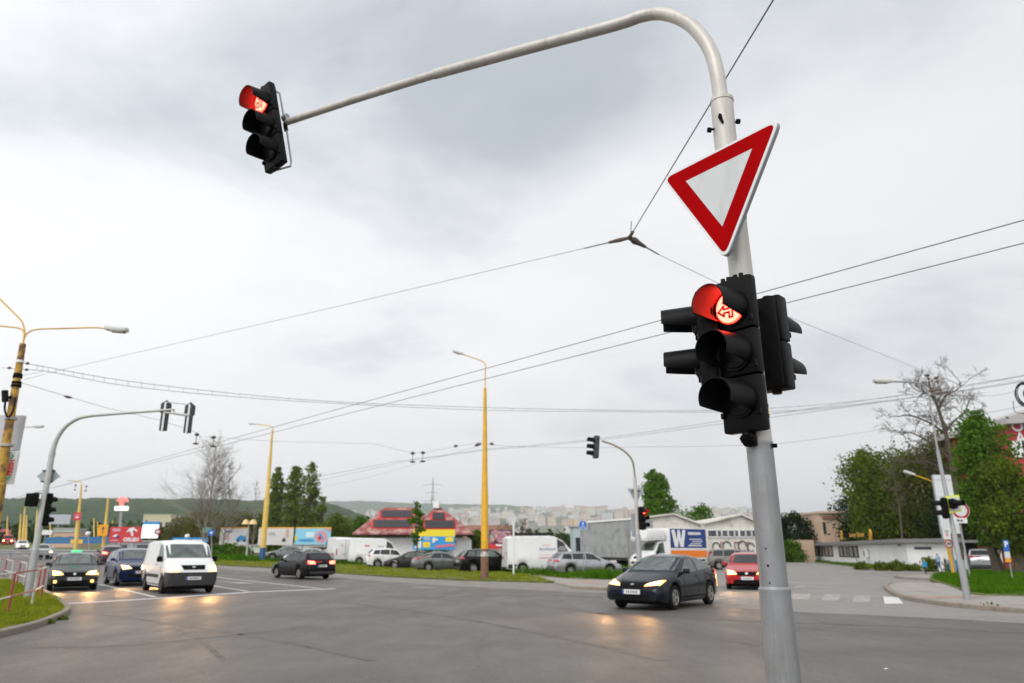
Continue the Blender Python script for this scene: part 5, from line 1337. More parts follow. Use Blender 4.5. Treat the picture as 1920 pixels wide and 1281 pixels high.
board('banner', 'long blue banner with white writing above the white van roof', 'banner', 323, 390, 1008, 1017, 92, plain('banner_blue', (.02, .26, .60)), tinylines(.05, .45, (.3,), wht_, .28) + tinylines(.56, .92, (.3,), wht_, .28) + [('r', .495, 0, .515, 1, gry_)], posts=3)
board('billboard', 'grey back of a large billboard on a single leg over the hedge', 'billboard', 88, 132, 965, 983, 150, plain('board_back', (.42, .45, .50)), [('r', 0, .3 * i + .05, 1, .3 * i + .09, gry_) for i in range(3)], posts=1, group=grp)
board('billboard', 'plain white small billboard under the grey one at the far left', 'billboard', 72, 98, 994, 1003, 165, wht_, [], posts=1, group=grp)
board('direction_board', 'orange traffic board with a dark arrow on the yellow post', 'traffic sign', 184, 202, 984, 1005, 99, plain('board_orange', (.85, .36, .01)), [('p', [(.46, .2), (.54, .2), (.54, .6), (.68, .6), (.5, .86), (.32, .6), (.46, .6)], M['ink'])], posts=0)
board('red_shield', 'red square sign with white marks on the far lamp post', 'traffic sign', 138, 152, 961, 976, 94, red_, [('r', .3, .3, .7, .5, wht_), ('r', .2, .62, .8, .74, pink_)], posts=0)
board('red_board', 'red roadside board beside the red lorry at the far left', 'billboard', -30, 20, 992, 1003, 200, plain('faded_red', (.50, .12, .15)), [('r', .1, .3, .5, .6, pink_)], posts=2, group=grp)
board('yellow_hoarding', 'low yellow hoarding at the foot of the far lamp post', 'hoarding', 132, 155, 1012, 1019, 110, plain('hoarding_yellow', (.80, .48, .04)), [('r', .2, .3, .8, .5, org_)], posts=2)
board('white_parking_board', 'white parking board with red and dark writing low on the right post', 'traffic sign', 1768, 1782, 991, 1011, 42.8, wht_, [('c', .5, .38, .14, pink_), ('r', .2, .72, .8, .84, gry_), ('r', .25, .58, .7, .64, gry_)], posts=0)
board('white_banner_panel', 'tall white advertising panel behind the mast on the right corner', 'advertising panel', 1757, 1792, 890, 1000, 43.2, plain('panel_white', (.62, .63, .65)), [('r', 0, .91, 1, .92, gry_), ('r', 0, .62, 1, .625, gry_)], posts=1)
# filling station pole sign: red emblem over a lit white box
root = thing('station_sign', at(221, 96), 'tall filling station pole sign with red emblem and glowing white box', 'sign'); o = root.location
f = o.copy(); h = P(227, 960, 96)
m = MB(); m.tube([f - Z_ * .1, h], [.24, .18], M['polegrey'], 10); m.build('post', root, o)
m = MB(); c = P(228, 953.5, 95.7); m.box(c, (wpx(24, 96), .5, wpx(8, 96)), emis('white_light_box', (1, .86, .78), 1.5), bev=.1); m.build('light_box', root, o)
m = MB(); c = P(228, 941, 95.7); em = emis('red_emblem', (.9, .18, .15), .8)
m.prism([(x * wpx(1, 96), y * wpx(1, 96)) for x, y in ((-11, 1), (-8, 6), (-2, 8.5), (4, 8), (9, 5), (11, 0), (6, 0), (4, 3.5), (2, -3), (2.5, -8), (-3, -8), (-4, -2), (-6, 1.5))], c, X_, Z_, .4, em); m.build('emblem', root, o)

def sign_post(label, foot, top, r=.035, m='polegrey', name='sign_post', cat='post'):
    mb = MB(); mb.tube([foot - Z_ * .1, top], r, M[m], 10); c = MB()
    o_ = tag(mb.build(name, None, tuple(foot)), label, cat)
    c.ball(top, r * 1.05, M[m], 8, 4, (1, 1, .5)); c.build('cap', o_, tuple(foot)); return o_
def round_sign(name, label, c, nrm, r, parts, cat='traffic sign', posts=None):
    root = thing(name, c, label, cat); n_ = Vector(nrm).normalized(); ux = Z_.cross(n_).normalized() ; uy = n_.cross(ux)
    m = MB(); m.tube([c - n_ * .03, c], r, M['signrim'], 24); 
    for i, (rr, mm) in enumerate(parts): m.disc(c + n_ * .004 * (i + 1), n_, rr * r, mm, 24)
    b = m.build('plate', root, c); return root, ux, uy, n_
# blue cycle and foot path sign
Ys = 46.5; f = Vector(at(1094, Ys)); t = P(1094, 977, Ys)
sign_post('thin grey post of the blue path sign', f, t, .03)
c = P(1093, 984.5, Ys - .06); rt, ux, uy, n_ = round_sign('path_sign', 'round blue path sign with white symbols on a thin post before the silver estate', c, (0, -1, 0), wpx(8.5, Ys), [(1.0, M['white']), (.92, M['signblue'])])
m = MB(); q = c + n_ * .014; k = wpx(8.5, Ys)
m.disc(q + uy * .58 * k, n_, .12 * k, M['white'], 10); m.prism([(x * k, y * k) for x, y in ((-.2, .1), (-.14, .42), (.16, .42), (.22, .1), (.12, .1), (.1, .05), (-.1, .05), (-.12, .1))], q, ux, uy, .002, M['white'])
for s_ in (-1, 1): m.tube([q + ux * (s_ * .3 * k + cos(a) * .2 * k) + uy * (-.45 * k + sin(a) * .2 * k) for a in [j * pi / 6 for j in range(13)]], .035 * k, M['white'], 5)
m.tube([q - ux * .3 * k - uy * .45 * k, q - ux * .1 * k - uy * .12 * k, q + ux * .3 * k - uy * .45 * k], .03 * k, M['white'], 5); m.build('symbol', rt, c)
f, t = vpole(963, 1080, 963, 980); sign_post('tall white post at the verge in front of the white van', f, t, .055, 'white', 'white_post')
f, t = vpole(1181, 1082, 1176, 992); sign_post('slim pale post leaning before the grey trailer', f, t, .05, 'barkpale', 'pale_post')
# right corner signs
Yr = 41.0
f = Vector(at(1820, Yr)); t = P(1792, 942, Yr); sign_post('grey post carrying the round no entry sign on the lawn', f, t, .045)
c = P(1801, 957, Yr - .08); rt, ux, uy, n_ = round_sign('prohibition_sign', 'round white sign with a red ring behind the near right signal', c, (-.15, -1, 0), wpx(16, Yr), [(1.0, M['signrim']), (.96, M['signred']), (.72, M['signwhite'])])
board('distance_plate', 'small white supplementary plate under the red ringed sign', 'traffic sign', 1784, 1814, 971, 981, Yr - .1, wht_, [('t', '18 m', .5, .5, .6, M['ink'], .01)], posts=0)
c = P(1779, 1020, 42.6); rt, ux, uy, n_ = round_sign('speed_sign', 'square white sign with a red ring numbered 40 under the white parking board', c, (-.1, -1, 0), wpx(7.5, 42.6), [(1.0, M['signred']), (.72, M['signwhite'])])
m = MB(); m.text('40', c + n_ * .016, ux, uy, wpx(8, 42.6), M['ink'], .01); m.build('number', rt, c)
f = Vector(at(1790, 43)); sign_post('yellow post under the square 40 sign', f, P(1776, 1005, 43), .055, 'yellow', 'yellow_sign_post')
root = thing('parking_sign', at(1900, 37), 'blue parking sign with a yellow lower plate on the right lawn', 'traffic sign'); o = root.location
m = MB(); m.tube([o - Z_ * .1, P(1886, 1014, 37)], .028, M['polegrey'], 8); m.build('post', root, o)
m = leanbox(P(1883, 1034, 36.93), P(1893, 1034, 36.93), P(1891, 1013, 36.93), P(1880.5, 1013, 36.93), -.03, M['signblue']); m.text('P', P(1886.5, 1021, 36.9), X_, Z_, .36, M['white'], .012); m.build('blue_plate', root, o)
m = leanbox(P(1885, 1047, 36.93), P(1895, 1047, 36.93), P(1893.3, 1034.5, 36.93), P(1883.3, 1034.5, 36.93), -.03, M['signwhite']); m.build('white_plate', root, o)
m = leanbox(P(1886, 1054, 36.93), P(1896.5, 1054, 36.93), P(1895.2, 1047.5, 36.93), P(1885.2, 1047.5, 36.93), -.03, M['signorange']); m.build('yellow_plate', root, o)
root = thing('litter_bin', at(1789, 54), 'blue upright bin beside the posts on the right lawn', 'bin'); o = root.location
bz = ht(1789, 1050, 54); m = MB(); m.box(o + Z_ * bz * .48, (wpx(11, 54), .4, bz * .96), mat('bin_blue', (.02, .20, .50), .5), bev=.05); m.build('body', root, o); m = MB(); m.box(o + Z_ * (bz * .97), (wpx(12.5, 54), .46, bz * .08), mat('bin_lid', (.03, .26, .60), .5), bev=.02); m.build('lid', root, o)
# left: round traffic signs on posts
c = P(295.5, 997, 70); rt, *_ = round_sign('prohibition_sign', 'small round red and white sign on the lamp post behind the van', c, (.3, -1, 0), wpx(6, 70), [(1, M['signred']), (.6, M['signwhite'])])
c = P(396, 999, 80); rt, *_ = round_sign('arrow_sign', 'small round blue sign with a white mark left of the first billboard', c, (.2, -1, 0), wpx(6, 80), [(1, M['signblue']), (.35, M['white'])])
sign_post('grey post of the small round blue sign', Vector(at(396, 80.2)), P(396, 994, 80.2), .05)
board('green_direction_sign', 'small pale green direction sign behind the blue round sign', 'traffic sign', 380, 396, 989, 999, 84, plain('pale_green', (.18, .33, .30)), [], posts=1)
for i, (px, py, Y, lb) in enumerate(((165, 1001, 105, 'white lamp globe beside the yellow hoarding'), (351, 1006, 100, 'white lamp globe above the blue banner'))):
    root = thing('globe_lamp', at(px, Y), lb, 'street lamp', 'globe lamps'); o = root.location; q = P(px, py, Y)
    m = MB(); m.tube([o, q], .07, M['polegrey'], 8); m.build('post', root, o); m = MB(); m.ball(q, .33, M['white'], 12, 8); m.build('globe', root, o)
# park lamp with yellowish twin shades
root = thing('park_lamp', at(461, 76), 'short park lamp with pale yellow twin shades before the first billboard', 'street lamp'); o = root.location; q = P(470, 976, 76)
m = MB(); m.tube([o - Z_ * .1, P(466, 985, 76), q], [.11, .09, .06], M['concrete'], 8); m.build('post', root, o)
for dx in (-7, 7):
    m = MB(); c = P(468 + dx, 979, 76); m.tube([c + Z_ * .25, c - Z_ * .22], [.18, .42], mat('shade_%d' % (dx + 9), (.70, .52, .22), .5), 10); m.build('lamp_shade', root, o)
# road safety barrier on the far left carriageway and the blue hoarding behind it
root = thing('crash_barrier', at(180, 72), 'long grey steel crash barrier behind the waiting cars', 'barrier'); o = root.location
m = MB()
bp = [Vector(at(-60, 74)), Vector(at(60, 73)), Vector(at(140, 72)), Vector(at(230, 71)), Vector(at(300, 72))]
for z0 in (.62, .86):
    m.tube([p + Z_ * z0 for p in bp], .085, M['polegrey'], 6)
m.build('rail', root, o); rl = bp
for i in range(14):
    t = i / 13 * (len(bp) - 1); k = min(int(t), len(bp) - 2); p = bp[k] + (bp[k + 1] - bp[k]) * (t - k)
    mm = MB(); mm.box(p + Z_ * .4 + Vector((0, .12, 0)), (.12, .1, 1.0), M['polegrey']); mm.build('post', root, o)
m = MB(); bl = [Vector(at(80, 118)), Vector(at(205, 112))]; d = (bl[1] - bl[0]); 
m.box((bl[0] + bl[1]) / 2 + Z_ * 1.5, (d.length, .2, 1.0), mat('hoarding_blue', (.03, .14, .30), .6), rz=atan2(d.y, d.x)); tag(m.build('blue_hoarding', None, tuple(bl[0])), 'long low blue hoarding behind the crash barrier', 'hoarding')
# roadside shops at the far left and kiosk roofs
for (x0, x1, y0, y1, Y, col, lb) in ((98, 145, 998, 1014, 135, (.52, .36, .27), 'low tan kiosk building behind the far lamp post'), (100, 142, 992, 999, 150, (.38, .48, .47), 'pale green roofed shed behind the tan kiosk'), (206, 290, 1016, 1032, 100, (.35, .36, .38), 'low grey station shop under the red billboard'), (418, 548, 1024, 1036, 96, (.55, .62, .56), 'long pale fence wall under the white billboards'), (548, 622, 1022, 1034, 94, (.58, .62, .56), 'pale fence wall under the blue billboard'), (268, 322, 965, 982, 330, (.50, .47, .32), 'far yellowish office building behind the lamp post'), (296, 335, 968, 984, 340, (.42, .43, .40), 'far grey office building behind the budding trees'), (1075, 1112, 988, 1030, 75, (.40, .48, .50), 'glazed pale kiosk left of the grey trailer')):
    c, ux, wd, hh = panel_at(x0, x1, y0, y1, Y); z0 = terr(c.x, c.y)
    tall = c.z + hh / 2 - z0
    root = thing('kiosk' if wd < 8 else 'low_block', (c.x, c.y, z0), lb, 'building'); nm_ = plain('wall_%d_%d' % (x0, y0), col, rough=.8, var=.1)
    m = MB(); m.box((c.x, c.y + 2, z0 + tall / 2), (wd, 4, tall), nm_); m.build('wall', root, root.location)
    m = MB(); m.box((c.x, c.y + 2, z0 + tall + .1), (wd + .3, 4.3, .2), M['concrete']); m.build('roof', root, root.location)
    for i in range(max(2, int(wd / 3))):
        n_ = max(2, int(wd / 3)); m = MB(); m.box((c.x - wd / 2 + wd * (i + .5) / n_, c.y - .02, z0 + tall * .55), (wd / n_ * .55, .08, tall * .35), winmat if 'fence' not in lb else nm_); m.build('window' if 'fence' not in lb else 'fence_panel', root, root.location)
# ================================================================== VEHICLES
def paint(name, col, metal=0.35, rough=0.24, dirt=True):
    dk = max(col) < .06
    return mat('paint_' + name, col, rough, metal, var=.06, scale=3, coat=.22 if dk else .5, spec=.16 if dk else .3, dirt=[c * .8 + .004 for c in col] if dk else [c * .7 + .018 for c in col] if dirt else None, dscale=3, dlo=.55, dhi=.85)
STY = {
 'hatch': dict(L=4.25, W=1.78, H=1.48, wb=2.60, fo=.86, r=.315, knots=[(0, .58), (.07, .68), (.30, .77), (1.12, .97), (1.95, 1.41), (2.55, 1.48), (3.50, 1.40), (4.02, 1.02), (4.18, .86), (4.25, .62)], belt=[(0, .62), (1.1, .90), (3.6, .99), (4.25, .96)], rw=.76, ws=(1.12, 1.95), rear=(3.50, 4.02), wins=[[(1.55, 2.50), (1.98, 2.50)], [(2.58, 3.42), (2.58, 3.28)]], hl=.68),
 'civic': dict(L=4.30, W=1.80, H=1.46, wb=2.60, fo=.90, r=.325, knots=[(0, .54), (.06, .66), (.30, .76), (1.05, .97), (2.05, 1.40), (2.55, 1.46), (3.2, 1.40), (4.02, 1.10), (4.22, .95), (4.30, .62)], belt=[(0, .60), (1.0, .88), (2.6, .95), (3.6, 1.02), (4.3, 1.0)], rw=.74, ws=(1.05, 2.05), rear=(3.30, 4.02), wins=[[(1.52, 2.58), (2.06, 2.58)], [(2.66, 3.46), (2.66, 3.16)]], hl=.70),
 'estate': dict(L=4.65, W=1.82, H=1.48, wb=2.70, fo=.90, r=.32, knots=[(0, .58), (.07, .68), (.30, .78), (1.15, .98), (2.0, 1.41), (2.7, 1.48), (4.05, 1.42), (4.48, 1.02), (4.60, .86), (4.65, .60)], belt=[(0, .62), (1.1, .91), (4.65, 1.0)], rw=.76, ws=(1.15, 2.0), rear=(4.05, 4.48), wins=[[(1.58, 2.52), (2.02, 2.52)], [(2.60, 3.42), (2.60, 3.42)], [(3.50, 4.22), (3.50, 4.02)]], hl=.69),
 'sedan': dict(L=4.55, W=1.78, H=1.45, wb=2.65, fo=.88, r=.31, knots=[(0, .58), (.07, .68), (.30, .77), (1.15, .96), (1.98, 1.38), (2.5, 1.45), (3.15, 1.40), (3.85, 1.06), (4.42, 1.02), (4.52, .86), (4.55, .60)], belt=[(0, .62), (1.1, .90), (4.5, .96)], rw=.76, ws=(1.15, 1.98), rear=(3.15, 3.85), wins=[[(1.56, 2.46), (2.0, 2.46)], [(2.54, 3.38), (2.54, 3.12)]], hl=.68),
 'suv': dict(L=4.45, W=1.84, H=1.66, wb=2.65, fo=.86, r=.345, knots=[(0, .70), (.06, .82), (.28, .92), (1.12, 1.10), (1.85, 1.58), (2.5, 1.66), (3.85, 1.58), (4.25, 1.14), (4.40, .96), (4.45, .68)], belt=[(0, .75), (1.1, 1.04), (4.45, 1.12)], rw=.78, ws=(1.12, 1.85), rear=(3.85, 4.25), wins=[[(1.52, 2.42), (1.90, 2.42)], [(2.50, 3.30), (2.50, 3.30)], [(3.36, 3.98), (3.36, 3.80)]], hl=.82),
 'van': dict(L=4.81, W=1.90, H=1.96, wb=3.0, fo=.92, r=.33, knots=[(0, .70), (.05, .88), (.25, 1.02), (.80, 1.18), (1.62, 1.84), (2.2, 1.96), (4.55, 1.94), (4.74, 1.80), (4.79, 1.2), (4.81, .60)], belt=[(0, .72), (.8, 1.12), (4.8, 1.15)], rw=.88, ws=(.80, 1.62), rear=(4.6, 4.78), wins=[[(1.18, 2.10), (1.66, 2.10)]], hl=.92),
 'bigvan': dict(L=5.5, W=2.05, H=2.52, wb=3.45, fo=.95, r=.34, knots=[(0, .80), (.05, 1.0), (.25, 1.15), (.75, 1.38), (1.50, 2.20), (2.1, 2.50), (2.5, 2.52), (5.25, 2.50), (5.44, 2.35), (5.48, 1.3), (5.5, .62)], belt=[(0, .8), (.8, 1.25), (5.5, 1.3)], rw=.90, ws=(.75, 1.50), rear=(5.3, 5.47), wins=[[(1.05, 1.95), (1.46, 1.95)]], hl=1.0),
 'cab': dict(L=2.55, W=2.02, H=2.26, wb=3.45, fo=.95, r=.34, knots=[(0, .80), (.05, 1.0), (.25, 1.15), (.75, 1.38), (1.45, 2.12), (1.8, 2.24), (2.4, 2.26), (2.5, 2.2), (2.55, 1.9)], belt=[(0, .8), (.8, 1.25), (2.5, 1.3)], rw=.86, ws=(.75, 1.45), rear=(2.5, 2.52), wins=[[(1.05, 1.95), (1.46, 1.95)]], hl=1.0),
}
def car(label, cat, style, pm, pos, heading, lit=(), group=None, name='car', wheel='rim', trimmed=False, lower=None, plate=True, glass='glass', extra=None, spot=0, rearglass=True, roofbar=False, **ov):
    st = dict(STY[style]); st.update(ov)
    L, W, H, r = st['L'], st['W'], st['H'], st['r']
    hw = W / 2
    rz = atan2(heading[1], heading[0])
    root = thing(name, (pos[0], pos[1], terr(pos[0], pos[1]) + .006), label, cat, group, rz)
    # follow the slope of the road
    hx, hy = cos(rz), sin(rz)
    dz = terr(pos[0] + hx, pos[1] + hy) - terr(pos[0] - hx, pos[1] - hy)
    root.rotation_euler = (0, -atan2(dz, 2), rz)
    wx = (st['fo'], st['fo'] + st['wb'])
    topf, beltf = interp(st['knots']), interp(st['belt'])
    van = style in ('van', 'bigvan', 'cab')
    wf = interp([(0, .80), (.06, .885), (.2, .945), (.5, .985), (.9, 1), (L - .6, 1), (L - .2, .985 if van else .955), (L, .965 if van else .88)])
    Ra = r + .065
    xs = set([0, L] + [k[0] for k in st['knots']])
    x = 0
    while x < L: xs.add(round(x, 3)); x += .11
    for c in wx:
        for k in range(-8, 9):
            v = c + Ra * sin(k / 8 * pi / 2)
            if 0 < v < L: xs.add(round(v, 4))
        for s_ in (-1, 1):
            v = c + s_ * (Ra + .006)
            if 0 < v < L: xs.add(round(v, 4))
    xs = sorted(xs)
    xs = [v for i, v in enumerate(xs) if i == 0 or v - xs[i - 1] > .004]
    b = MB(); secs = []
    for x in xs:
        zt = topf(x); 
        zt = (topf(max(0, x - .05)) + 2 * zt + topf(min(L, x + .05))) / 4 if .1 < x < L - .1 else zt
        w_ = hw * wf(x); be = min(beltf(x), zt - .05)
        g_ = max(0, min(1, (zt - beltf(x)) / (H - beltf(x))))
        zb = .20 if not van else .24
        zb += .06 * sstep((.5 - x) / .5) + .08 * sstep((x - L + .6) / .6)
        for c in wx:
            if abs(x - c) < Ra: zb = max(zb, r + sqrt(max(0, Ra * Ra - (x - c) ** 2)))
        zb = min(zb, be - .06)
        p5 = w_ * (.88 + (st['rw'] - .88) * g_)
        z3 = zb + .5 * (be - zb) if not trimmed else max(st['hl'] - .15, zb + .03)
        half = [(0, zb), (w_ * .93, zb), (w_ * .985, zb + .32 * (z3 - zb)), (w_, z3), (w_ * .985, z3 + .64 * (be - z3)), (w_ * .955, be), (p5, zt - (.03 + .06 * g_)), (p5 * .80, zt - (.010 + .012 * g_)), (p5 * .4, zt - .002), (0, zt)]
        ring = half + [(-y, z) for y, z in reversed(half[1:-1])]
        secs.append([(L / 2 - x, y, z) for y, z in ring])
    n = len(secs[0]); vs = [p for s_ in secs for p in s_]
    fs = [(i * n + k, i * n + (k + 1) % n, (i + 1) * n + (k + 1) % n, (i + 1) * n + k) for i in range(len(secs) - 1) for k in range(n)]
    nb_ = 9
    capf, capr = [], []
    for k in range(0, nb_):
        a, c_ = k, k + 1; d_, e_ = (n - k) % n, n - k - 1
        q = [i for i in dict.fromkeys([a, c_, e_ % n, d_])]
        if len(q) > 2: capf.append(tuple(q)); capr.append(tuple(reversed([(len(secs) - 1) * n + i for i in q])))
    b.add(vs, fs + capf + capr, pm, True)
    if trimmed:      # unpainted plastic ends below the lamps
        gi = b.mi(M['greytrim'])
        for q, f_ in enumerate(b.f):
            ax_ = [L / 2 - b.v[i][0] for i in f_]; az = max(b.v[i][2] for i in f_)
            if az < st['hl'] - .148 and (max(ax_) < wx[0] - Ra + .02 or min(ax_) > wx[1] + Ra): b.m[q] = gi
    body = b.build('body', root, angle=42)
    bvh = BVHTree.FromPolygons([Vector(v) for v in vs], fs + capf + capr)
    def hit(u, v, ax):
        if ax == 'f': o_, d_ = Vector((L, u, v)), Vector((-1, 0, 0))
        elif ax == 'r': o_, d_ = Vector((-L, u, v)), Vector((1, 0, 0))
        elif ax == 'l': o_, d_ = Vector((L / 2 - u, 3, v)), Vector((0, -1, 0))
        elif ax == 'R': o_, d_ = Vector((L / 2 - u, -3, v)), Vector((0, 1, 0))
        else: o_, d_ = Vector((L / 2 - u, v, 4)), Vector((0, 0, -1))
        h = bvh.ray_cast(o_, d_)
        if h[0] is None:
            h = bvh.find_nearest(o_ + d_ * (abs(o_.x) if ax in 'fr' else (3 if ax in 'lR' else 3)))
        if ax == 'r' and v < H * .62 and h[0].x > -L / 2 + .45: h = bvh.find_nearest(Vector((-L / 2 + .02, u, v)))
        if ax == 'f' and v < st['hl'] + .2 and h[0].x < L / 2 - .55: h = bvh.find_nearest(Vector((L / 2 - .05, u, v)))
        if ax == 'r' and van and h[0].x > -L / 2 + .45: h = bvh.find_nearest(Vector((-L / 2 + .02, u, v)))
        nn = h[1] if h[1].dot(d_) < 0 else -h[1]
        return h[0], nn
    def patch(mb, cs, ax, m, off=.008, n_=5):
        g_ = []
        for j in range(n_ + 1):
            for i in range(n_ + 1):
                s_, t_ = i / n_, j / n_
                u = (cs[0][0] * (1 - s_) + cs[1][0] * s_) * (1 - t_) + (cs[3][0] * (1 - s_) + cs[2][0] * s_) * t_
                v = (cs[0][1] * (1 - s_) + cs[1][1] * s_) * (1 - t_) + (cs[3][1] * (1 - s_) + cs[2][1] * s_) * t_
                p, nn = hit(u, v, ax); g_.append(p + nn * off)
        k = n_ + 1
        mb.add(g_, [(j * k + i, j * k + i + 1, (j + 1) * k + i + 1, (j + 1) * k + i) for j in range(n_) for i in range(n_)], m, True)
    def part(name_, cs_list, ax, m, off=.008, parent=None, n_=5):
        mb = MB()
        for cs in cs_list: patch(mb, cs, ax, m, off, n_)
        return mb.build(name_, parent or root)
    gl = M[glass]
    low = lower or M['trim']
    # glass
    w0, w1 = st['ws']
    zA, zB = topf(w0 + .12), topf(w1 - .06)
    hA, hB = hw * (.80 if not van else .86), hw * st['rw'] * (.90 if not van else .94)
    part('windscreen', [[(-hA, zA), (hA, zA), (hB, zB), (-hB, zB)]], 'f', gl, .006, None, 8)
    if rearglass and style != 'cab':
        r0, r1 = st['rear']
        if van:
            zt0, zt1 = H - .28, H - .95
            if style == 'van': part('rear_window', [[(.08, zt1), (hw * .78, zt1), (hw * .72, zt0), (.08, zt0)], [(-.08, zt1), (-hw * .78, zt1), (-hw * .72, zt0), (-.08, zt0)]], 'r', gl, .006)
        else:
            z0, z1 = topf(r1 - .04), topf(r0 + .05)
            part('rear_window', [[(-hw * .74, z0), (hw * .74, z0), (hw * st['rw'] * .84, z1), (-hw * st['rw'] * .84, z1)]], 'r', gl, .006, None, 6)
    for ax in 'lR':
        for (q0, q1) in st['wins']:
            za0, za1 = beltf(q0[0]) + .035, beltf(q0[1]) + .035
            zt0, zt1 = topf(q1[0]) - .115, topf(q1[1]) - .115
            part('side_window', [[(q0[0], za0), (q0[1], za1), (q1[1], zt1), (q1[0], zt0)]], ax, gl, .007)
    # lamps and front
    z = st['hl']; on = 'front' in lit
    for s_ in (-1, 1):
        cs = [(s_ * hw * .42, z - .06), (s_ * hw * .84, z - .08), (s_ * hw * .87, z + .09), (s_ * hw * .55, z + .05)] if style != 'civic' else [(s_ * hw * .40, z - .07), (s_ * hw * .85, z - .04), (s_ * hw * .90, z + .10), (s_ * hw * .46, z - .01)]
        if van: cs = [(s_ * hw * .56, z - .13), (s_ * hw * .86, z - .12), (s_ * hw * .88, z + .14), (s_ * hw * .60, z + .10)]
        hl = part('headlight', [cs], 'f', M['lamplit'] if on else M['lampoff'], .010)
        if on:
            cc = [(.25 * sum(c[0] for c in cs)), .25 * sum(c[1] for c in cs)]
            cs2 = [(cc[0] + (u - cc[0]) * .55, cc[1] + (v - cc[1]) * .6) for u, v in cs]
            part('lamp_core', [cs2], 'f', M['lampcore'], .016, hl)
        if 'fog' in lit:
            part('fog_lamp', [[(s_ * hw * .66, z - .36), (s_ * hw * .78, z - .36), (s_ * hw * .78, z - .26), (s_ * hw * .66, z - .26)]], 'f', M['lamplit'], .012)
        tz = topf(st['rear'][1]) - .08 if not van else 1.0
        if van: tcs = [(s_ * hw * .80, .85), (s_ * hw * .92, .85), (s_ * hw * .90, 1.45), (s_ * hw * .81, 1.45)]
        elif style == 'suv': tcs = [(s_ * hw * .58, tz - .10), (s_ * hw * .93, tz - .08), (s_ * hw * .90, tz + .10), (s_ * hw * .62, tz + .05)]
        else: tcs = [(s_ * hw * .46, tz - .12), (s_ * hw * .90, tz - .12), (s_ * hw * .90, tz + .05), (s_ * hw * .52, tz + .02)]
        if style != 'cab':
            part('tail_lamp', [tcs], 'r', M['taillit'] if 'rear' in lit else M['taillamp'], .012)
            if not van: part('tail_lamp', [[(L - .30, tz - .12), (L - .07, tz - .12), (L - .09, tz + .03), (L - .22, tz + .03)]], 'l' if s_ > 0 else 'R', M['taillit'] if 'rear' in lit and spot else M['taillamp'], .010)
    gz0, gz1 = (z - .12, z + .03) if not van else (z - .06, z + .10)
    gr = part('grille', [[(-hw * .40, gz0), (hw * .40, gz0), (hw * .46, gz1), (-hw * .46, gz1)]], 'f', M['trim'], .009)
    mbd = MB(); p, nn = hit(0, (gz0 + gz1) / 2 + .01, 'f'); mbd.disc(p + nn * .016, nn, .055, M['chrome'], 14); mbd.build('badge', gr)
    part('bumper_intake', [[(-hw * .62, z - .42), (hw * .62, z - .42), (hw * .56, z - .27), (-hw * .56, z - .27)]], 'f', M['trim'], .009)
    if trimmed:
        part('front_bumper', [[(-hw * .86, .32), (hw * .86, .32), (hw * .86, z - .15), (-hw * .86, z - .15)]], 'f', M['greytrim'], .012, None, 10)
        for ax in 'lR':
            part('side_moulding', [[(wx[0] + Ra + .08, .56), (wx[1] - Ra - .08, .56), (wx[1] - Ra - .08, .68), (wx[0] + Ra + .08, .68)]], ax, M['greytrim'], .012)
    if style != 'cab':
        part('rear_bumper', [[(-hw * .84, .30), (hw * .84, .30), (hw * .84, .44), (-hw * .84, .44)]], 'r', M['greytrim'], .010)
    if plate:
        for ax, zz_ in (('f', z - .215 if not van else z - .36), ('r', (.72 if style not in ('suv',) else .80) if not van else .95)):
            if style == 'cab' and ax == 'r': continue
            p, nn = hit(0, zz_, ax); sg_ = 1 if ax == 'f' else -1
            mbp = MB(); mbp.box(p + Vector((sg_ * .022, 0, 0)), (.02, .52, .115), M['plate'])
            mbp.box(p + Vector((sg_ * .034, (.235 if ax == 'r' else -.235) , 0)), (.003, .045, .11), M['plateblue'])
            for k in range(6): mbp.box(p + Vector((sg_ * .034, -.13 + k * .058 + .012 * (k > 1), 0)), (.003, .030, .065), M['ink'])
            mbp.build('number_plate', root)
    # doors
    xw = [st['wins'][0][0][0] + .02] + [q[0][1] + .04 for q in st['wins']]
    for ax in 'lR':
        for k, x in enumerate(xw[:3]):
            if abs(x - wx[1]) < Ra + .05: x = wx[1] - Ra - .03 if x < wx[1] else x
            zlow = .34 if all(abs(x - c) > Ra + .01 for c in wx) else r + Ra + .02
            seams = MB(); patch(seams, [(x - .007, zlow), (x + .007, zlow), (x + .007, beltf(x) - .01), (x - .007, beltf(x) - .01)], ax, M['trim'], .004, 4); seams.build('door_seam', root)
        seams = MB(); patch(seams, [(wx[0] + Ra + .05, .33), (wx[1] - Ra - .05, .33), (wx[1] - Ra - .05, .30), (wx[0] + Ra + .05, .30)], ax, M['trim'], .006, 4); seams.build('sill_strip', root)
    for ax in 'lR':
        for k, x in enumerate(xw[1:3]):
            if x > wx[1]: continue
            mbh = MB(); s_ = 1 if ax == 'l' else -1
            p, nn = hit(x - .14, beltf(x) - .10, ax); mbh.box(p + nn * .02, (.17, .03, .03), pm if not van else M['trim'], bev=.01); mbh.build('door_handle', root)
    # mirrors
    for s_ in (-1, 1):
        xm = st['wins'][0][0][0] + .06; zz_ = beltf(xm) + .07
        p, nn = hit(xm, zz_ - .03, 'l' if s_ > 0 else 'R'); mm = MB()
        big_ = 1.5 if van else 1.0
        mm.box(Vector((p.x, s_ * (hw + .06), zz_ + .03 * big_)), (.10, .20, .14 * big_), pm if not van else M['trim'], bev=.04)
        mm.box(Vector((p.x + .02, s_ * (hw - .06), zz_ - .02)), (.05, .16, .05), M['trim'])
        mm.build('mirror', root)
    # wheels
    ub = MB(); ub.box((L / 2 - (wx[0] + wx[1]) / 2, 0, .33), (min(L * .97, st['wb'] + 1.1), W - .50, .36), M['blackmatt']); ub.build('underbody', root)
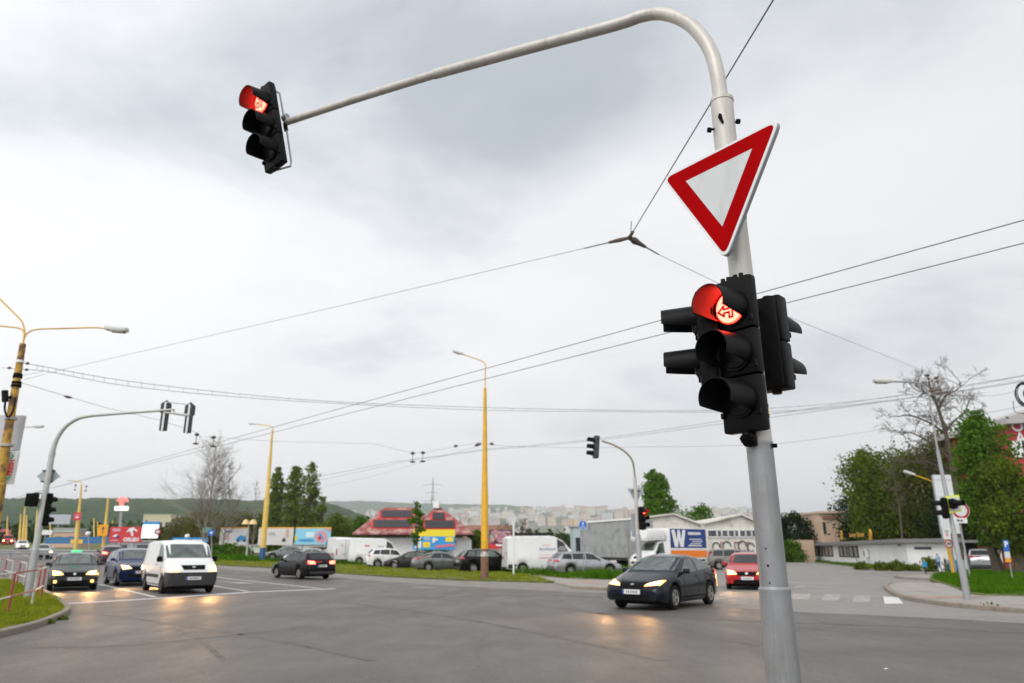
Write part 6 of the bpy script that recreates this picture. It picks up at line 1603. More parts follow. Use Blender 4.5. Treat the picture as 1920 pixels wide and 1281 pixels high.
    for c in wx:
        for s_ in (-1, 1):
            wm = MB(); yc = s_ * (hw - .115); xc = L / 2 - c
            prof = [(r * .62, -.095), (r * .90, -.10), (r, -.075), (r, .075), (r * .90, .10), (r * .62, .095), (r * .60, .06)]
            rings = [[Vector((xc + q * cos(a), yc + s_ * d_, r + q * sin(a))) for a in [2 * pi * k / 24 for k in range(24)]] for q, d_ in prof]
            vv = [p for R_ in rings for p in R_]
            wm.add(vv, [(i * 24 + k, i * 24 + (k + 1) % 24, (i + 1) * 24 + (k + 1) % 24, (i + 1) * 24 + k) for i in range(len(rings) - 1) for k in range(24)], M['tyre'], True)
            wo = wm.build('wheel', root)
            rm = MB(); dk = M['rimdark']; li = M[wheel]
            rm.disc((xc, yc + s_ * .045, r), (0, s_, 0), r * .63, dk, 20)
            a0 = c + s_
            for k in range(5):
                a = a0 + 2 * pi * k / 5; d_ = Vector((cos(a), 0, sin(a))); t_ = Vector((-sin(a), 0, cos(a)))
                rm.box(Vector((xc, yc + s_ * .07, r)) + d_ * r * .34, (r * .60, r * .17, .03), li, ux=d_, uy=t_, uz=Vector((0, s_, 0)))
            rm.tube([Vector((xc + r * .61 * cos(t), yc + s_ * .085, r + r * .61 * sin(t))) for t in [2 * pi * k / 20 for k in range(21)]], .014, li, 5)
            rm.disc((xc, yc + s_ * .09, r), (0, s_, 0), r * .14, li, 10)
            rm.build('rim', wo)
    if roofbar:
        for s_ in (-1, 1):
            rb = MB(); y = s_ * hw * st['rw'] * .84; a, b_ = st['ws'][1] + .15, st['rear'][0] - .05
            rb.tube([(L / 2 - a, y, topf(a) - .03), (L / 2 - a - .1, y, topf(a) + .035), (L / 2 - b_ + .1, y, topf(b_) + .035), (L / 2 - b_, y, topf(b_) - .03)], .018, M['chrome'] if roofbar == 2 else M['trim'], 6); rb.build('roof_rail', root)
    if extra: extra(root, part, hit, st, topf)
    if spot:
        for s_ in (-1, 1):
            ld = bpy.data.lights.new('headlight_beam', 'SPOT'); ld.energy = spot; ld.spot_size = radians(70); ld.spot_blend = .9; ld.color = (1, .50, .16); ld.shadow_soft_size = .12
            lo = bpy.data.objects.new('headlight_beam', ld); COL.objects.link(lo); lo.parent = root
            lo.location = (L / 2 + .08, s_ * hw * .68, z + .02); lo.rotation_euler = (0, radians(-90 + 2.6), 0)
    return root
def axle(px, py, h, style):
    """centre of a vehicle whose front axle stands over a pixel of the road, heading h"""
    h = Vector((h[0], h[1], 0)).normalized(); p = G(px, py); st = STY[style]
    p = p - h * (st['L'] / 2 - st['fo']); return (p.x, p.y)
def raxle(px, py, h, style):
    h = Vector((h[0], h[1], 0)).normalized(); p = G(px, py); st = STY[style]
    p = p + h * (st['fo'] + st['wb'] - st['L'] / 2); return (p.x, p.y)
def hd(deg): return (cos(radians(deg)), sin(radians(deg)))
PT = dict(navy=paint('dark_navy', (.011, .014, .021), rough=.16), grey=paint('dark_grey', (.040, .038, .036)), blue=paint('royal_blue', (.006, .020, .085)), white=paint('white', (.74, .74, .73), 0.0, .35), black=paint('black', (.005, .0045, .0055)), red=paint('red', (.42, .012, .016), .15), silver=paint('silver', (.36, .37, .39), .6), midgrey=paint('mid_grey', (.17, .175, .18), .5), taupe=paint('taupe', (.20, .185, .175), .5), maroon=paint('maroon', (.09, .02, .025)), paleblue=paint('pale_silver', (.46, .48, .50), .5))
# --- moving traffic
h = hd(-126)
car('dark navy hatchback with lit headlights turning across the junction', 'car', 'civic', PT['navy'], axle(1213, 1141.5, h, 'civic'), h, ('front',), spot=170, glass='glassclear',
    extra=lambda root, part, hit, st, topf: (part('rear_light_strip', [[(4.05, .84), (4.22, .86), (4.22, .98), (4.08, 1.0)]], 'l', M['taillit'], .016), part('side_repeater', [[(4.14, .50), (4.24, .50), (4.24, .74), (4.16, .76)]], 'l', M['indic'], .016)))
h = (.53, -.85)
def taxi(root, part, hit, st, topf):
    m = MB(); m.box((.0, 0, 1.52), (.18, .42, .11), emis('taxi_green', (.12, .62, .30), .7), bev=.03); m.build('taxi_light', root)
car('dark grey hatchback taxi with lit headlights and a green roof light', 'car', 'hatch', PT['grey'], axle(134, 1107, h, 'hatch'), h, ('front', 'fog'), spot=170, extra=taxi, glass='glassclear', H=1.50)
h = (.60, -.80)
car('royal blue car with lit headlights partly hidden by the white delivery van', 'car', 'suv', PT['blue'], axle(254, 1098, h, 'suv'), h, ('front',), spot=140, glass='glassclear', H=1.60)
car('white delivery van with lit headlights and dark lower bumper', 'van', 'van', PT['white'], axle(348, 1112, (.60, -.80), 'van'), (.60, -.80), ('front',), glass='glassclear', spot=170, trimmed=True, name='van', wheel='rimdark')
h = hd(133)
car('black estate car driving away with bright red tail lights', 'car', 'estate', PT['black'], raxle(586, 1086, h, 'estate'), h, ('rear',), roofbar=True, glass='glass')
h = (-.34, -.94)
car('red hatchback with lit headlight beside the signal mast', 'car', 'hatch', PT['red'], axle(1404, 1105.5, h, 'hatch'), h, ('front',), spot=100)
h = (.62, -.78)
car('silver saloon with lit headlights behind the grey taxi', 'car', 'sedan', PT['paleblue'], axle(78, 1048.5, h, 'sedan'), h, ('front',))
h = (-.55, .83)
car('dark maroon car with one red tail light left of the blue car', 'car', 'hatch', PT['maroon'], raxle(208, 1058, h, 'hatch'), h, ('rear',))
h = (.60, -.80)
car('small distant white car with lit headlights coming down the left road', 'car', 'hatch', PT['white'], tuple(at(36, 118)[:2]), h, ('front',))
car('faraway red lorry cab at the left edge', 'lorry', 'cab', PT['red'], tuple(at(8, 165)[:2]), (.60, -.80), ('front',), name='lorry', L=2.55)
# --- parked cars beyond the verge
g_ = 'cars parked behind the grass verge'
def park(label, style, pm, px, Y, deg, cat='car', **k): return car(label, cat, style, PT[pm], tuple(at(px, Y)[:2]), hd(deg), group=g_, **k)
park('grey saloon with low bonnet parked left of the black estate', 'sedan', 'midgrey', 536, 76, 197, glass='glassclear')
park('silver saloon parked right behind the black estate', 'sedan', 'silver', 578, 70, 190, glass='glassclear')
park('dark maroon hatchback roof showing left of the white box van', 'hatch', 'maroon', 606, 78, 20)
park('white sports utility car parked in front of the white van with red mark', 'suv', 'white', 731, 66, 22)
park('dark grey car parked nose to the left beside the white utility car', 'hatch', 'grey', 767, 63, 192, glass='glassclear')
park('black hatchback parked under the blue shop banner', 'hatch', 'black', 792, 68, 15)
park('mid grey saloon parked under the blue shop banner', 'sedan', 'midgrey', 828, 58, 20)
park('black utility car with red tail lamp parked behind the centre post', 'suv', 'black', 912, 54, 22, glass='glassclear')
park('silver estate car parked at the end of the verge before the grey trailer', 'estate', 'silver', 1096, 48.5, 17, roofbar=2)
park('silver hatchback half hidden behind the company lorry', 'hatch', 'paleblue', 1340, 72, 222)
park('taupe people carrier parked before the hall', 'van', 'taupe', 1378, 62, -8, L=4.4, H=1.66, W=1.80, knots=[(0, .70), (.05, .82), (.25, .92), (.95, 1.08), (1.75, 1.56), (2.3, 1.66), (4.1, 1.62), (4.3, 1.4), (4.38, 1.0), (4.4, .60)], ws=(.95, 1.75), rear=(4.1, 4.36), wins=[[(1.35, 2.15), (1.80, 2.15)], [(2.23, 3.1), (2.23, 3.1)], [(3.18, 4.0), (3.18, 3.9)]], wb=2.7, fo=.85, hl=.84, belt=[(0, .72), (.9, 1.0), (4.4, 1.06)])
park('dark hatchback showing above the red hatchback', 'hatch', 'midgrey', 1412, 68, -10)
park('pale silver car parked by the garages on the right', 'suv', 'paleblue', 1842, 60, 60, lit=())
park('pale car parked at the far left below the red board', 'hatch', 'red', 16, 175, -53)
# --- white vans
def redmark(root, part, hit, st, topf):
    m = MB()
    part('livery_mark', [[(3.5, 1.72), (3.95, 1.72), (4.1, 1.82), (3.6, 1.86)]], 'R', red_, .012)
    part('livery_lines', [[(2.2, 1.55), (3.0, 1.55), (3.0, 1.60), (2.2, 1.60)], [(2.2, 1.72), (2.8, 1.72), (2.8, 1.84), (2.2, 1.84)]], 'R', plain('livery_grey', (.45, .47, .5)), .012)
    part('rear_door_gap', [[(-.012, .5), (.012, .5), (.012, 2.3), (-.012, 2.3)]], 'r', M['trim'], .006)
car('long white van with a small red mark on its side', 'van', 'bigvan', PT['white'], tuple(at(706, 73)[:2]), hd(10), group='white vans parked behind the verge', name='van', extra=redmark)
car('white box van seen from behind beside the billboards', 'van', 'bigvan', PT['white'], tuple(at(632, 76)[:2]), hd(118), group='white vans parked behind the verge', name='van', extra=lambda root, part, hit, st, topf: (part('rear_door_gap', [[(-.012, .5), (.012, .5), (.012, 2.3), (-.012, 2.3)]], 'r', M['trim'], .006), part('livery_mark', [[(.3, 1.62), (.4, 1.62), (.4, 1.8), (.3, 1.8)]], 'r', red_, .012)))
def rackvan(root, part, hit, st, topf):
    lg = plain('livery_pale_blue', (.28, .33, .46)); lr = plain('livery_pale_red', (.66, .34, .36)); lk = plain('livery_faint', (.55, .55, .56))
    part('livery_name', [[(3.1 - k * .17, 1.52), (3.1 - k * .17 + .11, 1.52), (3.1 - k * .17 + .11, 1.68 + .05 * (k % 3 == 0)), (3.1 - k * .17, 1.68 + .05 * (k % 3 == 0))] for k in range(7)], 'R', lg, .012, None, 2)
    part('livery_lines', [[(2.4, 1.86), (3.0, 1.86), (3.0, 1.91), (2.4, 1.91)], [(1.5, 1.22), (3.3, 1.22), (3.3, 1.25), (1.5, 1.25)], [(2.2, 1.0), (3.3, 1.0), (3.3, 1.08), (2.2, 1.08)]], 'R', lr, .012)
    part('livery_lines', [[(1.3, 1.55 + .1 * k), (2.0 - .1 * k, 1.55 + .1 * k), (2.0 - .1 * k, 1.59 + .1 * k), (1.3, 1.59 + .1 * k)] for k in range(3)], 'R', lk, .012)
    part('rear_door_gap', [[(-.012, .5), (.012, .5), (.012, 2.3), (-.012, 2.3)]], 'r', M['trim'], .006)
    part('door_latch', [[(-.28, 1.2), (-.22, 1.2), (-.22, 1.42), (-.28, 1.42)], [(.2, 1.02), (.75, 1.02), (.75, 1.10), (.2, 1.10)]], 'r', M['trim'], .012)
    part('livery_lines', [[(.25, 1.7 + .12 * k), (.8 - .15 * (k % 2), 1.7 + .12 * k), (.8 - .15 * (k % 2), 1.74 + .12 * k), (.25, 1.74 + .12 * k)] for k in range(3)] , 'r', lk, .012)
    m = MB()
    for y in (-.8, .8): m.tube([(2.0 - 2.6, y, 2.66), (.9, y, 2.66), (1.1, y * .9, 2.56)], .025, M['trim'], 6); m.tube([(-.6, y, 2.66), (-2.5, y, 2.66)], .025, M['trim'], 6)
    for x in (-2.4, -1.7, -1.0, -.3, .4, .9):
        m.tube([(x, -.8, 2.66), (x, .8, 2.66)], .02, M['trim'], 6)
        for y in (-.8, .8): m.tube([(x, y, 2.66), (x, y, 2.46)], .018, M['trim'], 5)
    m.build('roof_rack', root)
    part('lower_cladding', [[(4.0, .34), (5.42, .34), (5.42, .62), (4.85, .62)]], 'R', M['greytrim'], .012)
car('white van with a roof rack and faint lettering parked behind the white post', 'van', 'bigvan', PT['white'], tuple(at(1018, 52.5)[:2]), hd(12), group='white vans parked behind the verge', name='van', extra=rackvan)
# --- company lorry with W box
def wbox(root, part, hit, st, topf):
    navy_ = plain('box_navy', (.012, .045, .20)); orange_ = plain('box_orange', (.80, .20, .02))
    o_ = Vector((0, 0, 0)); m = MB()
    x1, x0, wd, z0, z1 = -1.05, -5.0, 2.2, .95, 3.15
    m.box(((x0 + x1) / 2, 0, (z0 + z1) / 2), (x1 - x0, wd, z1 - z0), PT['white'], bev=.03)
    bx = m.build('cargo_box', root)
    m = MB(); y = wd / 2 + .004
    m.add([(x1 - .12, y, z0 + .75), (x0 + .05, y, z0 + .75), (x0 + .05, y, z1 - .05), (x1 - .12, y, z1 - .05)], [(0, 1, 2, 3)], navy_)
    m.add([(x1 - .12, y, z0 + .06), (x0 + .05, y, z0 + .06), (x0 + .05, y, z0 + .58), (x1 - .12, y, z0 + .58)], [(0, 1, 2, 3)], orange_)
    y += .004; cx_ = x1 - 1.0; cz_ = (z0 + .75 + z1 - .05) / 2
    m.prism([(a * .62, b * .62) for a, b in ((-1.18, 1), (-.62, 1), (-.36, -.2), (-.14, 1), (.22, 1), (.42, -.2), (.66, 1), (1.18, 1), (.74, -1), (.18, -1), (.0, -.1), (-.2, -1), (-.74, -1))], (cx_, y + .004, cz_), (-1, 0, 0), (0, 0, 1), .004, M['white'])
    for k, (u0, v, h_) in enumerate(((1.55, 1.72, .20), (1.65, 1.36, .07), (1.95, 1.20, .07), (1.75, 1.04, .07), (1.5, .88, .09))):
        u = u0; kk = 0
        while u < 2.85:          # small lettering, word by word
            wl_ = (.13, .2, .16, .24)[(kk + k) % 4] if k else .17
            m.add([(cx_ + .55 - u, y + .004, z0 + v), (cx_ + .55 - u - wl_ * .82, y + .004, z0 + v), (cx_ + .55 - u - wl_ * .82, y + .004, z0 + v + h_), (cx_ + .55 - u, y + .004, z0 + v + h_)], [(0, 1, 2, 3)], M['white']); u += wl_; kk += 1
    m.build('livery', bx)
    m = MB(); m.box((.05, 0, 2.64), (1.9, 1.9, .84), PT['white'], bev=.25); m.box((.55, 0, 2.42), (1.0, 1.8, .5), PT['white'], bev=.2); m.build('roof_fairing', root)
    m = MB(); m.box((-3.0, 0, .66), (4.2, .9, .2), M['trim']); m.build('chassis', root)
car('white company lorry with a navy side board bearing a big white W', 'lorry', 'cab', PT['white'], tuple(at(1219, 56)[:2]), hd(212), name='lorry', wheel='rimdark', extra=wbox, wb=4.2, glass='glassclear')
# --- grey tarpaulin trailer
tarp = mat('grey_tarpaulin', (.34, .35, .35), .5, .1, var=.12, scale=1.5, dirt=(.22, .22, .22), dscale=1.2)
pA, pB = Vector(at(1112, 70)), Vector(at(1204, 62))
dr = (pB - pA); LT = dr.length; dr.normalize()
root = thing('trailer', (pA + pB) / 2, 'long grey tarpaulin trailer parked behind the silver estate', 'trailer', rz=atan2(dr.y, dr.x))
m = MB(); zt1 = 3.95; nseg = 26; nrow = 6
for side_ in (-1, 1):
    vv = []
    for j in range(nrow):
        for i in range(nseg * 2 + 1):
            x = -LT / 2 + LT * i / (nseg * 2); z_ = .95 + (zt1 - .95) * j / (nrow - 1)
            y = side_ * (1.24 + .035 * sin(i * pi) + .03 * cos(i * pi) * sin(pi * j / (nrow - 1)) + .02 * noise.noise(Vector((x * 1.3, z_, side_))))
            vv.append((x, y, z_))
    k = nseg * 2 + 1
    m.add(vv, [(j * k + i, j * k + i + 1, (j + 1) * k + i + 1, (j + 1) * k + i) for j in range(nrow - 1) for i in range(k - 1)], tarp)
m.quad((-LT / 2, -1.25, .95), (-LT / 2, 1.25, .95), (-LT / 2, 1.25, zt1), (-LT / 2, -1.25, zt1), tarp)
m.quad((LT / 2, -1.25, .95), (LT / 2, 1.25, .95), (LT / 2, 1.25, zt1), (LT / 2, -1.25, zt1), tarp)
m.build('tarpaulin', root)
m = MB(); m.add([(-LT / 2 - .05, -1.32, zt1), (LT / 2 + .05, -1.32, zt1), (LT / 2 + .05, 0, zt1 + .25), (-LT / 2 - .05, 0, zt1 + .25), (LT / 2 + .05, 1.32, zt1), (-LT / 2 - .05, 1.32, zt1)], [(0, 1, 2, 3), (3, 2, 4, 5), (0, 3, 5), (1, 4, 2)], mat('tarpaulin_roof', (.55, .53, .49), .7)); m.build('roof', root)
m = MB(); m.box((0, 0, .82), (LT, 2.4, .22), M['greytrim']); m.box((-LT * .32, -1.22, .82), (1.0, .06, .2), plain('trailer_orange', (.75, .22, .03))); m.build('frame', root)
for x in (-LT * .12, LT * .02):
    for s_ in (-1, 1):
        m = MB(); m.tube([(x, s_ * 1.2, .48), (x, s_ * .9, .48)], .46, M['tyre'], 18); m.disc((x, s_ * 1.205, .48), (0, s_, 0), .25, M['rimdark'], 12); m.build('wheel', root)
# ================================================================== TRAFFIC SIGNALS AND MASTS
def visor_mesh(mb, c, n_, e, u, Rv, L, outer, inner, gap=62, tilt=.06, ns=9, na=44, mouth=.0):
    """tunnel visor, its underside cut away towards the mouth"""
    vo, vi = [], []
    for j in range(ns + 1):
        s_ = j / ns
        al = radians(gap + 24 * s_)
        for k in range(na + 1):
            th = -pi / 2 + al + (2 * pi - 2 * al) * k / na
            ax_ = L * s_ * (1.0 + mouth * sin(th))
            q = c + n_ * ax_ - u * (tilt * L * s_)
            d_ = e * cos(th) + u * sin(th)
            vo.append(q + d_ * (Rv + .007)); vi.append(q + d_ * Rv)
    k1 = na + 1; b = len(vo)
    mb.add(vo, [(j * k1 + k, j * k1 + k + 1, (j + 1) * k1 + k + 1, (j + 1) * k1 + k) for j in range(ns) for k in range(na)], outer, True)
    mb.add(vi, [(j * k1 + k, (j + 1) * k1 + k, (j + 1) * k1 + k + 1, j * k1 + k + 1) for j in range(ns) for k in range(na)], inner, True)
    rimv = vo + vi
    rf = [(ns * k1 + k, ns * k1 + k + 1, b + ns * k1 + k + 1, b + ns * k1 + k) for k in range(na)]
    rf += [(j * k1, (j + 1) * k1, b + (j + 1) * k1, b + j * k1) for j in range(ns)] + [(j * k1 + na, b + j * k1 + na, b + (j + 1) * k1 + na, (j + 1) * k1 + na) for j in range(ns)]
    mb.add(rimv, rf, outer)
ARROW = [(.05, -.72), (.30, -.72), (.30, .35), (.50, .35), (.175, .78), (-.15, .35), (.05, .35), (.05, -.10), (-.34, -.10), (-.34, .12), (-.78, -.22), (-.34, -.56), (-.34, -.35), (.05, -.35)]
def signal(label, face, yaw, n_asp=3, spacing=.28, Rl=.10, w_=.31, d_=.10, lit=None, L=.25, group=None, arrow=False, big_top=False, name='traffic_light', cat='traffic light', housing='black', gap=46, end=.19, fill=False):
    face = Vector(face); n_ = Vector((-sin(yaw), -cos(yaw), 0)); e = Vector((cos(yaw), -sin(yaw), 0)); u = Z_
    root = thing(name, face, label, cat, group)
    hm = M[housing]; h_ = spacing * (n_asp - 1) + 2 * end
    m = MB()
    for k in range(n_asp):
        zc = (n_asp - 1) / 2 * spacing - k * spacing
        top = zc + (end if k == 0 else spacing / 2 - .003); bot = zc - (end if k == n_asp - 1 else spacing / 2 - .003)
        ww = w_ * (1.35 if (big_top and k == 0) else 1)
        m.box(face - n_ * d_ / 2 + u * ((top + bot) / 2), (ww, d_, top - bot), hm, ux=e, uy=n_, uz=u, bev=.018)
        if big_top and k == 0:
            m.prism([(-ww / 2 + .01, 0), (ww / 2 - .01, 0), (0, .13)], face + u * (top - .004) - n_ * .01, e, u, d_ * .8, hm)
        m.tube([face + u * zc, face + u * zc + n_ * .018], Rl * 1.13, hm, 28)
        for sx in (-1, 1):      # hinge and latch of each door
            m.box(face + e * (sx * (ww / 2 - .012)) + u * (zc - spacing * .30) + n_ * .006, (.022, .02, .035), hm, ux=e, uy=n_, uz=u, bev=.004)
    m.box(face - n_ * (d_ + .012) , (w_ * .82, .024, h_ * .96), hm, ux=e, uy=n_, uz=u, bev=.01)
    m.tube([face - n_ * d_ / 2 - u * (h_ / 2 - .005), face - n_ * d_ / 2 - u * (h_ / 2 + .02)], .03, hm, 10)
    m.tube([face - n_ * d_ / 2 + u * (h_ / 2 - .005), face - n_ * d_ / 2 + u * (h_ / 2 + .015)], .03, hm, 10)
    m.build('housing', root, face)
    for k in range(n_asp):
        c = face + u * ((n_asp - 1) / 2 * spacing - k * spacing)
        rl = Rl * (1.25 if (big_top and k == 0) else 1)
        on = lit == k
        lm = MB(); seg = 32
        rings = [(1.0, .019), (.93, .026), (.6, .034), (.0, .038)]
        mats_ = [M['redglow'], M['redlens'], M['redlens']] if on else [M['deadlens']] * 3
        for i in range(3):
            r0_, h0_ = rings[i]; r1_, h1_ = rings[i + 1]
            a = [c + n_ * h0_ + (e * cos(t) + u * sin(t)) * rl * r0_ for t in [2 * pi * j / seg for j in range(seg)]]
            if r1_ > 0:
                b = [c + n_ * h1_ + (e * cos(t) + u * sin(t)) * rl * r1_ for t in [2 * pi * j / seg for j in range(seg)]]
                lm.add(a + b, [(j, (j + 1) % seg, seg + (j + 1) % seg, seg + j) for j in range(seg)], mats_[i], True)
            else: lm.add(a + [c + n_ * h1_], [(j, (j + 1) % seg, seg) for j in range(seg)], mats_[i], True)
        lens = lm.build('lens', root, face)
        if on: lens['label'] = 'lit red lens'
        if arrow and on:
            am = MB(); q = c + n_ * .041
            P2 = [q + e * (x * rl * .92) + u * (y * rl * .92) for x, y in ARROW]
            for a, b in zip(P2, P2[1:] + P2[:1]):
                dd = (b - a).normalized(); sd_ = n_.cross(dd)
                t_ = .0062
                am.add([a - sd_ * t_ - dd * t_, b - sd_ * t_ + dd * t_, b + sd_ * t_ + dd * t_, a + sd_ * t_ - dd * t_], [(0, 1, 2, 3)], M['blackmatt'])
            am.build('arrow_mask', lens, face)
        vm = MB(); visor_mesh(vm, c + n_ * .012, n_, e, u, rl * 1.06, L * (1.2 if (big_top and k == 0) else 1), M['black'], M['visorglow'] if on else M['blackmatt'], gap)
        vm.build('visor', root, face)
    return root
def rod(name, pts, r, m, root, n=8):
    mb = MB(); mb.tube(pts, r, M[m] if isinstance(m, str) else m, n); return mb.build(name, root, root.location)

# ------------------------------------------------------------------ the near mast
YP = 4.2
foot = G(1502, 1654); foot = Vector((P(1502, 1654, YP).x, YP, 0))
mast = thing('signal_mast', foot, 'near grey signal mast with a long curved arm carrying a red light over the road', 'signal mast')
rod('lower_pole', [foot - Z_ * .1, P(1470, 1281, YP), P(1452, 1106, YP)], [.097, .0895, .0845], 'mastgrey', mast, 40)
q = P(1452, 1106, YP); rod('weld_collar', [q - Z_ * .012, q + Z_ * .004, q + Z_ * .018], [.0865, .0865, .0765], 'mastgrey', mast, 40)
rod('middle_pole', [P(1452, 1106, YP), P(1424, 836, YP)], [.0755, .0755], 'mastgrey', mast, 40)
rod('upper_pole', [P(1424, 836, YP), P(1388, 500, YP), P(1358.6, 250, YP), P(1353, 187, YP)], [.0745, .072, .0735, .0735], 'poleupper', mast, 40)
q = P(1353.3, 190, YP); rod('top_collar', [q - Z_ * .014, q + Z_ * .010], .0775, 'poleupper', mast, 40)
armp = [P(1352, 187, YP), P(1349.5, 172, YP), P(1345, 140, 4.205), P(1335.5, 104, 4.23), P(1318, 72, 4.28), P(1293, 46, 4.36), P(1263, 31, 4.44), P(1233, 26, 4.52), P(1200, 31.5, 4.60), P(1151, 48, 4.69), P(980, 94, 5.10), P(815, 139.5, 5.55)]
sm_ = smooth_line([tuple(p) for p in armp], 5)
rod('arm', sm_, [.051 - .006 * i / (len(sm_) - 1) for i in range(len(sm_))], 'poleupper', mast, 32)
tip = P(538, 229, 6.46)
armq = [P(815, 139.5, 5.55), P(670, 185, 6.02), tip]; sm_ = smooth_line([tuple(p) for p in armq], 6)
rod('arm_extension', sm_, [.039 - .004 * i / (len(sm_) - 1) for i in range(len(sm_))], 'poleupper', mast, 28)
m = MB()
for (px, py, s_) in ((1330, 244, -1), (1384, 228, 1)):
    a = P(px, py, YP - .02); b = P(px - s_ * 14, py + s_ * 3, YP - .01)
    m.tube([b, a], .008, M['trim'], 8); m.tube([a - X_ * s_ * .012, a + X_ * s_ * .012], .018, M['trim'], 6)
m.build('clamp_bolt', mast, foot)
m = MB(); c = P(1349.5, 220, YP - .0735); m.prism([(-.012, .0), (-.004, .03), (.014, .028), (.018, -.01), (.026, -.035), (.016, -.05), (.004, -.03)], c, X_, Z_, .003, M['blackmatt']); m.build('rust_hole', mast, foot)
def on_pole(px, py, rad):
    """point of the pole's near surface seen at a pixel"""
    r = ray(px, py); ax_ = P(1424 + (py - 836) * .1037, py, YP)
    dx, dy = r.x, r.y; ox, oy = CAM.x - ax_.x, CAM.y - ax_.y
    A = dx * dx + dy * dy; B = 2 * (ox * dx + oy * dy); C_ = ox * ox + oy * oy - rad * rad
    D_ = max(0, B * B - 4 * A * C_); t = (-B - sqrt(D_)) / (2 * A); p = CAM + r * t
    return p, Vector((p.x - ax_.x, p.y - ax_.y, 0)).normalized()
m = MB()
for px, py, r in ((1436, 1029, .005), (1440, 1061, .0065), (1443, 1093.5, .0045)):
    p, nn = on_pole(px, py, .0757); m.disc(p + nn * .001, nn, r, M['blackmatt'], 12)
p, nn = on_pole(1469, 1281, .0905)
m.build('bolt_hole', mast, foot)
m = MB(); p, nn = on_pole(1437, 770, .0745); ex = Z_.cross(nn)
m.prism([(-.022, -.04), (.022, -.04), (.022, .04), (-.022, .04)], p + nn * .002, ex, Z_, .001, M['trim']); m.prism([(-.02, -.018), (.02, -.018), (.02, .022), (-.02, .022)], p + nn * .0035, ex, Z_, .001, plain('sticker_yellow', (.62, .50, .06))); m.prism([(-.012, -.006), (.006, -.004), (.010, .010), (-.004, .012)], p + nn * .0045, ex, Z_, .0008, M['ink']); m.build('sticker', mast, foot)
q = P(1423.6, 833, YP); rod('clamp_ring', [q - Z_ * .006, q + Z_ * .010], .0795, 'polegrey', mast, 32)
m = MB(); p, nn = on_pole(1448, 836, .079); m.box(p + X_ * .012, (.03, .02, .022), M['trim'], bev=.004); m.tube([p + X_ * .02 - Z_ * .01, p + X_ * .02 + Z_ * .012], .008, M['trim'], 8); m.build('clamp_bolt', mast, foot)

# signals on it
B1 = radians(52)
f1 = P(1380, 662, 4.10)
t1 = signal('nearest traffic light with lit red lens, mounted on the near mast below the sign', f1, B1, arrow=True, lit=0, L=.23, w_=.268, d_=.075)
n1v = Vector((-sin(B1), -cos(B1), 0))
for zo in (.40, -.40):
    m = MB()
    c = f1 - n1v * .10 + Z_ * zo; t = P(1405 + (-zo) * 30, 662 - zo * 300, YP)
    m.box((c + Vector((t.x, t.y, c.z))) / 2, (.06, .09, .05), M['black'], rz=-B1, bev=.01); m.build('bracket', t1, f1)
m = MB(); c = f1 - n1v * .04 - Z_ * .49; m.tube([c, c - Z_ * .03 - n1v * .02, P(1412, 832, YP - .06)], [.05, .045, .028], M['black'], 10); m.box(c - Z_ * .015 - n1v * .01, (.09, .05, .05), M['black'], rz=-B1, bev=.015)
m.box(P(1411, 826, YP - .075), (.05, .03, .06), M['black'], bev=.008)
m.build('bracket', t1, f1)
m = MB()
c = f1 - n1v * .035 + Z_ * .475
for dx in (-.07, -.03, .02, .06): m.tube([c + Vector((cos(B1), -sin(B1), 0)) * dx, c + Vector((cos(B1), -sin(B1), 0)) * dx + Z_ * .022], .014, M['black'], 6)
m.build('cable_gland', t1, f1)
def pedlink(root, face, pts):
    m = MB(); m.tube(pts, .02, M['black'], 8); m.build('bracket', root, face)
B2 = radians(106); f2 = P(1309, 641, 4.27)
t2 = signal('dark two lamp pedestrian signal facing left behind the nearest traffic light', f2, B2, n_asp=2, spacing=.275, Rl=.082, w_=.22, d_=.10, L=.20, end=.16, gap=55, name='pedestrian_signal', cat='pedestrian signal')
n2v = Vector((-sin(B2), -cos(B2), 0))
pedlink(t2, f2, [f2 - n2v * .1 + Z_ * .2, Vector((P(1398, 600, YP).x, YP, (f2 + Z_ * .2).z))]); pedlink(t2, f2, [f2 - n2v * .1 - Z_ * .2, Vector((P(1412, 720, YP).x, YP, (f2 - Z_ * .2).z))])
B3 = atan2(-.69, -.72); n3v = Vector((-sin(B3), -cos(B3), 0)); f3 = P(1447, 645, 4.36) + n3v * .065
t3 = signal('black two lamp pedestrian signal seen from behind on the right of the near mast', f3, B3, n_asp=2, spacing=.275, Rl=.082, w_=.20, d_=.12, L=.20, end=.165, gap=55, name='pedestrian_signal', cat='pedestrian signal')
pedlink(t3, f3, [f3 - n3v * .12 + Z_ * .2 - X_ * .05, Vector((P(1398, 600, YP).x, YP, (f3 + Z_ * .2).z))]); pedlink(t3, f3, [f3 - n3v * .12 - Z_ * .2 - X_ * .05, Vector((P(1412, 720, YP).x, YP, (f3 - Z_ * .2).z))])
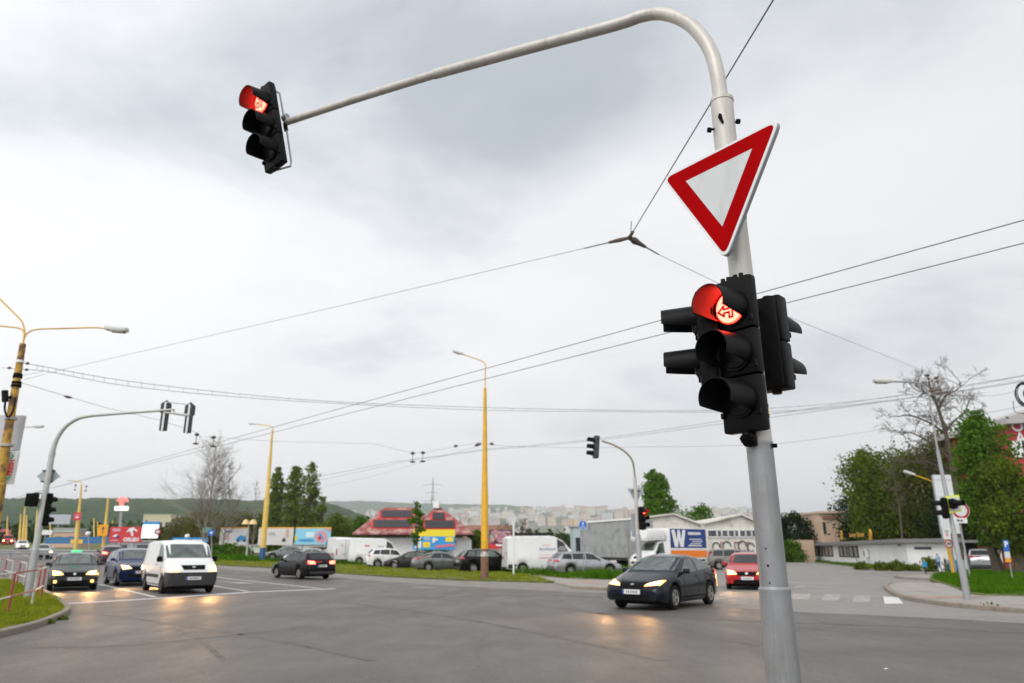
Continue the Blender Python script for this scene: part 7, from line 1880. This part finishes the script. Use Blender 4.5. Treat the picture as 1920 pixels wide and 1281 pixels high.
# far end of the arm
B4 = radians(37); f4 = P(500, 237, 6.36)
t4 = signal('traffic light with lit red arrow lens hanging at the tip of the long curved arm', f4, B4, arrow=True, lit=0, L=.19, w_=.28, d_=.075, Rl=.106)
n4v = Vector((-sin(B4), -cos(B4), 0)); e4 = Vector((cos(B4), -sin(B4), 0))
m = MB()
hb_ = f4 - n4v * .14 + e4 * .10
pts = [f4 + Z_ * .43 - n4v * .10 + e4 * .08, f4 + Z_ * .38 - n4v * .13 + e4 * .12, tip - Z_ * .02, tip - Z_ * .10 + e4 * .01, tip - Z_ * .50, f4 - Z_ * .49 - n4v * .12 + e4 * .12, f4 - Z_ * .485 - n4v * .05 - e4 * .02]
m.tube(pts, .010, M['polegrey'], 8)
m.tube([tip - n4v * .0 - Z_ * .05, tip - Z_ * .14], .022, M['trim'], 8); m.tube([tip + (tip - P(670, 185, 6.02)).normalized() * .005, tip + (P(670, 185, 6.02) - tip).normalized() * .05], .041, M['polegrey'], 20)
m.build('bracket', t4, f4); t4.rotation_euler = (0, radians(-13), 0)

# give way sign
root = thing('give_way_sign', P(1357, 348, 4.06), 'red and white triangular give way sign on the near mast', 'traffic sign'); o = root.location
BS = radians(52); eS = Vector((cos(BS), -sin(BS), 0)); nS = Vector((-sin(BS), -cos(BS), 0))
a_, b_, c_ = P(1251.5, 337.5, 4.37), None, None
def on_sign(px, py):
    r = ray(px, py); t = (o - CAM).dot(nS) / r.dot(nS); return CAM + r * t
V3 = [on_sign(1243, 335), on_sign(1465, 221.5), on_sign(1362, 489)]
cen = (V3[0] + V3[1] + V3[2]) / 3
def rtri(sc, rad, off):
    """rounded triangle, scaled about its centre"""
    P3 = [cen + (v - cen) * sc + nS * off for v in V3]; out_ = []
    for i in range(3):
        p, a, b = P3[i], P3[i - 1], P3[(i + 1) % 3]
        da, db = (a - p).normalized(), (b - p).normalized()
        A, B_ = p + da * rad, p + db * rad
        for k in range(8):
            t = k / 7; out_.append(A * (1 - t) ** 2 + p * 2 * t * (1 - t) + B_ * t * t)
    return out_
m = MB(); outer = rtri(1.0, .085, .012); lip = rtri(1.008, .085, .006); back = rtri(1.008, .085, -.022); n_ = len(outer)
m.add(outer, [tuple(range(n_))], M['signrim'])
m.add(outer + lip, [(i, (i + 1) % n_, n_ + (i + 1) % n_, n_ + i) for i in range(n_)], M['signrim'], True)
m.add(lip + back, [(i, (i + 1) % n_, n_ + (i + 1) % n_, n_ + i) for i in range(n_)], M['signback'], True)
m.add(back, [tuple(reversed(range(n_)))], M['signback'])
m.add(rtri(.935, .06, .0132), [tuple(range(n_))], M['signred']); m.add(rtri(.557, .004, .0144), [tuple(range(n_))], M['signwhite'])
m.build('plate', root, o)
m = MB()
for zo in (.16, -.16):
    q = o + Z_ * zo; axq = Vector((P(1369 + (-zo) * 40, 348 - zo * 270, YP).x, YP, q.z))
    m.box((q - nS * .03 + axq) / 2 , (.05, .16, .03), M['signback'], rz=-BS); m.tube([axq - Z_ * .015, axq + Z_ * .015], .0765, M['signback'], 24)
m.build('bracket', root, o)

# ------------------------------------------------------------------ left mast
fL = G(51, 1128); YL = fL.y
ml = thing('signal_mast', fL, 'white signal mast on the left corner, its arm carrying two signals seen from behind', 'signal mast')
rod('lower_pole', [fL - Z_ * .1, P(66, 1035, YL), P(66.5, 1031, YL)], [.125, .118, .10], 'polegrey', ml, 20)
rod('upper_pole', [P(66.5, 1031, YL), P(98, 850, YL)], [.100, .090], 'polegreen', ml, 20)
sm_ = smooth_line([tuple(P(*p, YL)) for p in ((98, 850), (102, 835), (109, 819), (122, 801), (142, 787), (165, 780.5), (215, 776), (312, 769))], 4)
rod('arm', sm_, [.085 - .04 * i / (len(sm_) - 1) for i in range(len(sm_))], 'polegreen', ml, 14)
q = P(98, 852, YL); rod('collar', [q - Z_ * .05, q + Z_ * .05], .10, 'polegreen', ml, 16)
for (px, py, lb) in ((309, 783, 'left of two signals seen from behind at the end of the left mast arm'), (354, 787, 'right of two signals seen from behind at the end of the left mast arm')):
    f_ = P(px, py, YL + .18); t_ = signal(lb, f_, radians(157), L=.22, w_=.25, d_=.14, big_top=True, group='signals on the left mast arm', housing='backplate')
    m = MB(); q = f_ + Vector((.04, -.16, 0)); m.box(q, (.06, .03, 1.02), M['signrim']); m.build('mounting_bar', t_, f_)
m = MB(); m.tube([P(312, 769, YL), P(326, 768, YL), P(326, 775, YL), P(309, 774, YL + .02)], .04, M['polegreen'], 8); m.tube([P(326, 775, YL), P(354, 779, YL + .02)], .045, M['polegreen'], 8); m.tube([P(311, 754, YL + .02), P(356, 759, YL + .02)], .015, M['polegreen'], 6); m.build('arm_bracket', ml, fL)
root = thing('priority_sign', P(90.5, 893, YL + .1), 'grey back of a diamond shaped sign on the left mast', 'traffic sign'); o = root.location
m = MB(); hw_ = wpx(23, YL); m.prism([(-hw_, 0), (0, -hw_ * .86), (hw_, 0), (0, hw_ * .86)], o + Vector((0, -.0, 0)), X_, Z_, .03, M['signback']); m.build('plate', root, o)
m = MB()
for zo in (.18, -.18): m.box(o + Vector((0, -.02, zo)), (hw_ * 1.1, .03, .04), M['greytrim'])
m.build('bracket', root, o)
f_ = P(62, 938, YL - .1); t_ = signal('squat black signal on a thin bracket left of the left mast', f_, radians(165), n_asp=1, Rl=.12, w_=.34, d_=.2, L=.2, end=.21, housing='blackmatt', name='pedestrian_signal', cat='pedestrian signal')
m = MB(); m.tube([f_ + Z_ * .2 - X_ * .0, P(64, 924.5, YL), P(80, 925, YL)], .018, M['black'], 6); m.build('bracket', t_, f_)
f_ = P(90, 956, YL + .15); t_ = signal('tall black three lamp signal on the right side of the left mast', f_, radians(196), w_=.26, d_=.16, L=.2, housing='blackmatt', spacing=.33, end=.2)
m = MB(); m.tube([f_ + Z_ * .3, P(80, 935, YL)], .02, M['black'], 6); m.tube([f_ - Z_ * .3, P(76, 975, YL)], .02, M['black'], 6); m.build('bracket', t_, f_)

# ------------------------------------------------------------------ mast behind the navy car
YM = 31.0; fM = Vector(at(1201.5, YM))
mm_ = thing('signal_mast', fM, 'distant signal mast behind the navy hatchback with a short curved arm to the left', 'signal mast')
rod('lower_pole', [fM - Z_ * .05, P(1196, 1005, YM), P(1195.6, 1001, YM)], [.12, .115, .09], 'polegrey', mm_, 16)
rod('upper_pole', [P(1195.6, 1001, YM), P(1190.5, 895, YM)], [.085, .075], 'poleupper', mm_, 16)
sm_ = smooth_line([tuple(P(px, py, YM - .15 * i)) for i, (px, py) in enumerate(((1190.5, 895), (1188, 873), (1184, 861), (1175, 850), (1163, 841), (1146, 832.5), (1129, 827)))], 4)
rod('arm', sm_, .042, mat('brownish_arm', (.36, .31, .24), .6), mm_, 12)
f_ = P(1119, 838, YM - .9) + Vector((-.12, -.02, 0))
t_ = signal('grey traffic light at the end of the short arm of the distant mast', f_, radians(80), L=.28, w_=.26, d_=.18, housing='backplate')
t_.rotation_euler = (0, radians(5), 0)
f_ = P(1204, 972, YM - .1) + Vector((.05, -.1, 0)); t_ = signal('dark traffic light with a lit red lens on the distant mast', f_, radians(-42), lit=0, L=.22, w_=.26, d_=.16)
m = MB(); m.tube([f_ + Vector((-.1, .1, .25)), P(1194, 962, YM)], .02, M['black'], 6); m.build('bracket', t_, f_)
root = thing('give_way_sign', P(1192.5, 929, YM + .1), 'grey back of a triangular sign on the distant mast', 'traffic sign'); o = root.location; k = wpx(16, YM)
m = MB(); m.prism([(-k, k * .82), (0, -k * 1.05), (k, k * .86)], o, X_, Z_, .03, M['signback']); m.build('plate', root, o)
m = MB(); m.box(o + Vector((0, -.02, k * .5)), (k * 1.1, .03, .04), M['greytrim']); m.box(o + Vector((0, -.02, 0)), (k * .6, .03, .04), M['greytrim']); m.build('bracket', root, o)
root = thing('signal_board', P(1188, 985, YM + .2), 'pale grey plate seen edge on behind the distant mast', 'traffic sign'); o = root.location
m = MB(); m.box(o, (wpx(9, YM), .03, wpx(44, YM)), M['signback']); m.build('plate', root, o)

# ------------------------------------------------------------------ right mast fittings
fR = Vector(mast2.location); YR = fR.y
f_ = P(1766, 953, YR - .05); t_ = signal('black two lamp pedestrian signal facing left on the right corner mast', f_, radians(108), n_asp=2, spacing=.30, Rl=.085, w_=.22, d_=.15, L=.24, end=.17, housing='blackmatt', name='pedestrian_signal', cat='pedestrian signal')
m = MB(); m.tube([f_ + X_ * .12 + Z_ * .1, P(1780, 950, YR)], .02, M['black'], 6); m.build('bracket', t_, f_)
root = thing('signal_backboard', P(1786, 945, YR - .12), 'white square backboard with a fluorescent yellow border round a small signal on the right mast', 'traffic sign'); o = root.location
a1, b1, c1_, d1_ = P(1773.5, 930.5, YR - .12), P(1798, 928, YR - .12), P(1803.5, 959, YR - .12), P(1779.5, 963.5, YR - .12)
m = leanbox(d1_, c1_, b1, a1, -.03, M['signyellow']); cc = (a1 + b1 + c1_ + d1_) / 4; sh = lambda p, k, off: cc + (p - cc) * k + Vector((0, off, 0))
m.add([sh(p, .80, -.036) for p in (d1_, c1_, b1, a1)], [(0, 1, 2, 3)], M['signwhite']); m.build('plate', root, o)
f_ = P(1790, 944.5, YR - .24); t_ = signal('small black signal on the yellow bordered backboard', f_, radians(-30), n_asp=1, Rl=.10, w_=.30, d_=.10, L=.26, end=.15, housing='blackmatt', name='pedestrian_signal', cat='pedestrian signal')

# ================================================================== RAILINGS
def railing(label, bases, h_=1.05):
    root = thing('guard_rail', G(*bases[0]), label, 'railing', 'red and white railings on the left corner'); o = root.location
    pr, pw = M['railred'], M['railwhite']
    B_ = [G(*b) for b in bases]
    for i, b in enumerate(B_):
        rod('post', [b - Z_ * .05, b + Z_ * h_], .030, (pr, pw)[i % 2], root, 10)
    for i in range(len(B_) - 1):
        mm2 = (pr, pw)[i % 2]
        for z_ in (h_ - .01, h_ * .46): rod('rail', [B_[i] + Z_ * z_, B_[i + 1] + Z_ * z_], .024, mm2, root, 8)
M['railred'] = mat('rail_red', (.32, .05, .045), .5, var=.15, scale=4, dirt=(.22, .09, .06), dscale=6)
M['railwhite'] = mat('rail_white', (.60, .57, .52), .5, var=.08, scale=4, dirt=(.40, .33, .26), dscale=6)
railing('near run of red and white tubular railing on the corner grass', [(-75, 1190), (-31, 1174), (13, 1158), (58, 1141), (75, 1129)])
railing('farther run of red and white tubular railing along the left road', [(68, 1121), (43, 1105), (31, 1099), (18, 1092.5), (6, 1087.5), (-6, 1082)])

# ================================================================== PEOPLE
def person(label, base, H, yaw, top, legs, hair, bag=None, stride=.14):
    root = thing('person', base, label, 'person', rz=yaw)
    J = {'pel': (0, 0, .53), 'sp': (.005, 0, .66), 'ch': (.01, 0, .76), 'nk': (.015, 0, .845), 'hd': (.03, 0, .90), 'ht': (.03, 0, .965),
         'lh': (0, .052, .51), 'lk': (.05, .055, .285), 'la': (-.02 + stride * .2, .055, .05), 'lt': (.08 + stride * .2, .06, .02),
         'rh': (0, -.052, .51), 'rk': (.02, -.055, .29), 'ra': (-stride, -.055, .065), 'rt': (-stride + .09, -.06, .02),
         'ls': (.01, .095, .80), 'le': (-.03, .125, .63), 'lw': (.03, .125, .50), 'lf': (.04, .12, .45),
         'rs': (.01, -.095, .80), 're': (.02, -.125, .63), 'rw': (.09, -.12, .51), 'rf': (.11, -.115, .46)}
    E = [('pel', 'sp'), ('sp', 'ch'), ('ch', 'nk'), ('nk', 'hd'), ('hd', 'ht'), ('pel', 'lh'), ('lh', 'lk'), ('lk', 'la'), ('la', 'lt'), ('pel', 'rh'), ('rh', 'rk'), ('rk', 'ra'), ('ra', 'rt'), ('ch', 'ls'), ('ls', 'le'), ('le', 'lw'), ('lw', 'lf'), ('ch', 'rs'), ('rs', 're'), ('re', 'rw'), ('rw', 'rf')]
    rad = dict(pel=.072, sp=.066, ch=.078, nk=.032, hd=.052, ht=.046, lh=.056, lk=.038, la=.026, lt=.022, rh=.056, rk=.038, ra=.026, rt=.022, ls=.040, le=.030, lw=.022, lf=.018, rs=.040, re=.030, rw=.022, rf=.018)
    keys = list(J); me = bpy.data.meshes.new('person'); me.from_pydata([tuple(Vector(J[k]) * H) for k in keys], [(keys.index(a), keys.index(b)) for a, b in E], [])
    ob = bpy.data.objects.new('body', me); COL.objects.link(ob)
    sk = ob.modifiers.new('s', 'SKIN'); sb = ob.modifiers.new('u', 'SUBSURF'); sb.levels = 2
    for i, k in enumerate(keys):
        v = me.skin_vertices[0].data[i]; v.radius = (rad[k] * H, rad[k] * H); v.use_root = k == 'pel'
    dg = bpy.context.evaluated_depsgraph_get(); m2 = bpy.data.meshes.new_from_object(ob.evaluated_get(dg)); bpy.data.objects.remove(ob)
    sk_ = M['skin']
    for q in (top, legs, sk_, hair, M['ink']): m2.materials.append(q)
    for p in m2.polygons:
        c = p.center / H; p.use_smooth = True
        p.material_index = 4 if c.z < .035 else 1 if c.z < .525 and abs(c.y) < .105 else 0 if c.z < .845 and not (c.z < .50) else 2
        if c.z > .935 or (c.z > .87 and c.x < .005): p.material_index = 3
    b = bpy.data.objects.new('body', m2); COL.objects.link(b); b.parent = root
    if bag is not None:
        m = MB(); m.box((-.09 * H, 0, .70 * H), (.09 * H, .15 * H, .20 * H), bag, bev=.03 * H); m.build('backpack', root)
    return root
M['skin'] = mat('skin', (.52, .33, .25), .6)
cl = lambda n, c: mat('cloth_' + n, c, .8, var=.1)
person('child in a bright blue top walking on the side street', G(1737, 1079.5), 1.02, radians(200), cl('bright_blue', (.02, .26, .50)), cl('dark', (.03, .03, .04)), M['ink'], cl('cyan', (.03, .33, .55)))
person('adult in a pale blue jacket and jeans by the lawn', G(1762.5, 1072.5), 1.36, radians(95), cl('pale_blue', (.30, .42, .55)), cl('jeans', (.07, .12, .25)), M['ink'])
person('child in dark clothes with a yellow cap beside the adult in pale blue', G(1775, 1071.5), 1.10, radians(160), cl('black', (.03, .03, .03)), cl('beige', (.42, .37, .30)), cl('yellow_cap', (.62, .62, .05)))

# ================================================================== GRASS
def inside(poly, x, y):
    c = False; n = len(poly); j = n - 1
    for i in range(n):
        if (poly[i][1] > y) != (poly[j][1] > y) and x < (poly[j][0] - poly[i][0]) * (y - poly[i][1]) / (poly[j][1] - poly[i][1]) + poly[i][0]: c = not c
        j = i
    return c
def grass(label, poly, n, h_, base, m, seed, wide=.012, tuft=5, noise_sc=.5):
    rng = random.Random(seed); xs = [p[0] for p in poly]; ys = [p[1] for p in poly]; mb = MB(); vs, fs = [], []
    cnt = 0
    while cnt < n:
        x, y = rng.uniform(min(xs), max(xs)), rng.uniform(min(ys), max(ys))
        if not inside(poly, x, y): continue
        cnt += 1
        if noise.noise(Vector((x * .8, y * .8, seed + 3))) < -.12 and rng.random() < .75: continue
        k = .55 + .9 * max(0, noise.noise(Vector((x * noise_sc, y * noise_sc, seed))) + .35)
        for _ in range(tuft):
            a = rng.random() * 6.28; hh = h_ * k * rng.uniform(.5, 1.2); bx, by = x + rng.gauss(0, .05), y + rng.gauss(0, .05)
            z = terr(bx, by) + base - .01; lx, ly = rng.gauss(0, .4) * hh, rng.gauss(0, .4) * hh; w_ = wide * rng.uniform(.7, 1.5)
            i = len(vs); vs += [(bx - cos(a) * w_, by - sin(a) * w_, z), (bx + cos(a) * w_, by + sin(a) * w_, z), (bx + lx, by + ly, z + hh)]; fs.append((i, i + 1, i + 2))
    mb.add(vs, fs, m); return struct(mb, 'grass', label, 'grass', 'stuff')
cp = [p for p in corner_poly if p[0] > -22] 
cpoly = gp([(-40, 1203), (0, 1191), (60, 1176), (105, 1159), (121, 1149), (117, 1139), (95, 1123), (66, 1108.5), (28, 1095.5), (-40, 1082)])
grass('short green grass on the left corner behind the kerb', cpoly, 9000, .11, .09, M['grass'], 3)
grass('short green grass of the long verge', P1, 9000, .13, .08, M['grass'], 4, .018)
grass('taller lush grass hiding the wheels of the parked cars', P2, 9000, .42, .075, M['grassdark'], 5, .03)
grass('lush grass on the right corner lawn', [p for p in gp([(1800, 1108), (1818, 1118), (1850, 1121.5), (1920, 1122.5), (2010, 1124), (2010, 1072), (1920, 1072), (1790, 1077), (1760, 1081), (1748, 1090), (1772, 1098)])], 9000, .20, .13, M['grassdark'], 6, .018)
grass('weedy strip along the foot of the low white building', gp([(1522, 1053.5), (1600, 1063.2), (1640, 1068.5), (1720, 1070), (1800, 1067.5), (1800, 1064), (1700, 1065), (1640, 1064), (1600, 1060), (1522, 1051.5)]), 1500, .3, .06, M['grassdark'], 8, .03)
# weeds in the gutter and by the kerb
for i, (px, py, k) in enumerate(((1858, 1144, .22), (118, 1163, .10), (95, 1170, .08))):
    mb = MB(); leaf_quads(mb, G(px, py) + Z_ * k * .5, (k * .5, k * .5, k * .35), 40, .09, LEAF['spring'], random.Random(i)); mb.build
    tag(mb.build('weed', None, tuple(G(px, py))), ('single weed tuft growing at the right kerb', 'weed tuft in the gutter at the tip of the left corner kerb', 'small weed in the gutter below the left corner kerb')[i], 'weed')
# litter on the road
m = MB(); q = G(1662, 1256); m.box(q + Z_ * .015, (.06, .03, .008), M['white'], rz=.6); tag(m.build('paper_scrap', None, tuple(q)), 'tiny white paper scrap lying on the asphalt at lower right', 'litter')

# ================================================================== HAZE
m = bpy.data.materials.new('haze'); m.use_nodes = True; t = m.node_tree; t.nodes.clear()
o = N(t, 'ShaderNodeOutputMaterial'); v = N(t, 'ShaderNodeVolumePrincipled'); v.inputs['Color'].default_value = (.96, .98, 1, 1); v.inputs['Density'].default_value = 0.00013; v.inputs['Anisotropy'].default_value = 0.2
t.links.new(v.outputs[0], o.inputs['Volume'])
mb = MB(); mb.box((0, 3000, 200), (18600, 12600, 420), m)
tag(mb.build('haze'), 'thin pale haze over the town and the hills', 'haze', None, 'stuff')
